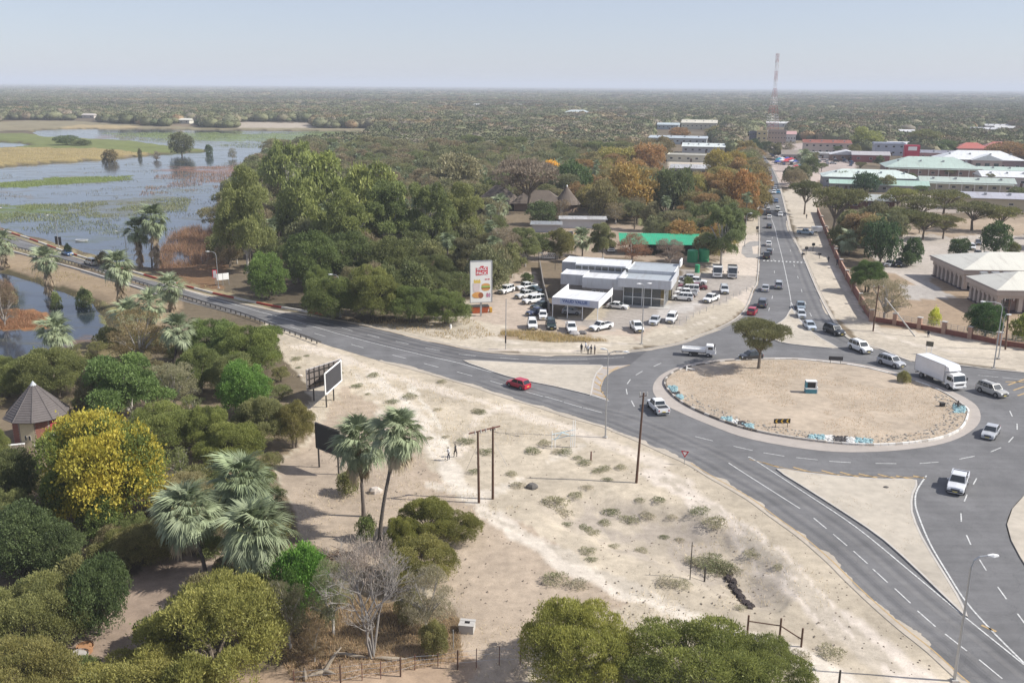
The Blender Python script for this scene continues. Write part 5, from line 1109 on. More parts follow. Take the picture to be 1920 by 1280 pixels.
# ------------------------------------------------------------------ shingled rondavel bottom left
hx, hy = G(76, 826); t = empty('garden_rondavel', (hx, hy, 0), 0, 'ten sided brick and cream hut with a grey shingled pointed roof', 'hut')
RR_ = 50 * mpp(76, 826); hz_ = 3.3; apex = hat(76, 826, 717); hz_ = hat(76, 826, 775) ; NS = 10; wr = RR_ * .74
BRM = M('brick_red', (.27, .115, .08), .9, var=.2, scale=4, bump=.3); MORT = M('mortar', (.34, .28, .24), .95); CRH = M('cream_wall', (.60, .52, .36), .8); REDW = M('red_wall', (.30, .035, .045), .8)
a0 = math.radians(-108)
bm_ = MB().box((0, 0, 0), (.46, .06, .15), BRM).mesh('brick')
for i in range(NS):
    a1 = a0 + 2 * math.pi * i / NS; a2 = a0 + 2 * math.pi * (i + 1) / NS; p = (math.cos(a1) * wr, math.sin(a1) * wr); q = (math.cos(a2) * wr, math.sin(a2) * wr); mid = ((p[0] + q[0]) / 2, (p[1] + q[1]) / 2); L = math.hypot(q[0] - p[0], q[1] - p[1]); an_ = math.atan2(q[1] - p[1], q[0] - p[0])
    k = {0: 'cream', 1: 'brick', 2: 'red', 9: 'brick', 8: 'cream'}.get(i, 'red'); mt = {'cream': CRH, 'brick': MORT, 'red': REDW}[k]
    w = MB().box((mid[0], mid[1], hz_ / 2), (L - .02, .2, hz_), mt, an_).obj('wall_panel', t)
    nx, ny = math.sin(an_), -math.cos(an_)
    if k == 'brick':
        rows = int(hz_ / .17)
        for rr in range(rows):
            nb = int(L / .5)
            for c_ in range(nb):
                u = (-L / 2 + .27 + c_ * .5 + (.12 if rr % 2 else 0)); 
                if u > L / 2 - .24: continue
                link('brick', bm_, w, (mid[0] + math.cos(an_) * u + nx * .11, mid[1] + math.sin(an_) * u + ny * .11, .1 + rr * .17), (0, 0, an_))
    if i == 0:
        for s in (-.25, .25): fr = MB().box((mid[0] + math.cos(an_) * s + nx * .12, mid[1] + math.sin(an_) * s + ny * .12, 1.5), (.26, .06, .62), FRAMEW, an_).obj('window', t); MB().box((mid[0] + math.cos(an_) * s + nx * .16, mid[1] + math.sin(an_) * s + ny * .16, 1.5), (.2, .03, .54), WINM, an_).obj('pane', fr)
SHG = M('grey_shingle', (.115, .10, .095), .85, var=.22, scale=2.5, bump=.3); rf = MB(); rise = apex - hz_
rf.tube([(0, 0, hz_ - .05), (0, 0, apex)], [RR_ * .99, .08], M('roof_underlay', (.08, .07, .07), .9), NS); rfo = rf.obj('roof', t); rfo.rotation_euler = (0, 0, 0)
NR = 17
for i in range(NS):      # each course of shingles on each facet is laid as its own lapped strip
    for j in range(NR):
        f0, f1 = j / NR, (j + 1.12) / NR; r0, r1 = RR_ * (1 - f0) + .03, max(RR_ * (1 - f1), .02) + .0; z0, z1 = hz_ + rise * f0 + .07, hz_ + rise * min(f1, 1) + .03
        g = .012; A1 = a0 + .0 + 2 * math.pi * (i + g) / NS; A2 = a0 + 2 * math.pi * (i + 1 - g) / NS
        m_ = MB(); m_.add([(math.cos(A1) * r0, math.sin(A1) * r0, z0), (math.cos(A2) * r0, math.sin(A2) * r0, z0), (math.cos(A2) * r1, math.sin(A2) * r1, z1), (math.cos(A1) * r1, math.sin(A1) * r1, z1), (math.cos(A1) * r0, math.sin(A1) * r0, z0 - .06), (math.cos(A2) * r0, math.sin(A2) * r0, z0 - .06)], [(0, 1, 2, 3), (4, 5, 1, 0)], SHG)
        m_.obj('shingle_course', rfo)
for i in range(NS):
    A1 = a0 + 2 * math.pi * i / NS; MB().tube([(math.cos(A1) * (RR_ + .03), math.sin(A1) * (RR_ + .03), hz_ + .06), (0, 0, apex + .05)], [.09, .05], SHG, 5).obj('hip_ridge', t)
MB().tube([(0, 0, apex - .35), (0, 0, apex + .2)], [.42, .05], M('pale_cap', (.42, .44, .45), .6), 10).obj('roof_cap', t)
for q, (dx, dy, L, an_) in enumerate([(-1.5, -wr - .9, 2.6, .3), (2.4, -wr - .5, 2.4, .5), (wr + 1.2, -1.6, 2.6, .4), (wr + 1.4, 1.2, 2.2, .5)]):
    b = MB(); b.box((0, 0, .45), (L, .25, .9), MORT); b.box((0, 0, .94), (L + .1, .35, .1), WHITE); thing(b, 'garden_wall', ['low pale garden wall left below the shingled hut', 'white capped low wall in front of the shingled hut', 'white capped parapet right of the red hut door', 'small white capped wall behind the hut door'][q], 'wall', (hx + dx, hy + dy, 0 if q < 2 else .8), an_)
# radio mast, red and white bands
mx_, my_ = G(1447, 246); top = hat(1447, 246, 101, 1457); t = empty('radio_mast', (mx_, my_, 0), .3, 'tall red and white lattice radio mast above the town', 'radio mast')
MR = M('mast_red', (.35, .06, .05), .6); MW = M('mast_white', (.70, .66, .66), .6); nb = 9
def mast_w(z): return 4.3 * (1 - min(z / (top * .58), 1)) + 1.1
for i in range(nb):
    z0, z1 = top * i / nb, top * (i + 1) / nb; m_ = MR if i % 2 == 0 else MW; s = MB(); ns = 3
    for j in range(ns):
        za, zb2 = z0 + (z1 - z0) * j / ns, z0 + (z1 - z0) * (j + 1) / ns; wa, wb = mast_w(za), mast_w(zb2)
        ca = [(sx * wa, sy * wa, za) for sx, sy in ((-1, -1), (1, -1), (1, 1), (-1, 1))]; cb = [(sx * wb, sy * wb, zb2) for sx, sy in ((-1, -1), (1, -1), (1, 1), (-1, 1))]
        for k in range(4):
            s.tube([ca[k], cb[k]], .15, m_, 4); s.tube([ca[k], cb[(k + 1) % 4]], .07, m_, 4); s.tube([cb[k], cb[(k + 1) % 4]], .07, m_, 4)
    s.obj('lattice_section', t)
for z, r_ in ((top * .98, .9), (top * .9, 1.0), (top * .84, .9), (top * .66, .8), (top * .44, .8)):
    for k in range(3): a = k * 2.1 + z; MB().tube([(math.cos(a) * 1.8, math.sin(a) * 1.8, z - 1.6), (math.cos(a) * 1.8, math.sin(a) * 1.8, z + 1.6)], .28, MW, 8).obj('antenna', t)
# ------------------------------------------------------------------ near vegetation, one by one
NT = [
 ('round', 200, 975, 780, 252, YE, 'big yellow flowering tree beside the shingled hut'), 
 ('dome', 408, 1268, 1082, 285, (.145, .15, .033), 'large olive feathery thorn tree at the bottom, left of centre'),
 ('dome', 1080, 1275, 1112, 248, (.155, .165, .032), 'yellow green feathery thorn tree at the bottom centre'),
 ('dome', 1300, 1310, 1165, 280, (.12, .14, .032), 'wide dark olive thorn thicket below the timber corner fence'),
 ('dome', 1430, 1300, 1195, 170, (.105, .125, .032), 'right end of the thorn thicket under the timber rails'),
 ('dome', 60, 1220, 1075, 190, (.13, .14, .045), 'pale olive thorn tree at the left edge near the bottom'),
 ('dome', 40, 1345, 1190, 210, (.14, .135, .04), 'olive thorn tree filling the bottom left corner'), ('dome', 260, 1345, 1235, 260, (.15, .15, .035), 'yellow green thorn crown cut by the bottom edge, left'),
 ('round', 190, 1190, 1052, 118, (.05, .075, .025), 'dark green bushy tree above the round pots'), ('round', 40, 1070, 958, 170, (.055, .08, .028), 'dark green leafy tree at the left edge below the yellow tree'),
 ('round', 110, 1080, 985, 110, (.06, .085, .03), 'dark shrub tree between the yellow tree and the bottom pots'),
 ('bush', 195, 1010, 930, 74, (.09, .13, .035), 'small fresh green tree under the yellow tree'), ('dome', 285, 1055, 970, 125, (.13, .125, .045), 'low olive thorn bush left of the big palms'),
 ('dome', 240, 1045, 985, 80, (.12, .13, .04), 'small olive bush between the yellow tree and the palms'), ('dome', 345, 960, 880, 120, (.17, .16, .08), 'greyish thorn tree between yellow tree and palms'),
 ('dome', -14, 870, 790, 70, (.12, .14, .04), 'olive tree left of the shingled hut'), ('round', 20, 960, 850, 120, (.07, .085, .03), 'dark tree below the hut at the left edge'), ('dome', 20, 1020, 905, 130, (.10, .115, .04), 'dull green thorn tree left of the yellow crown'),
 ('dome', 105, 745, 642, 150, (.10, .115, .035), 'olive thorn tree above the shingled hut roof'), ('round', 195, 785, 690, 110, (.10, .095, .045), 'brownish green leafy tree right of the hut roof'),
 ('tall', 250, 800, 672, 165, (.085, .135, .035), 'fresh green spreading tree behind the yellow crown'), ('sparse', 330, 770, 680, 120, (.17, .17, .10), 'grey green twiggy tree below the palm clump'),
 ('dome', 305, 850, 742, 145, (.115, .14, .035), 'green feathery thorn tree right of the yellow crown top'), ('dome', 395, 850, 750, 95, (.12, .145, .035), 'small feathery thorn tree between two larger ones'),
 ('dome', 432, 872, 783, 145, (.115, .135, .03), 'broad flat thorn tree above the grey green palms'), ('round', 462, 780, 682, 125, (.075, .15, .025), 'bright green glossy tree above the feathery thorn trees'),
 ('dome', 490, 838, 732, 108, (.12, .13, .05), 'grey olive thorn tree left of the round olive tree'), ('dome', 553, 838, 745, 80, (.12, .115, .035), 'round olive thorn tree beside the black billboards'),
 ('dome', 400, 682, 588, 110, (.09, .13, .035), 'green thorn tree just below the guardrail bend'), ('dome', 470, 700, 600, 135, (.10, .13, .03), 'spreading thorn tree with its right side over the sand'),
 ('dome', 375, 735, 640, 115, (.095, .12, .035), 'thorn tree in front of the leaning palm'), ('umbrella', 505, 672, 610, 66, (.09, .125, .03), 'small green thorn tree at the edge of the pale sand'),
 ('dome', 445, 745, 655, 110, (.11, .13, .045), 'thorn tree above the bright green glossy one'), ('sparse', 265, 690, 580, 110, (.16, .13, .06), 'brown olive shrub tree at the foot of the palm clump'),
 ('dome', 15, 745, 662, 100, (.10, .12, .035), 'thorn tree between the small pool and the left edge'), ('bush', 60, 720, 680, 60, (.12, .13, .04), 'low bush on the pool bank above the hut'),
 ('dome', 800, 1010, 925, 115, (.12, .13, .03), 'feathery shrub behind the bare grey tree'), ('dome', 858, 1010, 955, 90, (.115, .12, .03), 'feathery shrub beside the sandy track'), ('dome', 790, 1090, 1005, 135, (.13, .13, .035), 'olive shrub right of the bare grey tree'),
 ('dome', 755, 1030, 960, 70, (.13, .14, .03), 'small yellow green shrub beside the leaning palm trunk'),
 ('bush', 578, 1130, 1013, 108, (.075, .165, .02), 'bright green creeper mound beside the grey green palms'), ('bush', 545, 1160, 1070, 70, (.06, .12, .02), 'lower green creeper lump beside the old mesh screen'),
 ('bush', 685, 1012, 965, 42, (.10, .13, .04), 'small round creeper clump on the palm foot'), ('bush', 652, 925, 882, 50, (.13, .14, .05), 'olive bush at the foot of the upper palm pair'),
 ('sparse', 545, 1215, 1090, 100, (.11, .11, .06), 'dull twiggy tree under the bright creeper'), ('sparse', 625, 1190, 1060, 110, (.12, .135, .07), 'grey green twiggy tree left of the bare tree'),
 ('sparse', 800, 1190, 1060, 130, (.17, .16, .11), 'greyish shrub right of the bare tree'), ('bush', 815, 1225, 1160, 60, (.14, .14, .05), 'low dry bush by the wire fence'), ('bush', 770, 1165, 1110, 60, (.14, .14, .05), 'low olive bush right of the bare trunk'), ('sparse', 590, 1240, 1170, 60, (.14, .11, .06), 'dry twiggy bush above the fallen wood'),
 ('umbrella', 1422, 693, 598, 124, (.10, .105, .045), 'lone thorn tree standing on the roundabout island'), ('bush', 1694, 718, 694, 28, (.16, .16, .06), 'small pale bush on the right rim of the roundabout'),
 ('round', 1650, 497, 414, 72, (.035, .065, .025), 'tall dark green tree by the office car park'), ('round', 1708, 497, 448, 46, (.04, .07, .025), 'small round dark tree right of the tall dark one'), ('round', 1700, 500, 472, 36, (.045, .075, .025), 'lowest small dark tree by the parked black car'),
 ('dome', 1625, 548, 482, 62, (.06, .10, .025), 'green tree leaning over the brick wall'), ('sparse', 1658, 604, 522, 100, (.17, .155, .10), 'pale twiggy tree at the corner of the brick wall'), ('bush', 1750, 612, 578, 25, (.30, .33, .04), 'small yellow green shrub on the office lawn'),
 ('round', 1846, 634, 572, 74, (.035, .075, .02), 'round dark tree in front of the colonnade'), ('bush', 1915, 640, 590, 44, (.14, .17, .03), 'yellow green bush at the right edge'),
 ('round', 1795, 482, 446, 42, (.035, .06, .02), 'dark bushy tree behind the further cream roof'), ('round', 1862, 482, 418, 56, (.04, .07, .022), 'dark tree right of the parked white cars'), ('bush', 1898, 478, 452, 26, (.10, .11, .04), 'small clipped bush by the car park exit'),
 ('umbrella', 1508, 402, 340, 62, (.07, .08, .03), 'dark flat topped thorn tree nearest the street, above the verge'), ('umbrella', 1562, 442, 352, 108, (.09, .095, .035), 'broad flat topped thorn tree beside the long wall'), ('tall', 1600, 470, 402, 90, (.15, .11, .05), 'brown green mixed tree behind the long wall'),
 ('round', 1575, 470, 425, 50, (.10, .11, .04), 'olive tree tucked behind the long wall'), ('round', 1622, 362, 324, 56, (.03, .06, .022), 'dark round tree in front of the mint roof'),
 ('umbrella', 1682, 398, 352, 72, OL, 'flat topped thorn tree beside the small green gable'), ('umbrella', 1722, 424, 368, 76, (.09, .095, .035), 'second row flat topped thorn tree behind the car park'), ('umbrella', 1768, 410, 356, 84, (.095, .10, .035), 'flat topped thorn tree in front of the cream office'),
 ('umbrella', 1690, 444, 392, 74, (.08, .09, .03), 'low layered thorn tree above the car park, left'), ('umbrella', 1730, 450, 398, 72, (.085, .09, .03), 'low layered thorn tree above the car park, middle'), ('umbrella', 1768, 448, 404, 62, (.09, .09, .032), 'low layered thorn tree above the car park, right'),
 ('umbrella', 1822, 432, 378, 84, (.085, .09, .035), 'wide dark thorn tree below the beige wall building'), ('umbrella', 1874, 436, 388, 84, (.10, .105, .03), 'wide olive thorn tree below the beige wall, further right'), ('round', 1640, 440, 380, 50, (.10, .10, .05), 'brown green tree near the brown brick house'),
 ('round', 1540, 252, 235, 56, (.02, .045, .02), 'dark hedge like tree row behind the orange roof'), ('round', 1512, 258, 238, 40, (.02, .04, .02), 'dark green tree left of the orange roof'), ('tall', 1620, 284, 240, 64, (.16, .18, .05), 'yellow green tree behind the town shops'), ('umbrella', 1734, 280, 244, 64, (.11, .12, .05), 'olive domed tree behind the red sign tower'), ('round', 1768, 290, 264, 52, (.06, .09, .03), 'green tree beside the red sign tower'),
 ('round', 1890, 300, 268, 90, (.15, .095, .035), 'russet tree at the right edge behind the red roof'), ('round', 1520, 330, 296, 30, (.06, .08, .03), 'green tree over the market stalls'),
 # great grove beside the river
 ('tall', 545, 400, 262, 118, (.13, .16, .045), 'tallest light green tree at the top of the grove by the river'), ('tall', 465, 512, 322, 128, (.13, .15, .05), 'tall pale limbed tree leaning over the reeds'), ('tall', 600, 440, 290, 130, (.125, .155, .04), 'tall light olive tree in the middle of the grove'),
 ('tall', 690, 470, 308, 140, (.14, .165, .045), 'broad pale green tree right of the tallest one'), ('tall', 570, 480, 335, 130, (.115, .14, .04), 'tall olive tree in front of the tallest one'), ('tall', 650, 500, 352, 130, (.12, .145, .04), 'tall leafy tree in the centre of the grove'),
 ('tall', 735, 490, 345, 125, (.10, .13, .04), 'tall dull green tree at the right of the grove'), ('tall', 808, 490, 338, 110, (.11, .135, .045), 'tall tree above the dark shrubs behind the billboard'), ('tall', 865, 480, 350, 105, (.125, .14, .045), 'pale tree right end of the grove'),
 ('round', 505, 562, 478, 88, (.085, .135, .03), 'bright green bushy tree by the road, left end of the grove'), ('round', 585, 545, 440, 98, (.07, .10, .028), 'dark leafy tree behind the bright bushy one'), ('dome', 625, 598, 505, 130, (.085, .11, .028), 'wide olive thorn tree behind the single lamp post'),
 ('dome', 700, 598, 485, 135, (.11, .125, .032), 'golden olive domed tree beside the road'), ('dome', 772, 604, 530, 110, (.085, .115, .03), 'low green thorn tree between road and grove'), ('dome', 838, 606, 535, 96, (.09, .12, .032), 'green thorn tree touching the burger billboard'),
 ('round', 655, 530, 440, 100, (.07, .095, .03), 'dark tree in the front of the grove'), ('round', 740, 540, 450, 100, (.08, .095, .03), 'dark olive tree behind the golden domed tree'), ('dome', 812, 545, 465, 100, (.075, .09, .03), 'dark thorn tree behind the billboard trees'), ('tall', 872, 530, 448, 80, (.10, .10, .05), 'greyish tree directly behind the burger billboard'),
 ('dome', 600, 575, 490, 70, (.09, .12, .03), 'small green tree right of the lamp post'), ('umbrella', 560, 530, 455, 80, (.075, .10, .03), 'layered tree behind the bright bushy one'),
 ('umbrella', 990, 400, 300, 142, (.15, .125, .095), 'great grey brown leafless tree over the thatched roof'), ('tall', 850, 372, 288, 118, (.16, .155, .085), 'wide grey olive tree left of the thatch'), ('round', 1031, 348, 303, 50, (.42, .28, .03), 'small golden yellow tree beyond the thatch'), ('round', 1074, 372, 304, 78, (.05, .085, .025), 'dark green round tree above the conical thatch'),
 ('round', 1182, 405, 312, 112, (.20, .145, .035), 'large orange tinged tree beyond the green lawn'), ('round', 1130, 415, 340, 80, (.13, .12, .05), 'olive brown tree right of the conical thatch'), ('round', 1258, 405, 312, 95, (.07, .09, .035), 'dark grey green tree right of the orange one'),
 ('round', 1388, 408, 323, 68, (.21, .12, .035), 'round rust brown tree at the edge of the street'), ('tall', 915, 415, 372, 52, (.12, .12, .06), 'dusty tree at the left end of the thatched roofs'), ('round', 1018, 422, 380, 62, (.06, .085, .03), 'dark tree in front of the long thatched roof'), ('sparse', 1052, 420, 374, 44, (.14, .11, .07), 'thin brown tree left of the conical thatch'), ('round', 1578, 348, 322, 30, (.06,.085,.03), 'dark green tree behind the small green roofed kiosk'), ('umbrella', 1612, 322, 304, 24, (.10,.10,.045), 'dusty brown tree by the left end of the mint roof'), ('tall', 1648, 312, 292, 22, (.08,.10,.04), 'mid green tree before the maroon shed'), ('round', 1662, 360, 330, 34, (.12,.12,.05), 'pale olive tree in front of the mint roof gable end'), ('umbrella', 1726, 376, 348, 36, (.06,.085,.03), 'dark green tree left of the cream office columns'), ('tall', 1852, 350, 326, 26, (.10,.10,.045), 'dusty brown tree between the cream office and the white roof'), ('round', 1905, 380, 352, 34, (.08,.10,.04), 'mid green tree by the right edge below the white roof'), ('umbrella', 1800, 318, 298, 22, (.12,.12,.05), 'pale olive tree at the left end of the white mall roof'), ('tall', 1760, 294, 272, 32, (.06,.085,.03), 'dark green tree left of the red hip roof'), ('round', 1522, 306, 284, 28, (.10,.10,.045), 'dusty brown tree behind the market stalls'), ('umbrella', 1540, 322, 306, 22, (.08,.10,.04), 'mid green tree among the parked market cars'), ('tall', 1598, 296, 272, 30, (.12,.12,.05), 'pale olive tree right of the orange roofed block'), ('round', 1706, 346, 326, 26, (.06,.085,.03), 'dark green tree between the mint and green roofs'), ('umbrella', 1780, 336, 318, 20, (.10,.10,.045), 'dusty brown tree in front of the green hip roof'), ('tall', 1895, 322, 306, 20, (.08,.10,.04), 'mid green tree right of the pink gabled entrance'), ('round', 1640, 282, 262, 34, (.12,.12,.05), 'pale olive tree behind the pale blue box building'), ('umbrella', 1570, 290, 274, 20, (.06,.085,.03), 'dark green tree left of the brown shop'), ('round', 1408, 292, 262, 44, (.04, .06, .03), 'dark tree mass at the far street end'), ('tall', 1452, 298, 268, 40, (.11, .11, .06), 'olive tree in front of the brown office block'), ('round', 1436, 285, 266, 26, (.05, .07, .03), 'dark bushy tree under the yellow tower block'), ('sparse', 1475, 290, 262, 34, (.12, .11, .07), 'brown tree beside the pink roofed shop'), ('round', 1240, 296, 258, 50, (.12, .10, .04), 'brown tree left of the cream flat building'), ('round', 1340, 262, 238, 50, (.13, .12, .05), 'olive tree under the cream warehouse'), ('round', 1275, 262, 240, 44, (.18, .11, .04), 'orange brown tree below the cream warehouse'), ('round', 1352, 385, 322, 60, (.18, .12, .035), 'smaller rust brown tree beside the round one'), ('tall', 1352, 495, 378, 98, (.10, .13, .05), 'willowy pale green tree beside the water tanks'),
 ('round', 1345, 335, 283, 62, (.20, .17, .03), 'yellow olive tree over the white vaulted roof'), ('round', 1375, 330, 284, 50, (.19, .15, .03), 'yellow olive tree next to the street end'), ('round', 1215, 330, 268, 80, (.20, .12, .04), 'orange brown tree above the orange tinged one'), ('round', 1160, 330, 275, 90, (.17, .16, .035), 'yellowish tree mid grove'), ('round', 1300, 385, 330, 60, (.15, .145, .035), 'olive yellow tree above the white shed'),
 ('bush', 988, 530, 512, 28, (.07, .10, .03), 'round bush by the white pickups at the yard edge'), ('tall', 905, 500, 440, 60, (.11, .11, .05), 'thin tree above the parking yard'), ('sparse', 945, 505, 425, 80, (.15, .13, .09), 'bare grey tree behind the parking yard'), ('tall', 985, 500, 430, 70, (.11, .13, .05), 'light green tree behind the boundary wall'),
 ('round', 1050, 485, 430, 60, (.12, .12, .04), 'olive yellow tree left of the long white container roof'), ('sparse', 1185, 492, 438, 90, (.18, .10, .06), 'reddish brown thin tree behind the showroom'), ('tall', 1130, 492, 420, 60, (.13, .14, .06), 'feathery tree behind the white raised roof'), ('sparse', 1255, 500, 448, 70, (.15, .12, .10), 'bare tree in front of the green net roof'),
 ('bush', 1290, 545, 518, 26, (.09, .11, .04), 'little green bush left of the white trucks'), ('round', 1245, 430, 400, 20, (.05, .08, .03), 'clipped dark bush at the edge of the green lawn'),
 ('round', 341, 288, 250, 44, (.09, .10, .05), 'big lone tree on the grassy spit in the river'), ('bush', 392, 287, 270, 16, (.06, .09, .04), 'small round tree at the tip of the grassy spit'), ('bush', 205, 298, 280, 30, (.13, .11, .05), 'brown bush on the golden grass bank'), ('bush', 262, 290, 279, 10, (.10, .10, .05), 'little bush between the golden bank and the lone tree'),
 ('round', 125, 272, 255, 44, (.07, .10, .04), 'green bush clump on the green bank, left part'), ('bush', 155, 273, 261, 34, (.08, .10, .04), 'green bush clump on the green bank, right part'), ('sparse', 293, 296, 281, 20, (.15, .13, .1), 'grey dead shrubs on the river spit'), ('sparse', 436, 294, 278, 22, (.14, .14, .1), 'thin grey shrubs standing in the open water'),
 ('bush', 195, 500, 470, 24, (.12, .11, .05), 'dry bush on the causeway by the guardrail'), ('bush', 105, 565, 548, 30, (.11, .14, .05), 'low green bush below the bridge wall'), ('bush', 15, 560, 535, 34, (.15, .14, .07), 'dry bush at the left edge under the bridge'), ('bush', 155, 563, 540, 36, (.10, .13, .05), 'green bush on the bank under the bridge'), ('bush', 128, 478, 455, 14, (.03, .05, .02), 'dark little tree on the river side of the blue car'),
 ('sparse', 8, 600, 520, 60, (.12, .09, .06), 'bare brown tree standing in the small pool'), ('bush', 205, 650, 615, 50, (.13, .14, .05), 'olive bush on the right bank of the small pool'),
]
for k_, bx, by, top, w, tint, lb in NT:
    D = mpp(bx, by) * F; t = tree(k_, bx, by, top, w, tint, lb, 0 if (D < 260 and w > 55) else 1, cat='bush' if k_ == 'bush' else 'tree')
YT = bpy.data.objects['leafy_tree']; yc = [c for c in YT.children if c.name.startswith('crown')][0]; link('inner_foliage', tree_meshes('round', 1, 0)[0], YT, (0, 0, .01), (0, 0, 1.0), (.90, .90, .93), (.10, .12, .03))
# bare tree with pale forked limbs
def bare_mesh(seed, depth=5):
    r = random.Random(seed); m_ = MB(); GBK = M('grey_bark', (.25, .23, .21), .9, var=.3, scale=3, bump=.4)
    def br(p, d, L, rad, k):
        q = p + d * L * .5 + Vector((r.uniform(-.06, .06), r.uniform(-.06, .06), 0)) * L; e = q + (d + Vector((r.uniform(-.2, .2), r.uniform(-.2, .2), .05))).normalized() * L * .5
        m_.tube([p, q, e], [rad, rad * .85, rad * .65], GBK, 6 if k > 2 else 4, cap=False)
        if k == 0: return
        for _ in range(3 if k > 1 else 6):
            nd = (d + Vector((r.uniform(-.95, .95), r.uniform(-.95, .95), r.uniform(-.35, .55)))).normalized(); br(e if r.random() < .7 else q, nd, L * r.uniform(.55, .8), rad * .58, k - 1)
    for i in range(4): br(Vector((r.uniform(-.25, .25), r.uniform(-.25, .25), -.1)), Vector((r.uniform(-.28, .28), r.uniform(-.28, .28), 1)).normalized(), 3.1, .12, depth)
    return m_.mesh('trunk')
bt = bare_mesh(4); x, y = G(700, 1232); t = empty('bare_tree', (x, y, 0), 0, 'bare grey tree with pale forked limbs in the dry yard at the bottom', 'tree'); o = link('trunk', bt, t)
zs = hat(700, 1232, 1008) / max(v.co.z for v in bt.vertices); o.scale = (zs * .82, zs * .82, zs)
V, Fc, va = leaves([((0, 0, .74), (.75, .75, .24), 1)], 2600, .05, .010, 5, fill=.8); link('dry_twigs', numesh('dry_twigs', V, Fc, LEAF, va), t, color=(.20, .17, .14), sc=(3.4, 3.4, hat(700, 1232, 1008)))
TREES.append((x, y, 3))

for a in [(388, 1086, 962, 62, 'grey green fan palm, left one of the big foreground clump', 1, True, 352), (475, 1092, 1000, 72, 'grey green fan palm, nearest of the big foreground clump', 1, True, 478), (470, 1040, 905, 66, 'darker fan palm rising at the back of the big foreground clump', 1, True, 452),
          (682, 968, 832, 58, 'fan palm with a straight trunk, left of the pair on the sand', 1, True, 672), (712, 1012, 812, 56, 'fan palm with a tall leaning trunk, right of the pair on the sand', 1, True, 748),
          (322, 584, 540, 30, 'fan palm directly in front of the road, right of the clump', 2, False, 318), (222, 572, 500, 32, 'shaggy fan palm in front of the bridge wall', 2, False, 220), (90, 545, 488, 26, 'fan palm standing at the bridge, further left', 2, False, 86),
          (96, 672, 622, 31, 'fan palm alone on the spit between the small pool and the trees', 2, False, 102), (328, 692, 620, 34, 'pale fan palm right side of the clump by the pool', 2, False, 334), (282, 645, 572, 30, 'fan palm in the middle of the clump by the pool', 2, False, 280), (242, 650, 590, 30, 'fan palm left side of the clump by the pool', 2, False, 238),
          (285, 502, 412, 31, 'tall shaggy fan palm on the far side of the road', 2, False, 286), (262, 500, 432, 27, 'shorter dark fan palm beside the tall shaggy one', 2, False, 257), (4, 500, 455, 24, 'fan palm cut by the left edge at the bridge', 2, False, 2),
          (1592, 478, 452, 22, 'pale fan palm behind the long brick wall', 0, False, 1592), (1512, 322, 296, 16, 'fan palm among the market stalls', 1, False, 1510), (1092, 480, 448, 24, 'fan palm behind the white showroom roof', 0, False, 1092), (935, 412, 384, 22, 'fan palm in front of the thatched roof', 0, False, 938), (1363, 284, 268, 9, 'pale fan palm at the end of the white roofs', 0, False, 1363)]:
    dk = a[0] in (285, 262, 470); palm(a[0], a[1], a[2], a[3], a[4], a[5], a[6], cx=a[7], tint=PG2 if dk else PG)

# ------------------------------------------------------------------ vehicles
car('hatch', 972, 719, (930, 707), CRD, 'bright red hatchback driving away on the left road below the sandy triangle')
car('pickup', 1233, 762, (1218, 748), CW, 'white double cab pickup rounding the left side of the roundabout')
car('pickup', 1796, 905, (1790, 922), (.60, .61, .63), 'silver double cab pickup coming down the right hand exit', s=1.05)
car('sedan', 1858, 808, (1848, 822), CSI, 'silver saloon on the right curve of the roundabout')
car('suv', 1860, 732, (1880, 739), (.40, .39, .36), 'champagne off roader right of the white box truck')
car('suv', 1671, 679, (1690, 685), CSI, 'silver wagon behind the white box truck')
car('suv', 1613, 652, (1632, 660), CW, 'white large off roader entering the roundabout from the street', s=1.05)
car('suv', 1564, 620, (1580, 626), CBK, 'black hatchback waiting behind the white off roader')
car('sedan', 1518, 610, (1528, 619), (.50, .56, .62), 'pale blue silver car next to the street splitter island')
car('hatch', 1502, 589, (1508, 600), (.52, .55, .58), 'silver car middle of the three beside the splitter tip')
car('sedan', 1501, 573, (1505, 584), (.22, .27, .31), 'grey blue car last of the three beside the splitter tip')
car('hatch', 1411, 583, (1418, 575), CRD, 'red hatchback leaving the roundabout up the street'); car('suv', 1430, 569, (1436, 555), CGY, 'dark grey car ahead of the red hatchback going up the street')
car('sedan', 1435, 540, (1438, 526), CSI, 'silver saloon in the left lane below the crossing'); car('suv', 1460, 535, (1461, 521), (.42, .43, .44), 'silver off roader in the centre lane below the crossing')
car('sedan', 1441, 457, (1440, 446), CW, 'white car just above the pedestrian crossing'); car('hatch', 1442, 472, (1441, 462), CGY, 'dark car behind the white one at the crossing'); car('pickup', 1437, 480, (1436, 470), (.05, .05, .055), 'black pickup nearest the side turning')
car('sedan', 1442, 424, (1441, 415), CBK, 'black car alone in the street below the long queue')
car('pickup', 1510, 436, (1525, 437), (.35, .45, .52), 'pale blue pickup parked on the sandy verge right of the street')
o = MB(); o.box((0, 0, 1.2), (3.2, 1.7, 1.5), PAINT); o.box((0, 0, .5), (3.4, 1.5, .15), DARKST); o.tube([(-.4, -.85, .3), (-.4, .85, .3)], .3, TYRE, 10); thing(o, 'box_trailer', 'small white box trailer behind the pale blue pickup', 'trailer', (*G(1531, 436), 0), 0, color=CW)
lorry(1762, 706, (1800, 722), 'long white box truck on the roundabout', 'box', s=1.03); lorry(1310, 656, (1340, 658), 'white open backed light truck entering from the street', 'flat', name='flatbed_truck')
car('hatch', 1408, 667, (1395, 668), CBK, 'black car half hidden behind the thorn tree on the island')
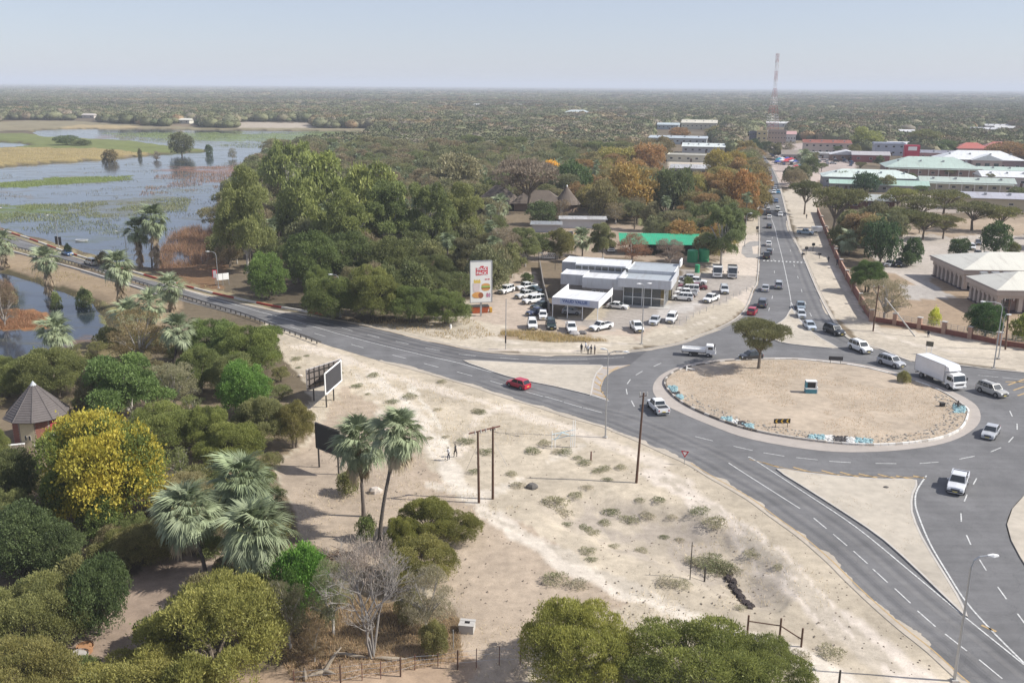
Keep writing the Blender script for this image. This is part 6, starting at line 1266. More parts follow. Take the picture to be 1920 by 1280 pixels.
car('sedan', 126, 474, (145, 480), CBL, 'blue car on the bridge road coming closer'); car('canopy', 170, 492, (150, 486), (.62, .60, .52), 'cream canopied pickup on the bridge road going away')
for a in [('suv', 949, 544, (930, 550), CW, 'white off roader at the left edge of the dealer yard'), ('pickup', 987, 538, (970, 540), CW, 'white pickup backed against the round bush'), ('sedan', 1003, 543, (1020, 546), (.05, .10, .11), 'dark teal saloon behind the white pickup'),
          ('pickup', 986, 553, (968, 556), (.62, .62, .60), 'greyish white pickup second in the left row of the yard'), ('canopy', 1000, 563, (980, 566), CW, 'white canopied pickup in the left row of the yard'), ('sedan', 1014, 572, (996, 575), CDG, 'dark green saloon in the shade of the boundary wall'),
          ('sedan', 1006, 584, (988, 587), CNV, 'navy saloon in the wall shade'), ('hatch', 1018, 591, (1019, 605), CW, 'white hatchback facing the road beside the canopy'), ('suv', 998, 609, (1001, 622), CW, 'white off roader first in the front row, facing the road'), ('suv', 1033, 609, (1037, 622), CDG, 'dark green off roader in the front row'),
          ('pickup', 1071, 615, (1076, 628), CW, 'white pickup in the front row by the canopy'), ('cab', 1127, 612, (1108, 616), CW, 'white single cab pickup parked sideways in the front row'), ('pickup', 1194, 613, (1205, 625), CW, 'white double cab pickup at the right end of the front row'), ('sedan', 1228, 600, (1218, 611), (.55, .57, .60), 'silver saloon below the glazed showroom'), ('suv', 1259, 597, (1250, 609), CW, 'white off roader below the right showroom corner'),
          ('sedan', 1158, 573, (1178, 575), CW, 'white car parked tight against the showroom glass'), ('pickup', 1333, 560, (1318, 566), CW, 'white pickup alone on the paved yard'), ('suv', 1358, 544, (1362, 556), (.60, .62, .64), 'silver white off roader behind the lone pickup'),
          ('suv', 1280, 558, (1262, 557), CW, 'white off roader nearest in the packed right hand row'), ('pickup', 1286, 550, (1268, 549), CW, 'white pickup second in the packed right hand row'), ('canopy', 1290, 543, (1270, 542), CW, 'white canopied pickup in the packed right hand row'), ('sedan', 1290, 536, (1270, 535), CMA, 'maroon car in the packed right hand row'), ('sedan', 1284, 529, (1266, 528), CW, 'white saloon at the back of the packed row'), ('pickup', 1305, 528, (1322, 529), CW, 'white pickup on the outer back of the packed row'), ('hatch', 1289, 521, (1272, 520), CSI, 'silver hatchback at the far end of the packed row'),
          ('sedan', 1308, 537, (1325, 538), (.16, .02, .03), 'dark red saloon on the outer side of the packed row'), ('hatch', 1072, 583, (1088, 584), CSI, 'silver car in the shade under the canopy'),
          ('suv', 1685, 495, (1684, 510), CBK, 'black off roader parked between the two dark trees'), ('sedan', 1668, 494, (1655, 500), CSI, 'silver saloon beside the parked black off roader'), ('suv', 1798, 459, (1799, 474), (.60, .62, .64), 'silver white car first in the office car park row'), ('suv', 1822, 464, (1830, 476), CW, 'white off roader in the middle of the office car park'), ('sedan', 1834, 475, (1842, 484), CSI, 'silver saloon in front of the white off roader in the car park'), ('hatch', 1834, 455, (1840, 466), CGY, 'grey hatchback at the back of the office car park'), ('sedan', 1850, 478, (1858, 488), CBK, 'black saloon nearest the dark tree in the car park')]:
    car(*a)
lorry(1345, 510, (1346, 530), 'white tipper truck, left of the two parked side by side', 'tip', name='tipper_truck'); lorry(1373, 511, (1374, 531), 'white and black tipper truck, right of the two parked side by side', 'tip', (.5, .5, .5), 'tipper_truck'); lorry(1144, 464, (1150, 474), 'white lorry parked in the yard beside the green net shed', 'tip', name='tipper_truck', s=.9)
# queue in the street
q = [(1442, 407, CW), (1441, 400, CBK), (1440, 393, CW), (1437, 386, CW), (1438, 379, CSI), (1435, 372, CGY), (1436, 366, CW), (1433, 360, CSI), (1435, 353, CW), (1432, 347, CBK), (1433, 341, CW), (1430, 335, CW), (1431, 330, CSI), (1429, 324, CGY), (1428, 319, CW), (1427, 313, CSI), (1425, 307, CW), (1421, 301, CW), (1417, 296, CSI)]
for i, (px, py, c) in enumerate(q):
    nmc = {CW: 'white', CBK: 'black', CSI: 'silver', CGY: 'dark grey'}[c]; car(['sedan', 'suv', 'hatch', 'pickup'][i % 4], px, py, 76 if py > 320 else 100, c, 'small %s car in the dense queue going up the far street' % nmc, far=True, group='%s cars queuing up the street' % nmc)
for i, (px, py, c, lb) in enumerate([(1463, 402, CW, 'white car coming down the street, nearest below the queue'), (1458, 393, (.6, .6, .55), 'cream car coming down beside the queue'), (1455, 377, CBL, 'blue car coming down the street in a tree shadow'), (1459, 360, (.05, .25, .42), 'bright blue car on the right side of the street'), (1451, 361, CW, 'white off roader coming down left of the bright blue car'), (1453, 352, CSI, 'silver car above the bright blue one'), (1446, 342, CW, 'white car below the red car'), (1444, 333, CRD, 'red car far up the street'), (1437, 315, CW, 'white car alone on the upper street'), (1428, 302, CBK, 'black car at the upper street bend'), (1422, 290, CSI, 'silver car at the far end of the street'), (1412, 290, CW, 'white car at the far left end of the street'), (1398, 288, CW, 'white van at the street end by the dark trees')]):
    car(['sedan', 'suv', 'hatch'][i % 3], px, py, 256, c, lb, far=True)
rc = random.Random(5)
for i in range(34):
    if i < 14: px, py = 1445 + rc.uniform(0, 60), 283 + rc.uniform(0, 26)
    else: px, py = 1530 + rc.uniform(0, 70), 296 + rc.uniform(0, 14)
    c, nmc = rc.choice([(CW, 'white'), (CSI, 'silver'), (CBL, 'blue'), (CBK, 'black')]); car(rc.choice(['sedan', 'suv', 'hatch']), px, py, rc.choice([-14, 76]), c, 'tiny %s car parked near the market' % nmc, far=True, group='%s cars parked at the market' % nmc)
TENT = {}
for i in range(26):
    px, py = (1452 + rc.uniform(0, 40), 292 + rc.uniform(0, 18)) if i < 18 else (1492 + rc.uniform(0, 16), 318 + rc.uniform(0, 8)); c, nmc = rc.choice([((.03, .16, .34), 'blue'), ((.03, .06, .30), 'dark blue'), ((.45, .04, .06), 'red'), ((.6, .6, .62), 'white'), ((.02, .22, .22), 'teal')])
    x, y = G(px, py); t = empty('market_stall', (x, y, 0), SD, 'small market stall with a %s cloth roof beside the street' % nmc, 'market stall', '%s market stalls' % nmc)
    r = MB(); r.add([(-2, -2, 2.1), (2, -2, 2.1), (2, 2, 2.1), (-2, 2, 2.1), (0, 0, 3.1)], [(0, 1, 4), (1, 2, 4), (2, 3, 4), (3, 0, 4), (3, 2, 1, 0)], M('stall_' + nmc.replace(' ', '_'), c, .7)); r.obj('canopy', t)
    for sx in (-1.9, 1.9):
        for sy in (-1.9, 1.9): MB().box((sx, sy, 1.05), (.08, .08, 2.1), STEEL).obj('leg', t)
    MB().box((0, -.8, .8), (3, 1, .1), WOODP).obj('table', t)
# ------------------------------------------------------------------ people
person(841, 862, 'walk', WHT, NAV, 'person in a white shirt walking on the sand near the twin poles', 200); person(854, 856, 'walk', BLK, BLK, 'person in dark clothes walking ahead of the white shirted one', 160)
person(1090, 661.5, 'stand', BLK, BLK, 'person in black at the left end of the roadside group', 60); person(1098, 658, 'walk', PNK, GRY, 'person in a pale blue shirt at the back of the roadside group', 170); person(1102.5, 664, 'stand', WHT, BLK, 'person with a white top and dark shorts, middle of the roadside group', 250); person(1108, 664, 'walk', NAV, BLK, 'person in navy striding in the roadside group', 20); person(1115, 664.5, 'stand', GRY, BRW, 'person in a grey top and brown trousers at the right end of the roadside group', 200)
person(1553, 492, 'walk', BLK, BLK, 'person in black walking along the long wall', 250); person(1740, 631, 'sit', BLK, NAV, 'person sitting on the ground by the brick wall', 250); person(1569, 497, 'stand', NAV, BLK, 'person standing against the long wall', 200); person(1504, 482, 'walk', WHT, BLK, 'person in white at the right end of the crossing', 180)
for px, py, s_, lb in [(1417, 411, NAV, 'person waiting by the street sign board'), (1475, 330, REDC, 'person in red by the market road'), (1482, 322, WHT, 'person in white near the market stalls'), (1500, 336, BLU, 'person in blue by the market road'), (1512, 410, BLK, 'person in black on the verge beside the parked pickup'), (1545, 360, WHT, 'person in a white shirt near the kiosk')]: person(px, py, 'stand', s_, BLK, lb, rc.uniform(0, 360))
# ------------------------------------------------------------------ street furniture
lamp_post(1135, 820, 656, 'slim double armed street lamp on the verge in front of the sandy triangle', ((-1, .3), (1, 2.0)), 1146, deg=-25); lamp_post(1203, 645, 532, 'double armed street lamp in front of the showroom glass', ((-1, .6), (1, .6)), 1208, deg=10)
lamp_post(638, 595, 515, 'street lamp beside the end of the red and white barrier', ((-1, 1.2),), 635); lamp_post(410, 540, 472, 'street lamp above the white sign frames', ((-1, 1.5),), 407); lamp_post(240, 503, 434, 'street lamp behind the two far palms', ((-1, 1.6),), 236); lamp_post(110, 462, 404, 'street lamp on the river side of the bridge', ((-1, 1.8),), 108)
lamp_post(1789, 1276, 1042, 'tall street lamp with one bent arm in the lower right', ((1, 1.15),), 1836, r=.10); lamp_post(1863, 690, 566, 'large street lamp with an arm to the left at the right edge', ((-1, 3.0),), 1880); lamp_post(1872, 672, 590, 'shorter street lamp by the last wall pillar', ((1, .3),), 1878); lamp_post(3, 440, 390, 'street lamp at the left edge on the bridge', ((1, .3),), 3)
lamp_post(1396, 462, 400, 'lamp post by the side turning', ((1, .8),), 1396)
post(948, 655, 560, 'thin grey pole with a black box near the drainage dip', .07, STEEL, 'service_pole', 'pole', tx=949); MB().box((0, 0, 0), (.25, .25, 1.3), BLACK).obj('meter_box', bpy.data.objects['service_pole'], loc=(0, -.2, 1.9))
# timber power poles
def hpole():
    a = G(898, 942); b = G(924, 935); h1 = hat(898, 942, 808, 896); h2 = hat(924, 935, 800, 923); t = empty('twin_power_pole', (a[0], a[1], 0), 0, 'pair of brown timber power poles joined by a cross beam', 'power pole'); d = (b[0] - a[0], b[1] - a[1])
    MB().tube([(0, 0, -.1), (-.1, 0, h1)], [.15, .11], WOODP, 10).obj('pole', t); MB().tube([(d[0], d[1], -.1), (d[0], d[1], h2)], [.15, .11], WOODP, 10).obj('pole', t)
    MB().tube([(-1.1, 0, h1 - .3), (d[0] + .8, d[1], h2 + .1)], .09, RUST, 8).obj('cross_beam', t)
    for u in (-.25, .15, .5, .85, 1.15): MB().tube([(d[0] * u, d[1] * u, h1 - .25), (d[0] * u, d[1] * u, h1 + .15)], [.09, .05], CONC, 8).obj('insulator', t)
    for k in (0, 1): MB().tube([(d[0] * k, d[1] * k, h1 * .85), (d[0] * k + (-1.4 if k == 0 else 1.6), d[1] * k + .4, 3.8)], .015, STEEL, 4).obj('stay_wire', t)
hpole()
def pole1(bx, by, ty, tx, lb, arm=1.2, nm='power_pole', r=.13):
    x, y = G(bx, by); h = hat(bx, by, ty, tx); rx, ry, rz = ray(tx, ty); dx = float(rx / ry * y) - x; t = empty(nm, (x, y, 0), 0, lb, 'power pole'); MB().tube([(0, 0, -.1), (dx * .5, 0, h * .5), (dx, 0, h)], [r * 1.25, r, r * .8], WOODP, 10).obj('pole', t)
    MB().tube([(dx - arm * .4, 0, h - .5), (dx + arm * .4, 0, h - .3)], .05, RUST, 6).obj('cross_arm', t)
    for s in (-1, 0, 1): MB().tube([(dx + s * arm * .35, 0, h - .35), (dx + s * arm * .35, 0, h + .1)], [.08, .05], CONC, 8).obj('insulator', t)
    return t
pole1(1193, 905, 736, 1207, 'tall single dark timber pole on the near verge of the road'); pole1(1637, 620, 535, 1648, 'timber pole with a cross arm at the brick wall corner', 2.6); pole1(1885, 655, 560, 1893, 'timber pole behind the last wall pillar', 2.2)
a = G(1716, 631); x, y = G(1637, 620); h = hat(1637, 620, 553); o = MB().tube([(a[0], a[1], 0), (x + 1.6, y, h * .92)], [.14, .11], CONC, 8); thing(o, 'stay_pole', 'pale slanted prop pole leaning on the timber pole at the wall corner', 'prop pole', (0, 0, 0))
post(1294, 1081, 1016, 'thin dark post standing in the sandy hollow', .05, DARKST, 'marker_post'); post(1322, 1073, 1062, 'short dark stump right of the thin post', .09, DARKST, 'marker_stump'); post(1108, 862, 846, 'rusty stub post near the blue frame', .10, RUST, 'stub_post'); post(850, 1218, 1180, 'pale thin post left of the concrete box', .05, STEEL, 'thin_post'); post(845, 616, 608, 'short white marker post by the shrubs', .22, WHITE, 'marker_post'); post(1572, 1290, 1256, 'dark fence post at the bottom edge right of the thicket', .10, DARKST)
# timber corner of the fence
t = empty('corner_fence', (*G(1461, 1202), 0), 0, 'timber corner fence of three posts with rails above the thicket', 'fence'); ox, oy = G(1461, 1202)
pp = []
for bx, by, ty in ((1401, 1190, 1169), (1461, 1202, 1161), (1502, 1213, 1192)):
    x, y = G(bx, by); hh = {1401: 1.9, 1461: 2.2, 1502: 1.8}[bx]; pp.append((x - ox, y - oy, hh)); MB().tube([(x - ox, y - oy, -.2), (x - ox, y - oy, hh)], .09, WOODP, 8).obj('post', t)
MB().tube([(pp[0][0], pp[0][1], 1.35), (pp[1][0], pp[1][1], 1.5)], .06, WOODP, 6).obj('rail', t); MB().tube([(pp[1][0], pp[1][1], 1.5), (pp[2][0], pp[2][1], .75)], .06, WOODP, 6).obj('rail', t)
# wire fence at the bottom
fps = [(552, 1292, 1256), (639, 1290, 1246), (679, 1276, 1242), (714, 1272, 1239), (751, 1268, 1232), (778, 1256, 1227), (821, 1250, 1225), (858, 1255, 1218), (893, 1252, 1215), (936, 1247, 1211), (975, 1246, 1215)]
t = empty('wire_fence', (*G(751, 1268), 0), 0, 'thin wire fence on dark posts across the dry yard at the bottom', 'fence'); ox, oy = G(751, 1268); fp3 = []
for i, (bx, by, ty) in enumerate(fps):
    x, y = G(bx, by); hh = hat(bx, by, ty); fp3.append((x - ox, y - oy, hh)); MB().tube([(x - ox, y - oy, -.1), (x - ox + .03, y - oy, hh)], .07 if i in (1, 4, 7) else .035, WOODP if i in (1, 4, 7) else RUST, 7).obj('post', t)
for k in (.35, .65, .9):
    w_ = MB()
    for p, q in zip(fp3[:-1], fp3[1:]): w_.tube([(p[0], p[1], p[2] * k), (q[0], q[1], q[2] * k)], .010, STEEL, 3)
    w_.obj('wire', t)
# guardrail on the near side
GRP = GP([(-160, 430), (0, 460), (60, 474), (150, 500), (230, 524), (262, 533), (330, 555), (400, 577), (440, 588), (480, 602), (530, 621), (575, 637), (612, 652)])
def guardrail(P, lb, painted, hh=.72):
    t = empty('guardrail', (*P[0], 0), 0, lb, 'guardrail'); Q = resample(P, 3.8, False); ox, oy = P[0]
    m_ = M('weathered_rail', (.24, .23, .22), .7, .3, .25) ; pal = [M('rail_red', (.36, .06, .04), .7, var=.3), M('rail_white', (.62, .58, .52), .7, var=.2)]; ml = {}
    for i, (p, q) in enumerate(zip(Q[:-1], Q[1:])):
        a = math.atan2(q[1] - p[1], q[0] - p[0]); L = math.hypot(q[0] - p[0], q[1] - p[1]); mm_ = pal[(i // 2) % 2] if painted else m_; cx, cy = (p[0] + q[0]) / 2 - ox, (p[1] + q[1]) / 2 - oy; k = (mm_.name, round(L, 1))
        if k not in ml:
            b = MB(); b.loft([[(x, -.02, hh - .16), (x, .05, hh - .10), (x, -.02, hh - .02), (x, .05, hh + .06), (x, -.02, hh + .14), (x, -.06, hh)] for x in (-L / 2, L / 2)], mm_); ml[k] = b.mesh('rail')
            if painted: b2 = MB(); b2.box((0, 0, .2), (L, .3, .4), mm_); ml[k] = b2.mesh('barrier_block')
        link('barrier_block' if painted else 'rail', ml[k], t, (cx, cy, 0), (0, 0, a))
        if not painted:
            if 'p' not in ml: ml['p'] = MB().box((0, .08, hh / 2 - .1), (.18, .16, hh + .2), DARKST).mesh('post')
            link('post', ml['p'], t, (p[0] - ox, p[1] - oy, 0), (0, 0, a))
            link('post', ml['p'], t, (cx, cy, 0), (0, 0, a))
guardrail(GRP, 'dark steel guardrail on posts along the near side of the bridge road', False)
guardrail(GP([(-160, 398), (0, 431), (60, 450), (120, 472), (200, 497), (300, 525), (400, 551), (500, 573), (560, 583), (628, 595)]), 'red and white painted barrier along the river side of the road', True)
# billboards
def panel_board(name, lb, A_, B_, zt0, zt1, zb0, zb1, face, frame, posts, back=None, group=None, fw=.25):
    """A_,B_: ground points under the two ends"""
    t = empty(name, (*A_, 0), math.atan2(B_[1] - A_[1], B_[0] - A_[0]), lb, 'billboard', group); L = math.hypot(B_[0] - A_[0], B_[1] - A_[1])
    p = MB(); p.add([(0, -.06, zb0), (L, -.06, zb1), (L, -.06, zt1), (0, -.06, zt0), (0, .06, zb0), (L, .06, zb1), (L, .06, zt1), (0, .06, zt0)], [(0, 1, 2, 3), (7, 6, 5, 4), (0, 4, 5, 1), (2, 6, 7, 3), (1, 5, 6, 2), (0, 3, 7, 4)], face); p.obj('board', t)
    f = MB()
    for a_, b_ in (((0, zb0), (L, zb1)), ((0, zt0), (L, zt1)), ((0, zb0), (0, zt0)), ((L, zb1), (L, zt1))): f.tube([(a_[0], -.05, a_[1]), (b_[0], -.05, b_[1])], fw / 2, frame, 4)
    f.obj('frame', t)
    for u in posts: MB().tube([(L * u, .15, -.1), (L * u, .15, zt0 * .95)], .11, DARKST, 8).obj('post', t)
    return t, L
BBF = M('black_billboard_face', (.035, .035, .04), .6, var=.2, scale=.5); BBB = M('faded_board_back', (.17, .145, .13), .9, var=.25, scale=2)
# V of two boards
fr = G(614, 764); bk = G(628, 741); lf = G(589, 760)
zt = hat(614, 764, 699); zb = hat(614, 764, 738)
ex_ = G(640, 736)
t, L = panel_board('black_billboard', 'black faced billboard with a white frame, front one of the V shaped pair', G(611, 766), G(641, 738), zt, zt, zb, zb, BBF, WHITE, (.1, .55))
t, L = panel_board('faded_billboard', 'brown backed billboard forming the rear of the V shaped pair', G(577, 756), G(641, 735), zt * .97, zt * 1.0, zb * .97, zb, BBB, M('grey_frame', (.3, .28, .27), .7), (.2,))
for i in range(7): MB().box((L * (i + .5) / 7, -.14, (zt + zb) / 2), (.08, .08, zt - zb), DARKST).obj('strut', t)
for i in range(3): MB().box((L / 2, -.16, zb + (zt - zb) * (.2 + .3 * i)), (L, .08, .10), DARKST).obj('beam', t)
A2 = G(596, 875); B2 = G(640, 893); zt2 = hat(596, 875, 792); zb2 = hat(596, 875, 838)
t, L = panel_board('black_billboard', 'second black billboard behind the pair of fan palms', A2, B2, zt2, zt2, zb2, zb2, BBF, DARKST, (.02, .85))
# burger advert
A3 = G(884, 592); gx3, gy3 = G(907, 592); m_ = mpp(907, 592); ztop = hat(907, 592, 489); zbot = hat(907, 592, 566)
t = empty('burger_billboard', (gx3, gy3, 0), math.radians(12), 'tall white snack pack billboard with burger and fries beside the parking yard', 'billboard'); BW = 41 * m_; BH = ztop - zbot; zc = (ztop + zbot) / 2
MB().box((-BW * .12, .25, ztop / 2), (.35, .3, ztop), STEEL).obj('post', t); MB().box((-BW * .12, 0, zc), (BW, .3, BH), M('advert_white', (.74, .73, .69), .5, var=.04)).obj('board', t)
f = MB()
for s in (-1, 1): f.box((-BW * .12 + s * BW / 2, 0, zc), (.12, .4, BH + .12), STEEL); f.box((-BW * .12, 0, zc + s * BH / 2), (BW + .12, .4, .12), STEEL)
f.obj('frame', t); RD = M('advert_red', (.55, .03, .05), .5); cx0 = -BW * .12
def flat(pts, z, m, name='print'): MB().add([(cx0 + u * BW, z, zc + v * BH) for u, v in pts], [tuple(range(len(pts)))], m).obj(name, t)
def ell(cx, cy, rx, ry, a0=0, a1=360, n=20): return [(cx + rx * math.cos(math.radians(a0 + (a1 - a0) * i / n)), cy + ry * math.sin(math.radians(a0 + (a1 - a0) * i / n))) for i in range(n + 1)]
flat([(-.25, .15), (.30, .17), (.30, .36), (-.25, .34)], -.16, RD, 'logo_panel'); flat([(-.06, .345), (.13, .352), (.10, .385), (-.03, .380)], -.16, RD, 'logo_panel')
for tx, zz, fit in (('SNACK', .305, .48), ('PACK', .205, .48)): link('lettering', text_mesh(tx, BH * .10, WHITE, .005, .02, BW * fit), t, (cx0 + BW * .025, -.18, zc + BH * zz), (math.pi / 2, 0, 0))
link('lettering', text_mesh('29 90', BH * .05, RD, .005, .01, BW * .22), t, (cx0 + BW * .28, -.18, zc + BH * .055), (math.pi / 2, 0, 0))
Y1 = M('advert_yellow', (.75, .52, .05), .5); BU = M('advert_bun', (.60, .30, .09), .5); LG = M('advert_green', (.25, .42, .08), .5); PT_ = M('advert_patty', (.30, .10, .04), .5); BX = M('advert_box', (.62, .52, .50), .5); CHK = M('advert_chicken', (.68, .34, .10), .5)
for i in range(9): u = -.34 + i * .035; flat([(u, -.04), (u + .028, -.04), (u + .03, .045 + .02 * math.sin(i * 2.1)), (u + .004, .05 + .02 * math.sin(i * 2.1))], -.162 - .001 * i, Y1, 'print_fries')
flat([(-.36, -.24), (-.08, -.25), (-.05, -.03), (-.38, -.03)], -.185, BX, 'print_box'); flat(ell(.21, -.10, .20, .06, 0, 180), -.17, BU); flat([(.0, -.145), (.42, -.145), (.40, -.105), (.02, -.105)], -.174, LG); flat([(.02, -.175), (.40, -.175), (.42, -.145), (.0, -.145)], -.171, PT_); flat(ell(.21, -.175, .19, .05, 180, 360), -.172, BU)
flat(ell(-.16, -.32, .26, .075), -.19, CHK); flat(ell(-.02, -.33, .12, .07), -.193, PT_); flat(ell(-.26, -.34, .13, .05), -.194, BU); flat(ell(.28, -.33, .05, .055), -.19, M('advert_pink', (.5, .2, .28), .5)); flat(ell(.38, -.33, .04, .055), -.19, M('advert_mauve', (.42, .25, .35), .5))
# skip and signs
o = MB(); o.loft([[(-1.5, -.8, 0), (1.5, -.8, 0), (1.5, .8, 0), (-1.5, .8, 0)], [(-1.9, -1, 1.3), (1.9, -1, 1.3), (1.9, 1, 1.3), (-1.9, 1, 1.3)]], M('skip_orange', (.45, .10, .03), .6, var=.3)); o.box((0, 0, 1.32), (3.9, 2.1, .08), DARKST); o.box((2.3, -.3, .5), (.5, .9, .9), M('skip_yellow', (.55, .30, .03), .6)); thing(o, 'rubbish_skip', 'orange rubbish skip under the burger billboard', 'skip', (*G(899, 585), 0), .2)
t = empty('blank_road_sign', (*G(420, 535), 0), math.radians(35), 'blank white sign boards on posts below the street lamp', 'sign')
for i in range(3): MB().tube([(-1.6 + i * 1.4, 0, 0), (-1.6 + i * 1.4, 0, 2.9)], .06, STEEL, 6).obj('post', t)
for i in range(2): MB().box((-.9 + i * 1.45, -.08, 2.1), (1.35, .06, 1.5), WHITE).obj('board', t)
t = empty('red_sign', (*G(404, 533), 0), .4, 'narrow red bordered sign left of the blank white boards', 'sign'); MB().tube([(0, 0, 0), (0, 0, 3.4)], .06, STEEL, 6).obj('post', t); MB().box((0, -.08, 2.4), (1.0, .05, 2.0), RD).obj('border', t); MB().box((0, -.12, 2.4), (.7, .05, 1.7), M('sign_grey', (.4, .38, .4), .6)).obj('board', t)
x, y = G(1283, 871); t = empty('yield_sign', (x, y, 0), math.radians(-20), 'red and white triangular yield sign at the near kerb', 'road sign'); hh = hat(1283, 871, 845); MB().tube([(0, 0, 0), (0, 0, hh)], .04, STEEL, 6).obj('post', t)
MB().add([(-.5, -.06, hh), (.5, -.06, hh), (0, -.06, hh - .88), (-.5, -.03, hh), (.5, -.03, hh), (0, -.03, hh - .88)], [(0, 2, 1), (3, 4, 5)], RD).obj('plate', t); MB().add([(-.28, -.075, hh - .12), (.28, -.075, hh - .12), (0, -.075, hh - .62)], [(0, 2, 1)], WHITE).obj('plate_centre', t)
def chevron(px, py, ty, lb, fm, cm, rz=0, n=3, w=2.3, hgt=.65):
    x, y = G(px, py); hh = hat(px, py, ty); t = empty('chevron_board', (x, y, .18), math.radians(rz), lb, 'road sign'); MB().box((0, -.03, hh - hgt / 2), (w, .05, hgt), fm).obj('board', t)
    for s in (-.36, .36): MB().tube([(w * s, .04, 0), (w * s, .04, hh)], .04, DARKST, 6).obj('post', t)
    if cm:
        for i in range(n):
            cx = -w / 2 + w * (i + .5) / n; q = MB()
            for s in (1, -1): q.add([(cx - .22, -.066, hh - hgt / 2), (cx - .02, -.066, hh - hgt / 2), (cx + .22, -.066, hh - hgt / 2 + s * hgt * .42), (cx + .02, -.066, hh - hgt / 2 + s * hgt * .42)], [(0, 1, 2, 3) if s > 0 else (3, 2, 1, 0)], cm)
            q.obj('arrow', t)
chevron(1465, 804, 787, 'black board with three yellow arrows on the front rim of the island', BLACK, M('sign_yellow', (.60, .36, .04), .5), 4); chevron(1566, 684, 670, 'dark sign board with its back turned at the far rim of the island', M('sign_dark', (.05, .05, .055), .6), None, -8)
t = empty('small_road_sign', (*G(1741, 664), 0), -.5, 'small dark road sign on two white posts behind the box truck', 'road sign'); MB().box((0, -.05, 1.9), (1.2, .06, .9), M('sign_olive', (.12, .11, .08), .6)).obj('board', t); [MB().tube([(s, .02, 0), (s, .02, 1.7)], .06, WHITE, 6).obj('post', t) for s in (-.4, .4)]
for px, py, ty, lb in [(1419, 441, 424, 'dark sign board on a post by the side turning'), (1419.5, 408, 396, 'small dark sign further up the left verge'), (1414, 300, 283, 'red advertising column near the street end'), (1505, 485, 476, 'small sign post at the right end of the crossing'), (1511, 478, 462, 'thin sign post on the verge below the trailer'), (1524, 472, 455, 'sign post beside the verge shadow'), (1536, 485, 478, 'low marker by the wall side path')]:
    x, y = G(px, py); hh = max(1.6, hat(px, py, ty)); t = empty('street_sign', (x, y, 0), 0, lb, 'sign'); MB().tube([(0, 0, 0), (0, 0, hh)], .07, DARKST, 6).obj('post', t); big = px == 1414; MB().box((0, -.1, hh * (.5 if big else .82)), (1.9 if big else .9, .08, hh * (.9 if big else .3)), RD if big else BLACK).obj('board', t)
# information plinth on the island
x, y = G(1519, 738); t = empty('stone_plinth', (x, y, .2), math.radians(-4), 'small blue, white and black painted plinth in the middle of the island', 'plinth'); BLP = M('pale_blue_paint', (.06, .23, .29), .6, var=.15); s_ = 19 * mpp(1519, 738)
MB().box((0, 0, .35), (s_, 1.1, .7), BLP).obj('base', t); MB().box((0, 0, .76), (s_ + .1, 1.2, .12), WHITE).obj('ledge', t); MB().box((0, .1, 1.3), (s_ * .82, .7, .96), BLACK).obj('middle', t); MB().box((0, .05, 1.84), (s_, 1.0, .14), WHITE).obj('cap', t); [MB().box((s * s_ * .45, 0, 1.3), (.22, .9, .95), WHITE if s > 0 else BLP).obj('side', t) for s in (-1, 1)]
MB().box((s_ * .5 + .09, 0, .5), (.14, 1.1, 1.0), WHITE).obj('side', t)
# painted stone patches on the island rim
rs = random.Random(9); SM = [M('stone_blue', (.25, .38, .40), .8, var=.3, scale=3), M('stone_white', (.58, .57, .54), .8, var=.25, scale=3), M('stone_black', (.05, .045, .045), .8, var=.3, scale=3), M('rim_stone', (.30, .275, .24), .9, var=.3, scale=3)]
def stone(mb, x, y, s, m, z=.2):
    n = 5; a0 = rs.uniform(0, 6); ring1 = [(x + math.cos(a0 + k * 1.2566) * s * rs.uniform(.7, 1.1), y + math.sin(a0 + k * 1.2566) * s * rs.uniform(.7, 1.1), z) for k in range(n)]; ring2 = [(x + (p[0] - x) * .55, y + (p[1] - y) * .55, z + s * rs.uniform(.35, .7)) for p in ring1]; mb.loft([ring1, ring2], m)
bed = {}
IP = [PXA(p[0], p[1]) for p in isl]
def at_px(px, py): return G(px, py, .2)
for nm_, patches in {'painted_stone_bed': [((1251, 724), (1270, 737), 0), ((1254, 736), (1272, 739), 2), ((1262, 741), (1279, 748), 0), ((1352, 783), (1372, 792), 0), ((1370, 788), (1382, 797), 1), ((1380, 791), (1396, 800), 2), ((1392, 795), (1412, 805), 0), ((1516, 816), (1546, 827), 0), ((1547, 818), (1560, 830), 1), ((1560, 819), (1588, 832), 2), ((1588, 821), (1601, 834), 1), ((1601, 822), (1634, 834), 0), ((1792, 757), (1800, 762), 2), ((1788, 760), (1808, 774), 0)]}.items():
    groups = {}
    for (p0, p1, k) in patches: groups.setdefault((p0[0] // 90 if p0[0] < 1700 else 99), []).append((p0, p1, k))
    for g_, ps in groups.items():
        mb = MB()
        for p0, p1, k in ps:
            for _ in range(60):
                px, py = rs.uniform(p0[0], p1[0]), rs.uniform(p0[1], p1[1]); x, y = at_px(px, py)
                if inpoly([x], [y], isl)[0]: stone(mb, x, y, rs.uniform(.25, .42), SM[k])
        if mb.v: tag(mb.obj('painted_stones'), 'patch of blue, white and black painted stones on the island rim', 'painted stones', 'painted stone patches', 'stuff')
mb = MB(); IRr = resample(isl, .45)
for i, (x, y) in enumerate(IRr):
    px, py = PXA(x, y); px = float(px); py = float(py)
    if py < 742: continue
    for _ in range(3):
        k = rs.uniform(.2, 2.6); dx, dy = cen[0] - x, cen[1] - y; q = math.hypot(dx, dy); stone(mb, x + dx / q * k + rs.uniform(-.2, .2), y + dy / q * k, rs.uniform(.12, .26), SM[3])
tag(mb.obj('rim_stones'), 'band of grey stones laid along the lower rim of the island', 'stones', kind='stuff')
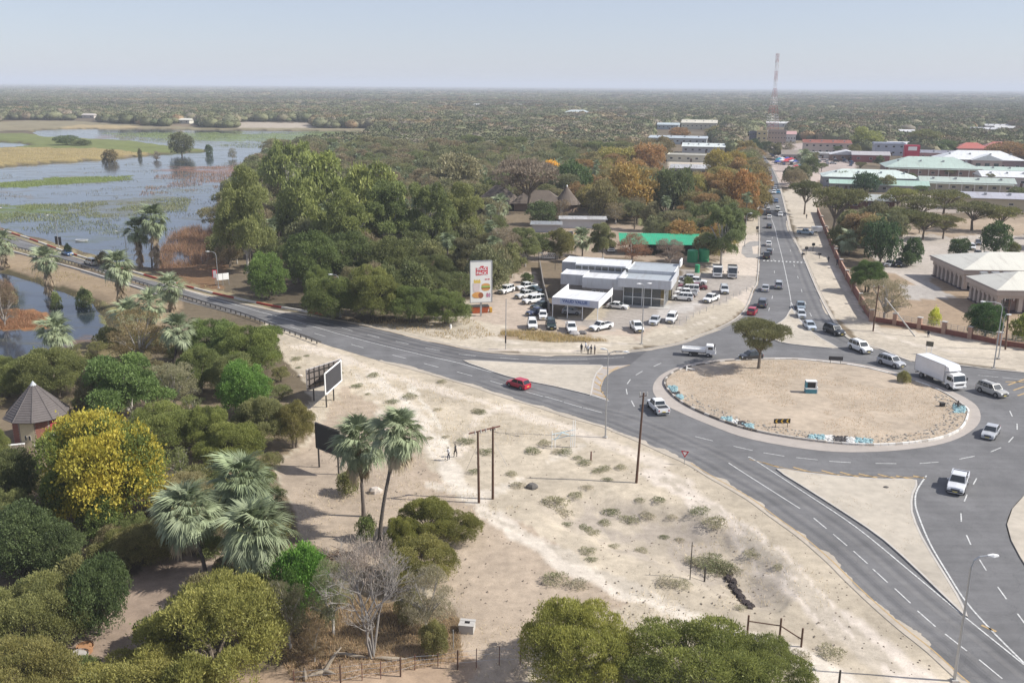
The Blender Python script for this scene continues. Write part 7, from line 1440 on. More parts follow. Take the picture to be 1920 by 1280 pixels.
for px, py, sx, lb in [(1795, 768, 1, 'dark broken marker frame on the right rim of the island'), (1287, 699, .7, 'white short marker rail on the left rim of the island')]:
    x, y = G(px, py); t = empty('rim_marker', (x, y, .2), .5, lb, 'marker'); MB().box((0, 0, .6), (.15, .15, 1.2 * sx), DARKST if sx == 1 else WHITE).obj('post', t); MB().box((.8, 0, .45), (1.7, .1, .12), DARKST if sx == 1 else WHITE, ry=.3).obj('rail', t)
o = MB(); o.box((0, 0, .25), (.6, .5, .5), BLACK); o.box((0, 0, .55), (.7, .6, .08), DARKST); thing(o, 'cable_box', 'small black box on the right part of the island', 'box', (*G(1766, 764), .2), .2)
# pale blue pipe frame
x, y = G(1060, 838); t = empty('pipe_railing', (x, y, 0), math.radians(12), 'pale blue and white pipe frame with one tall end standing on the sand', 'metal frame'); k = mpp(1060, 838); PBM = M('pale_blue_pipe', (.42, .55, .60), .5)
for u, hh in ((-26, 2.3), (-20, 2.0), (10, 2.0), (14, 3.6), (18, 3.6)): MB().tube([(u * k, 0, 0), (u * k, 0, hh)], .05, WHITE, 6).obj('post', t)
for zz in (1.9, 1.2): MB().tube([(-26 * k, 0, zz), (18 * k, .3, zz + .3)], .05, PBM, 6).obj('rail', t)
MB().tube([(-22 * k, -.3, 1.2), (-8 * k, -.2, 2.1), (6 * k, 0, 1.7)], .06, PBM, 6).obj('rail', t)
# concrete box, pots, mesh screen, tree logs
x, y = G(876, 1183); k = mpp(876, 1183); t = empty('concrete_box', (x, y, 0), math.radians(-8), 'open topped concrete block box on the brown sand', 'box'); w_ = 26 * k
for cx, cy, dx, dy in ((0, -w_ * .4, w_, .14), (0, w_ * .4, w_, .14), (-w_ / 2 + .07, 0, .14, w_ * .8 - .16), (w_ / 2 - .07, 0, .14, w_ * .8 - .16)): MB().box((cx, cy, .4), (dx, dy, .8), CONC).obj('side', t)
l_ = MB()
for cx, cy, dx, dy in ((0, -w_ * .3, w_ + .1, w_ * .32), (0, w_ * .32, w_ + .1, w_ * .28), (-w_ * .36, 0, w_ * .34, w_ * .3), (w_ * .36, .0, w_ * .34, w_ * .3)): l_.box((cx, cy, .84), (dx, dy, .08), CONC)
l_.obj('lid', t)
for px, py, r_, c, lb in [(161, 1222, 13, (.38, .20, .10), 'round terracotta pot with a paler rim in the shaded clearing'), (150, 1238, 14, (.40, .37, .34), 'round pale concrete ring beside the terracotta pot'), (132, 1240, 7, (.12, .08, .05), 'small dark pot left of the concrete ring')]:
    r_ *= mpp(px, py); m_ = M('pot_%d' % px, c, .8, var=.2); o = MB(); o.tube([(0, 0, 0), (0, 0, r_ * .9)], [r_ * .8, r_], m_, 18, cap=False); o.tube([(0, 0, r_ * .9), (0, 0, r_ * .2)], [r_ * .82, r_ * .7], m_, 18); o.tube([(0, 0, r_ * .84), (0, 0, r_ * .96)], [r_ * 1.08, r_ * 1.08], m_, 18, cap=False); thing(o, 'garden_pot', lb, 'pot', (*G(px, py), 0))
x, y = G(535, 1120); t = empty('mesh_screen', (x, y, 0), math.radians(50), 'leaning pale slatted screen beside the bright creeper', 'screen')
for i in range(5): MB().tube([(i * .35, 0, .2), (i * .35 + 1.2, .2, 4.6)], .04, CONC, 5).obj('slat', t)
MB().tube([(.8, .1, 3.2), (2.6, .2, 3.4)], .04, CONC, 5).obj('rail', t)
DW = M('dead_wood', (.30, .25, .19), .9, var=.3, scale=3, bump=.3)
for px, py, lb, dirs in [(662, 1232, 'grey fallen log at the foot of the bare tree', [(-1.6, .2, .3), (1.4, -.3, .1)]), (735, 1238, 'thin pale fallen branch right of the bare tree', [(-1.5, .1, .2), (1.2, .1, .1)]), (608, 1262, 'broken forked dead branch near the fence posts', [(1.2, 1.2, 1.6), (-1.8, -.8, .1), (1.0, -.6, .4)]), (572, 1275, 'short upright stump at the bottom edge', [(0, 0, 1.1)])]:
    o = MB()
    for d in dirs: o.tube([(0, 0, .15), (d[0] * .5, d[1] * .5, d[2] * .6 + .1), d], [.2, .14, .05], DW, 7)
    thing(o, 'fallen_log' if px != 572 else 'tree_stump', lb, 'dead wood', (*G(px, py), 0))
for i, (px, py) in enumerate([(620, 1045), (648, 1040), (670, 1052), (600, 1055), (640, 1062)]):
    o = MB()
    for _ in range(14): a = rs.uniform(0, 6.3); L = rs.uniform(.8, 2); o.tube([(rs.uniform(-.8, .8), rs.uniform(-.5, .5), .1), (math.cos(a) * L, math.sin(a) * L, rs.uniform(.2, .9))], [.06, .02], M('dark_brush', (.11, .075, .05), .9), 4)
    thing(o, 'brushwood_pile', 'heap of dark cut brushwood left of the bare tree', 'brushwood', (*G(px, py), 0), group='heaps of cut brushwood')
# rocks, eroded slab, litter
def rock(px, py, s, lb, c=(.30, .27, .24), name='rock', cat='rock'):
    x, y = G(px, py); z = gz(x, y); o = MB(); rr = []
    for zz, k in ((-.1, 1), (.35, 1.05), (.7, .6)): rr.append([(math.cos(a) * s * k * rs.uniform(.75, 1.1), math.sin(a) * s * k * rs.uniform(.6, .95), zz * s) for a in [j * .785 for j in range(8)]])
    o.loft(rr, M('rock_%d' % int(c[0] * 100), c, .9, var=.3, scale=2, bump=.4)); thing(o, name, lb, cat, (x, y, z))
rock(998, 914, .75, 'dark boulder at the left end of the embankment', (.12, .11, .10)); rock(598, 924 - 2, .0001 + .8, 'pale sandstone lump near the palm foot', (.5, .45, .4)) if False else rock(704, 922, .8, 'pale sandstone lump left of the leaning palm', (.50, .44, .38)); rock(1076, 628, 1.1, 'grey culvert boulder in the drainage dip', (.33, .31, .30)); rock(1091, 626, .9, 'dark culvert stone in the drainage dip', (.14, .13, .13)); rock(1661, 915, .35, 'tiny dark stone on the lower sandy triangle', (.1, .09, .08)); rock(596, 702, .7, 'dark rubbish lump left of the black billboards', (.08, .07, .07), 'rubbish_lump', 'rubbish'); rock(563, 705, .4, 'pale rubbish scrap left of the black billboards', (.5, .46, .4), 'rubbish_scrap', 'rubbish')
# scorched gully beside the hollow
o = MB(); P = [(1369, 1062), (1376, 1078), (1382, 1094), (1392, 1108), (1400, 1120), (1407, 1131)]
for (px, py), w_ in zip(P, (.35, .55, .75, .7, .45, .25)):
    for _ in range(16):
        x, y = G(px + rs.uniform(-5, 5), py + rs.uniform(-9, 9)); stone(o, x, y, rs.uniform(.2, .42), M('scorched_earth', (.04, .03, .028), .95, var=.4, scale=3), gz(x, y) + .01)
tag(o.obj('burnt_debris'), 'dark strip of burnt debris down the side of the hollow', 'debris', kind='stuff')
# brick wall with pillars round the office compound
BRW_ = M('wall_brick', (.22, .085, .06), .9, var=.22, scale=3, bump=.2); PIL = M('pillar_brick', (.40, .25, .18), .9, var=.15, scale=3)
W1 = [(1633, 602), (1677, 609), (1723, 617), (1769, 625.5), (1818, 635), (1872, 646), (1935, 656), (2000, 668)]
W2 = [(1532, 398), (1540, 418), (1548, 438), (1557, 460), (1566, 482), (1576, 503), (1587, 524), (1599, 546), (1613, 570), (1633, 602)]
def comp_wall(P_, lb, hh, rails):
    P = GP(P_); t = empty('compound_wall', (*P[0], 0), 0, lb, 'wall'); ox, oy = P[0]
    for i, (p, q) in enumerate(zip(P[:-1], P[1:])):
        a = math.atan2(q[1] - p[1], q[0] - p[0]); L = math.hypot(q[0] - p[0], q[1] - p[1]); cx, cy = (p[0] + q[0]) / 2 - ox, (p[1] + q[1]) / 2 - oy
        MB().box((cx, cy, hh / 2), (L - .7, .25, hh), BRW_, a).obj('wall_panel', t); MB().box((cx, cy, hh + .04), (L - .7, .32, .08), PIL, a).obj('coping', t)
        pm = MB(); pm.box((q[0] - ox, q[1] - oy, 1.15), (.75, .75, 2.3), PIL, a); pm.box((q[0] - ox, q[1] - oy, 2.36), (.95, .95, .14), CONC, a); pm.obj('pillar', t)
        if rails:
            for zz in (hh + .4, hh + .75, hh + 1.1): MB().box((cx, cy, zz), (L - .7, .05, .05), STEEL, a).obj('rail', t)
            n_ = int(L / 1.2); b = MB()
            for j in range(1, n_): u = -L / 2 + L * j / n_; MB().box((cx + math.cos(a) * u, cy + math.sin(a) * u, hh + .6), (.05, .05, 1.1), STEEL).obj('railing_bar', t)
comp_wall(W1, 'low red brick wall with pillars and rails in front of the offices', .95, True); comp_wall(W2, 'long dark brick wall running up beside the street verge', 1.9, False)
# small yard fence posts right of the dealer
for i in range(12):
    px = 1262 + i * 12.5; py = 613 - i * 6.0; post(px, py, py - 9, 'thin grey bollard post along the edge of the dealer forecourt', .05, STEEL, 'bollard_post', group='thin posts edging the forecourt')
o = MB(); o.box((0, 0, .8), (2.4, 1.2, 1.2), M('digger_yellow', (.55, .36, .03), .5)); o.box((.2, 0, 1.9), (1.2, 1.1, 1.1), WINM); o.tube([(1.2, 0, 1.2), (2.6, 0, 3.0), (3.8, 0, 1.4)], [.2, .16, .12], MATS['digger_yellow'], 6); o.box((0, .7, .3), (2.8, .4, .6), DARKST); o.box((0, -.7, .3), (2.8, .4, .6), DARKST); thing(o, 'digger', 'yellow digger in the yard behind the showroom', 'digger', (*G(1068, 449), 0), .3)
o = MB(); 
for i in range(9): o.box((i * 2.0, 0, .6), (.12, .12, 1.2), WHITE); o.box((i * 2.0 + 1, 0, 1.1), (2.0, .06, .08), WHITE)
thing(o, 'lodge_railing', 'white railing by the green lawn beyond the showroom', 'railing', (*G(1212, 402), 0), -.1)
o = MB(); o.tube([(0, 0, 0), (0, 0, 1.6)], .12, WOODP, 6); o.tube([(0, 0, 1.5), (0, 0, 2.5)], [2.0, .1], THATCH, 10); thing(o, 'thatched_umbrella', 'little thatched parasol on the green lawn', 'parasol', (*G(1241, 406), 0))
for px, py, lb in [(153, 452, 'small pale boat floating near the causeway')]:
    o = MB(); o.loft([[(-1.6, -.3, 0), (1.7, -.1, 0), (1.7, .1, 0), (-1.6, .3, 0)], [(-1.8, -.5, .45), (2.1, -.05, .5), (2.1, .05, .5), (-1.8, .5, .45)]], WHITE); thing(o, 'small_boat', lb, 'boat', (*G(px, py, WZ), WZ + .02), .1)
for px, py, lb in [(107, 458, 'left black upright board on the river side of the bridge'), (113, 459, 'right black upright board on the river side of the bridge')]:
    o = MB(); o.box((0, 0, 1.2), (.8, .1, 2.4), BLACK); o.tube([(-.4, 0, 0), (-.4, 0, 2.4)], .05, DARKST, 5); thing(o, 'black_board', lb, 'board', (*G(px, py), -.1), .2)

# ------------------------------------------------------------------ low scrub on the sand
LMK = [('the twin power poles', 912, 940), ('the walking pair', 847, 858), ('the pale blue pipe railing', 1060, 838), ('the single timber pole', 1193, 905), ('the thin dark post', 1293, 1080), ('the burnt debris', 1388, 1097), ('the black billboards', 610, 765), ('the palm pair', 695, 970), ('the yield sign', 1283, 871), ('the timber corner fence', 1461, 1200), ('the dark boulder', 998, 914),
 ('the thatched roofs', 990, 392), ('the burger billboard', 900, 585), ('the reed bed', 350, 500), ('the golden tree', 1031, 348), ('the mast', 1447, 246), ('the white vaulted roof', 1298, 329), ('the blue grey roof', 1270, 271), ('the cream warehouse', 1312, 243), ('the rust brown trees', 1385, 405), ('the car showroom', 1160, 560), ('the green lawn', 1235, 415), ('the red sign tower', 1707, 302), ('the mint roof', 1630, 352), ('the white mall roof', 1838, 324), ('the cream office pavilions', 1830, 560), ('the shingled hut', 76, 826), ('the small pool', 100, 600), ('the big foreground palms', 430, 1050), ('the river bend', 640, 262), ('the far sand bank', 515, 236), ('the bright white far roof', 891, 206), ('the grey shed in the far wood', 970, 203), ('the pale green grey roofs', 1078, 219), ('the dark wooden hedge', 1540, 252), ('the brown brick house', 1632, 393), ('the bare grey tree', 700, 1230), ('the red roofed villa', 1823, 292), ('the tall grove trees', 600, 440), ('the green net shed', 1250, 478), ('the white container roof', 1093, 428), ('the market', 1480, 300)]
USEDL = set()
def lmk(what, px, py):
    Ls = sorted(LMK, key=lambda q: (q[1] - px) ** 2 + ((q[2] - py) * 2.2) ** 2); n_, lx, ly = Ls[0]; dx, dy = px - lx, (py - ly) * 2.2; d = math.hypot(dx, dy)
    how = 'at the foot of' if d < 12 else (('just ' if d < 45 else '') + (('left of' if dx < 0 else 'right of') if abs(dx) > abs(dy) else ('behind' if dy < 0 else 'in front of')))
    lb = '%s %s %s' % (what, how, n_)
    for q in Ls[1:6]:
        if lb not in USEDL: break
        l2 = '%s %s %s towards %s' % (what, how, n_, q[0])
        if len(l2.split()) < 17: lb = l2
    USEDL.add(lb); return lb
TFT = []
for sd in range(4):
    L = lobes_for('bush', sd + 300, 7); V, Fc, va = leaves([((q[0][0], q[0][1], q[0][2] * .8), q[1]) for q in L], 900, .20, .045, sd + 800, up=.8); TFT.append(numesh('tuft', V, Fc, LEAF, va))
SPT = [(670, 725), (828, 717), (895, 772), (770, 745), (735, 755), (700, 705), (835, 820), (900, 775), (875, 830), (690, 740), (805, 822), (1020, 832), (1045, 848), (1000, 848), (1060, 850), (910, 850), (960, 890), (970, 912), (890, 885), (1135, 880), (1138, 900), (1165, 878), (1095, 870), (1085, 860), (1120, 885), (1040, 940), (1060, 955), (1080, 925), (1100, 915), (1135, 965), (1145, 945), (1110, 985), (1180, 960), (1200, 935), (1235, 938), (1262, 960), (1310, 960), (1275, 995), (1245, 990), (1205, 1015), (1340, 1045), (1355, 1050), (1370, 1052), (1325, 1040), (1300, 1035), (1390, 1140), (1250, 1095), (1100, 1035), (1110, 1050), (1040, 1090), (1085, 1098), (1280, 1098), (1410, 1030), (1460, 1060), (1500, 1232), (1555, 1225), (820, 770), (620, 845), (560, 690), (575, 668), (555, 675), (640, 700), (1150, 1015), (1095, 975), (1065, 975), (1340, 980), (1215, 955)]
for i, (px, py) in enumerate(SPT):
    x, y = G(px, py); s = rs.uniform(.55, 1.3) * (1.5 if px in (1340, 1355, 1370, 1325, 1060, 1040) else 1); c = rs.choice([(.15, .148, .085), (.18, .17, .105), (.11, .118, .06), (.22, .20, .14)]); s *= .85
    tag(link('low_scrub', TFT[i % 4], None, (x, y, gz(x, y) - .02), (0, 0, rs.uniform(0, 6)), (s * 1.3, s * 1.3, s * .65), c), lmk('%s %s scrub tuft' % ('small' if s < .85 else 'larger', {.15: 'grey green', .18: 'dull olive', .11: 'fresh green', .22: 'straw coloured'}[c[0]]), px, py), 'shrub', 'low scrub tufts on the sand')
cl = MB()
for _ in range(2600):
    px, py = rs.uniform(560, 1750), rs.uniform(620, 1270); x, y = G(px, py)
    if inpoly([x], [y], ROAD)[0] or not inpoly([px], [py], GREG[0][0])[0]: continue
    s = rs.uniform(.03, .13); z = gz(x, y); a = rs.uniform(0, 6); cl.add([(x + math.cos(a + k * 1.57) * s * rs.uniform(.6, 1.3), y + math.sin(a + k * 1.57) * s, z) for k in range(4)] + [(x, y, z + s * .8)], [(0, 1, 4), (1, 2, 4), (2, 3, 4), (3, 0, 4)], M('clod', (.22, .18, .14), .95, var=.4, scale=6))
tag(cl.obj('scattered_clods'), 'small clods and litter strewn over the sand', 'litter', kind='stuff')
# dry grass and litter: countless
def scatter_blades(name, poly, n, h, w, c, seed, lb, z=None, patch=12, thr=.5, px_rows=True):
    r = rngn(seed); P = np.array(GP(poly, 0 if z is None else z)); x = r.uniform(P[:, 0].min(), P[:, 0].max(), n); y = r.uniform(P[:, 1].min(), P[:, 1].max(), n); m = inpoly(x, y, [tuple(p) for p in P]) & (fbm(x, y, patch, seed) > thr) & ((z is not None) | ~inpoly(x, y, ROAD)); x, y = x[m], y[m]; k = len(x)
    zz = ground_z(x, y) if z is None else np.full(k, z); d = unit(np.stack([r.normal(size=k) * .45, r.normal(size=k) * .45, np.ones(k)], 1)); s = unit(np.stack([r.normal(size=k), r.normal(size=k), np.zeros(k)], 1)); L = h * r.uniform(.5, 1.3, (k, 1)); B = np.stack([x, y, zz - .02], 1)
    V = np.stack([B - s * w / 2, B + s * w / 2, B + d * L + s * w * .2, B + d * L - s * w * .2], 1).reshape(-1, 3); va = np.clip(r.normal(.5, .2, k), 0, 1).repeat(4); me = numesh(name, V, np.arange(4 * k).reshape(k, 4), LEAF, va)
    tag(link(name, me, color=c), lb, 'grass', kind='stuff')
scatter_blades('dry_grass', [(530, 640), (960, 760), (1300, 900), (1600, 1130), (1800, 1330), (900, 1330), (560, 1000)], 42000, .30, .05, (.34, .29, .19), 3, 'thin dry grass over the sand', thr=.52)
scatter_blades('dry_grass', [(540, 1090), (860, 1160), (870, 1240), (560, 1290), (500, 1200)], 26000, .35, .05, (.225, .165, .095), 4, 'brown dead grass in the yard under the bare tree', thr=.3)
scatter_blades('island_grass', ISLAND, 26000, .16, .06, (.30, .235, .155), 13, 'thin dead grass over the roundabout island', z=.22, thr=.48, patch=5)
for q, S_ in enumerate((S1, S2, S3)): scatter_blades('median_weeds', S_, 5000, .10, .05, (.26, .21, .14), 14 + q, 'dry weeds on the sandy traffic island', z=.14, thr=.60, patch=3)
scatter_blades('brown_reeds', [(296, 520), (300, 470), (322, 440), (360, 428), (415, 418), (430, 470), (400, 520), (350, 535)], 26000, 1.7, .09, (.175, .105, .06), 5, 'bed of tall rust brown reeds at the river edge', z=WZ, thr=.42, patch=6)
for q, (poly, c, n_, h_) in enumerate([([(-300, 342), (0, 343), (120, 333), (245, 330), (250, 338), (120, 345), (0, 353), (-300, 358)], (.13, .16, .05), 16000, .8), ([(-200, 385), (120, 382), (360, 370), (350, 396), (130, 412), (0, 418), (-200, 420)], (.14, .15, .07), 26000, .6), ([(30, 400), (200, 405), (300, 420), (240, 470), (100, 440), (0, 425)], (.12, .13, .07), 8000, .5), ([(300, 318), (500, 306), (480, 345), (260, 368)], (.19, .12, .08), 16000, .7), ([(180, 250), (700, 248), (700, 262), (500, 280), (230, 262)], (.14, .16, .07), 30000, 1.0), ([(0, 320), (200, 305), (440, 300), (420, 420), (300, 480), (60, 440), (0, 425)], (.13, .12, .07), 24000, .45), ([(-300, 276), (60, 276), (290, 287), (80, 306), (-300, 325)], (.25, .20, .09), 16000, .7)]): scatter_blades('marsh_reeds', poly, n_, h_, .16, c, 30 + q, ['bright green weed bar across the river', 'green brown weed patch in mid river', 'thin weeds near the bridge', 'rusty reeds in the water left of the grove', 'green marsh plants on the far side of the river', 'sparse stalks standing in the open water', 'golden grass on the river bank'][q], z=WZ if q < 6 else None, thr=[.3, .42, .5, .46, .4, .60, .2][q], patch=[10, 12, 12, 12, 25, 14, 20][q])
scatter_blades('pool_reeds', [(-60, 590), (40, 584), (84, 594), (82, 612), (20, 618), (-60, 618)], 9000, .8, .07, (.19, .11, .06), 6, 'mat of brown reeds in the small pool', z=WZ, thr=.2, patch=8)
scatter_blades('pool_reeds', [(-40, 522), (22, 536), (26, 570), (-40, 572)], 8000, 1.5, .07, (.17, .10, .06), 7, 'dark brown reeds at the left edge of the small pool', z=WZ, thr=.2, patch=8)
scatter_blades('bank_grass', [(-100, 415), (0, 430), (240, 497), (420, 545), (620, 590), (640, 600), (560, 578), (300, 520), (200, 494), (0, 432)], 16000, .6, .08, (.22, .19, .09), 8, 'dry grass on the river bank beside the barrier', thr=.3, patch=8)
scatter_blades('bank_grass', [(0, 495), (150, 515), (330, 570), (300, 640), (210, 640), (150, 560), (0, 510)], 16000, .5, .08, (.22, .18, .09), 9, 'dry grass on the bank below the bridge wall', thr=.4, patch=8)
scatter_blades('dip_grass', [(940, 622), (1010, 622), (1100, 634), (1140, 640), (1040, 642), (930, 634)], 5000, .6, .08, (.24, .19, .09), 10, 'dry grass in the drainage dip below the dealer yard', thr=.3, patch=5)
scatter_blades('rim_weeds', [(640, 600), (880, 596), (930, 630), (860, 640)], 5000, .45, .08, (.22, .17, .09), 11, 'dry weeds along the foot of the roadside trees', thr=.4, patch=5)
# ------------------------------------------------------------------ woodland: single trees near, one mass far away
rw = np.random.default_rng(12)
BLD = [o for o in COL.objects if o.get('category') in ('building', 'shed') and o.parent is None]
def bpoly(o):
    b = [c for c in o.children if c.name.startswith(('wall', 'roof'))]; xs = []; ys = []
    for c in b:
        for v in c.bound_box: xs.append(v[0] + c.location.x); ys.append(v[1] + c.location.y)
    if not xs: return None
    cz, sz = math.cos(o.rotation_euler.z), math.sin(o.rotation_euler.z); q = 3.0
    return [(o.location.x + x * cz - y * sz, o.location.y + x * sz + y * cz) for x, y in ((min(xs) - q, min(ys) - q), (max(xs) + q, min(ys) - q), (max(xs) + q, max(ys) + q), (min(xs) - q, max(ys) + q))]
BPOLY = [p for p in map(bpoly, BLD) if p]
OPEN_PX = [ # picture-space outlines of ground kept open
 [(480, 590), (640, 600), (900, 560), (1000, 505), (1030, 480), (1290, 478), (1340, 500), (1424, 400), (1424, 300), (1380, 255), (1440, 262), (1500, 262), (1600, 275), (1700, 330), (1560, 335), (1560, 345), (1475, 345), (1540, 400), (1640, 500), (1700, 440), (1960, 420), (1960, 1400), (880, 1400), (530, 1300), (540, 1000), (510, 870), (590, 800), (500, 660)],
 [(-500, 240), (60, 228), (330, 238), (420, 240), (705, 241), (705, 262), (640, 270), (560, 280), (500, 300), (470, 335), (425, 370), (405, 480), (480, 560), (640, 600), (560, 640), (480, 610), (350, 575), (240, 590), (260, 650), (180, 660), (0, 700), (-500, 740)],
 [(1200, 402), (1270, 400), (1275, 425), (1195, 428)], [(120, 1190), (330, 1010), (420, 1060), (390, 1120), (300, 1190), (260, 1260), (180, 1290)], [(0, 770), (130, 770), (150, 830), (0, 850)], [(1690, 395), (1960, 330), (1960, 415), (1700, 440)], [(1540, 300), (1940, 290), (1940, 345), (1560, 345)],
 [(1000, 440), (1160, 425), (1290, 478), (1100, 482)], [(440, 228), (590, 229), (590, 241), (440, 241)], [(1448, 238), (1500, 252), (1440, 262), (1400, 258)], [(1210, 255), (1330, 250), (1360, 300), (1330, 328), (1250, 328)], [(0, 225), (150, 226), (300, 238), (0, 238)],
 [(1010, 186), (1036, 208), (1030, 208), (1004, 186)]]
def allowed(x, y, marg=0.0):
    px, py = PXA(x, y); ok = np.ones(len(x), bool)
    for P in OPEN_PX: ok &= ~inpoly(px, py, P)
    for P in BPOLY: ok &= ~inpoly(x, y, P)
    # keep sight of the roofs: nothing tall directly in front of them
    for o in BLD:
        ox, oy = o.location.x, o.location.y; L = o.dimensions.x
        rr = 12 + max((c.dimensions.x for c in o.children if c.name.startswith('wall')), default=0) * .5
        u = (x * oy - y * ox) / math.hypot(ox, oy); dd = (x * ox + y * oy) / math.hypot(ox, oy) - math.hypot(ox, oy)
        ok &= ~((np.abs(u) < rr * .95) & (dd < 0) & (dd > -min(.16 * oy, 120)))
    return ok & ~inpoly(x, y, ROAD) & (ground_z(x, y) > -.3), px, py
# palette by place
PAL = [(.115, .125, .05), (.09, .11, .04), (.13, .125, .065), (.105, .115, .055), (.14, .12, .07), (.075, .10, .035), (.12, .11, .08)]
WARM = [(.17, .115, .045), (.15, .13, .045), (.19, .125, .04), (.16, .145, .04), (.135, .125, .05)]
cand = []
for ymin, ymax, n in ((150, 800, 30000),):
    yy = np.sqrt(rw.uniform(ymin ** 2, ymax ** 2, n)); xx = rw.uniform(-.66, .66, n) * yy; cand.append(np.stack([xx, yy], 1))
C_ = np.concatenate(cand); ok, px, py = allowed(C_[:, 0], C_[:, 1]); C_ = C_[ok]; px = px[ok]; py = py[ok]
m = (px > -60) & (px < 1980); C_ = C_[m]; px = px[m]; py = py[m]; od = np.argsort(C_[:, 1] + rw.uniform(0, 60, len(C_)))
cell = {}
def taken(x, y, d):
    cx, cy = int(x // 8), int(y // 8)
    for i in range(-3, 4):
        for j in range(-3, 4):
            for (a, b, r) in cell.get((cx + i, cy + j), ()):
                if (a - x) ** 2 + (b - y) ** 2 < (max(d, r) * .95) ** 2: return True
    return False
def put(x, y, r): cell.setdefault((int(x // 8), int(y // 8)), []).append((x, y, r))
for (x, y, r) in TREES: put(x, y, min(r * 1.15, 7))
one = 0; KINDN = {}; mid = []
for i in od:
    x, y = map(float, C_[i]); R_ = float(rw.uniform(3.4, 6.2) * (1 + min(max(C_[i][1] - 280, 0) / 420, .75)));
    if taken(x, y, R_ * 1.05): continue
    if px[i] < 640 and y < 330:
        tp = float(PXA(x, y, 9.5)[1]); lim = 690 if px[i] < 300 else float(np.interp(px[i], [300, 400, 480, 613, 640], [690, 640, 625, 662, 670]))
        if tp < lim and float(py[i]) > lim - 130: continue
    put(x, y, R_ * 1.05); mid.append((x, y, R_, float(px[i]), float(py[i])))
mid.sort(key=lambda q: q[1]); NEARN = 900; print('MID', len(mid), mid[min(900, len(mid) - 1)][1]); rest = mid[NEARN:]
lab = {'round': 'leafy tree', 'umbrella': 'flat topped thorn tree', 'tall': 'tall airy tree', 'dome': 'feathery thorn tree', 'sparse': 'thin grey twiggy tree'}
for (x, y, R_, px1, py1) in mid[:NEARN]:
    warm = vnoise([x], [y], 60, 5)[0] > (.60 if px1 > 1080 and px1 < 1420 else .84)
    tint = (WARM if warm else PAL)[rw.integers(0, 5)]; k = ['round', 'umbrella', 'tall', 'round', 'sparse', 'dome'][rw.integers(0, 6)] if py1 < 480 else ['dome', 'round', 'dome', 'tall'][rw.integers(0, 4)]
    if rw.random() < .13 and y > 200:
        ph = float(rw.uniform(6, 10)); far_palm(x, y, ph, .95, lmk('%s fan palm rosette' % ('low' if ph < 7.5 else 'tall'), px1, py1), 'fan palms in the woodland'); continue
    tn = ['rust brown', 'yellow olive', 'orange', 'golden olive', 'ochre green'][WARM.index(tint)] if warm else ['olive', 'mid green', 'grey olive', 'dull green', 'brownish', 'dark green', 'greyish'][PAL.index(tint)]; sz = 'small ' if R_ < 4.6 else ('big ' if R_ > 6.2 else '')
    where = 'below the river bend at the left' if px1 < 450 else ('in the riverside grove' if px1 < 900 else ('in the woodland left of the street' if px1 < 1430 else 'around the town on the right'))
    cn = 'orange brown ' if warm else 'olive '; tree_at(k, x, y, gz(x, y), R_, float(rw.uniform(6.0, 10.5)) * (R_ / 5) ** .4, tint, lmk(sz + tn + ' ' + lab[k], px1, py1), 1, group=cn + lab[k] + 's ' + where)
# undergrowth in the near thicket
for _ in range(1500):
    px1, py1 = float(rw.uniform(-40, 530)), float(rw.uniform(640, 1330)); x, y = G(px1, py1); R_ = float(rw.uniform(1.2, 2.6))
    if (px1 < 150 and 770 < py1 < 900) or any(inpoly([px1], [py1], P)[0] for P in (OPEN_PX[0], OPEN_PX[1], OPEN_PX[3], OPEN_PX[4])) or taken(x, y, R_): continue
    put(x, y, R_ * .9); c = [(.11, .13, .045), (.13, .135, .05), (.10, .125, .04), (.13, .12, .06)][int(rw.integers(0, 4))]; k = ['bush', 'dome', 'sparse'][int(rw.integers(0, 3))]
    tree_at(k, x, y, gz(x, y), R_, R_ * float(rw.uniform(1.0, 1.8)), c, lmk({'bush': 'low leafy', 'dome': 'feathery thorn', 'sparse': 'twiggy grey'}[k] + ' undershrub', px1, py1), 1, group='undergrowth shrubs in the near thicket', cat='bush', name='undergrowth_shrub')
for o in [q for q in COL.objects if q.get('group') == 'small distant houses']:
    a_, b_ = PXA(o.location.x, o.location.y); o['label'] = lmk('small pale distant house', float(a_), float(b_))
# the far wood: one object, instanced crowns with their own tints
def farpts(y0, y1, n, rmin, rmax, hs):
    yy = np.sqrt(rw.uniform(y0 ** 2, y1 ** 2, n)); xx = rw.uniform(-.64, .64, n) * yy; ok, px, py = allowed(xx, yy); xx, yy, px = xx[ok], yy[ok], px[ok]; k = len(xx); R_ = rw.uniform(rmin, rmax, k); return np.stack([xx, yy, np.zeros(k)], 1), R_, R_ * rw.uniform(*hs, k)
sets = [farpts(790, 1000, 5200, 5, 9, (.95, 1.3)), farpts(1000, 1600, 21000, 5, 10, (.85, 1.25)), farpts(1600, 3200, 40000, 7, 13, (.7, 1.0)), farpts(3200, 8000, 40000, 12, 24, (.42, .70)), farpts(8000, 26000, 45000, 35, 80, (.14, .24))]
rp = np.array([(q[0], q[1], 0) for q in rest]); P0 = np.concatenate([s[0] for s in sets] + ([rp] if len(rp) else [])); R0 = np.concatenate([s[1] for s in sets] + [np.array([q[2] for q in rest])]); H0 = np.concatenate([s[2] for s in sets] + [np.full(len(rest), 8.5)])
nn = len(P0); palf = np.array([(.105, .115, .055), (.085, .10, .045), (.125, .12, .07), (.095, .105, .055), (.15, .125, .08), (.06, .08, .035), (.13, .12, .09), (.17, .12, .06)]); w_ = [.23, .18, .20, .18, .08, .05, .07, .01]; palf = (palf * .85 + palf.mean(1, keepdims=True) * .15) * np.array([1.12, 1.05, 1.0])
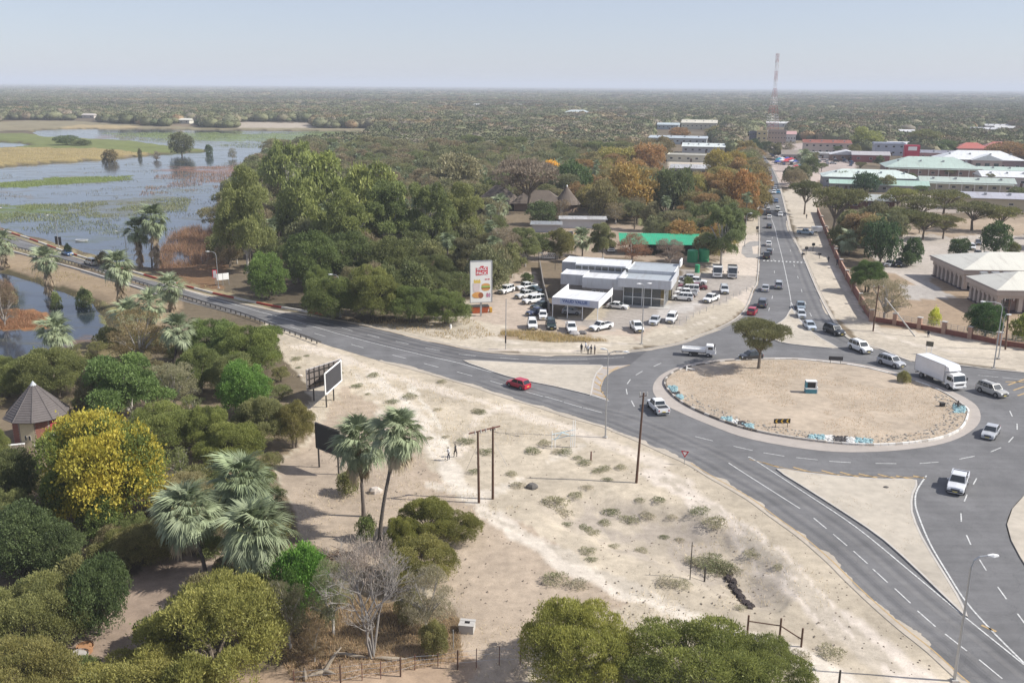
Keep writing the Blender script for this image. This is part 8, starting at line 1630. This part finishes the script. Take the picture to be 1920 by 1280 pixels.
T0 = palf[rw.choice(8, nn, p=w_)] * rw.uniform(.85, 1.15, (nn, 1)); lf = fbm(P0[:, 0], P0[:, 1], 420, 77)[:, None]; T0 = T0 * (.75 + .5 * lf); wz = vnoise(P0[:, 0], P0[:, 1], 110, 9) > .80; T0[wz] = np.array([.145, .115, .06]) * rw.uniform(.8, 1.3, (wz.sum(), 1)); 
dark = vnoise(P0[:, 0], P0[:, 1], 300, 19) > .75; T0[dark] *= .75
me = bpy.data.meshes.new('far_woodland'); me.vertices.add(nn); me.vertices.foreach_set('co', P0.astype(np.float32).ravel())
a = me.attributes.new('tint', 'FLOAT_VECTOR', 'POINT'); a.data.foreach_set('vector', T0.astype(np.float32).ravel())
a = me.attributes.new('size', 'FLOAT_VECTOR', 'POINT'); a.data.foreach_set('vector', np.stack([R0, R0 * rw.uniform(.8, 1.2, nn), H0], 1).astype(np.float32).ravel())
a = me.attributes.new('which', 'INT', 'POINT'); a.data.foreach_set('value', rw.integers(0, 6, nn).astype(np.int32)); a = me.attributes.new('turn', 'FLOAT', 'POINT'); a.data.foreach_set('value', rw.uniform(0, 6.28, nn).astype(np.float32))
fwm, nt, n, l, b = newmat('far_leaf'); at = n.new('ShaderNodeAttribute'); at.attribute_type = 'INSTANCER'; at.attribute_name = 'tint'; av = n.new('ShaderNodeAttribute'); av.attribute_name = 'var'
l.new(mulcol(n, l, at.outputs['Vector'], maprange(n, l, av.outputs['Fac'], 0, 1, 1.0, 1.9)), b.inputs['Base Color']); b.inputs['Roughness'].default_value = .8; b.inputs['Specular IOR Level'].default_value = .2
fcol = bpy.data.collections.new('far_crowns')
for i, k in enumerate(['round', 'umbrella', 'round', 'tall', 'dome', 'round']):
    V, Fc, va = leaves(lobes_for(k, 500 + i), 700, .15, .12, 600 + i, fill=.05); core = MB(); rr = []
    for zz, r_ in ((.06, .55), (.3, .88), (.6, .92), (.82, .66), (.98, .2)): rr.append([(math.cos(q * .785) * r_, math.sin(q * .785) * r_, zz) for q in range(8)])
    core.loft(rr, fwm); V2 = np.array(core.v); F2 = np.array([f for f in core.f if len(f) == 4]); V_ = np.concatenate([V, V2]); F_ = np.concatenate([Fc, F2 + len(V)]); mm_ = numesh('crown_%d' % i, V_, F_, fwm, np.concatenate([va, np.full(len(V2), .3)])); fcol.objects.link(bpy.data.objects.new('crown_%d' % i, mm_))
ng = bpy.data.node_groups.new('far_woodland', 'GeometryNodeTree'); ng.interface.new_socket('Geometry', in_out='INPUT', socket_type='NodeSocketGeometry'); ng.interface.new_socket('Geometry', in_out='OUTPUT', socket_type='NodeSocketGeometry')
gi = ng.nodes.new('NodeGroupInput'); go = ng.nodes.new('NodeGroupOutput'); m2p = ng.nodes.new('GeometryNodeMeshToPoints'); iop = ng.nodes.new('GeometryNodeInstanceOnPoints'); ci = ng.nodes.new('GeometryNodeCollectionInfo'); ci.inputs['Collection'].default_value = fcol; ci.inputs['Separate Children'].default_value = True
def attr(nm, ty): q = ng.nodes.new('GeometryNodeInputNamedAttribute'); q.data_type = ty; q.inputs[0].default_value = nm; return q.outputs[0]
cx = ng.nodes.new('ShaderNodeCombineXYZ'); ng.links.new(attr('turn', 'FLOAT'), cx.inputs[2])
ng.links.new(gi.outputs[0], m2p.inputs['Mesh']); ng.links.new(m2p.outputs[0], iop.inputs['Points']); ng.links.new(ci.outputs[0], iop.inputs['Instance']); iop.inputs['Pick Instance'].default_value = True
ng.links.new(attr('which', 'INT'), iop.inputs['Instance Index']); ng.links.new(cx.outputs[0], iop.inputs['Rotation']); ng.links.new(attr('size', 'FLOAT_VECTOR'), iop.inputs['Scale']); ng.links.new(iop.outputs[0], go.inputs[0])
fw = link('far_woodland', me); fw.modifiers.new('scatter', 'NODES').node_group = ng; tag(fw, 'endless grey green woodland reaching to the horizon', 'woodland', kind='stuff')
# straight pale track through the far woodland
o = strip([(1010, 186), (1022, 197), (1033, 207)], 9, .05, M('pale_track', (.45, .42, .38), .9)); struct(o, 'far_road')

# ------------------------------------------------------------------ haze
hm = bpy.data.materials.new('haze_air'); hm.use_nodes = True; nt = hm.node_tree; nt.nodes.remove(nt.nodes['Principled BSDF']); pv = nt.nodes.new('ShaderNodeVolumePrincipled'); pv.inputs['Color'].default_value = (.84, .90, 1, 1); pv.inputs['Density'].default_value = HAZE; pv.inputs['Anisotropy'].default_value = .0
nt.links.new(pv.outputs[0], nt.nodes['Material Output'].inputs['Volume'])
hb = MB(); hb.box((0, 20000, 56), (80000, 60000, 121), hm); h = hb.obj('haze'); tag(h, 'thin pale haze over the plain', 'haze', kind='stuff')
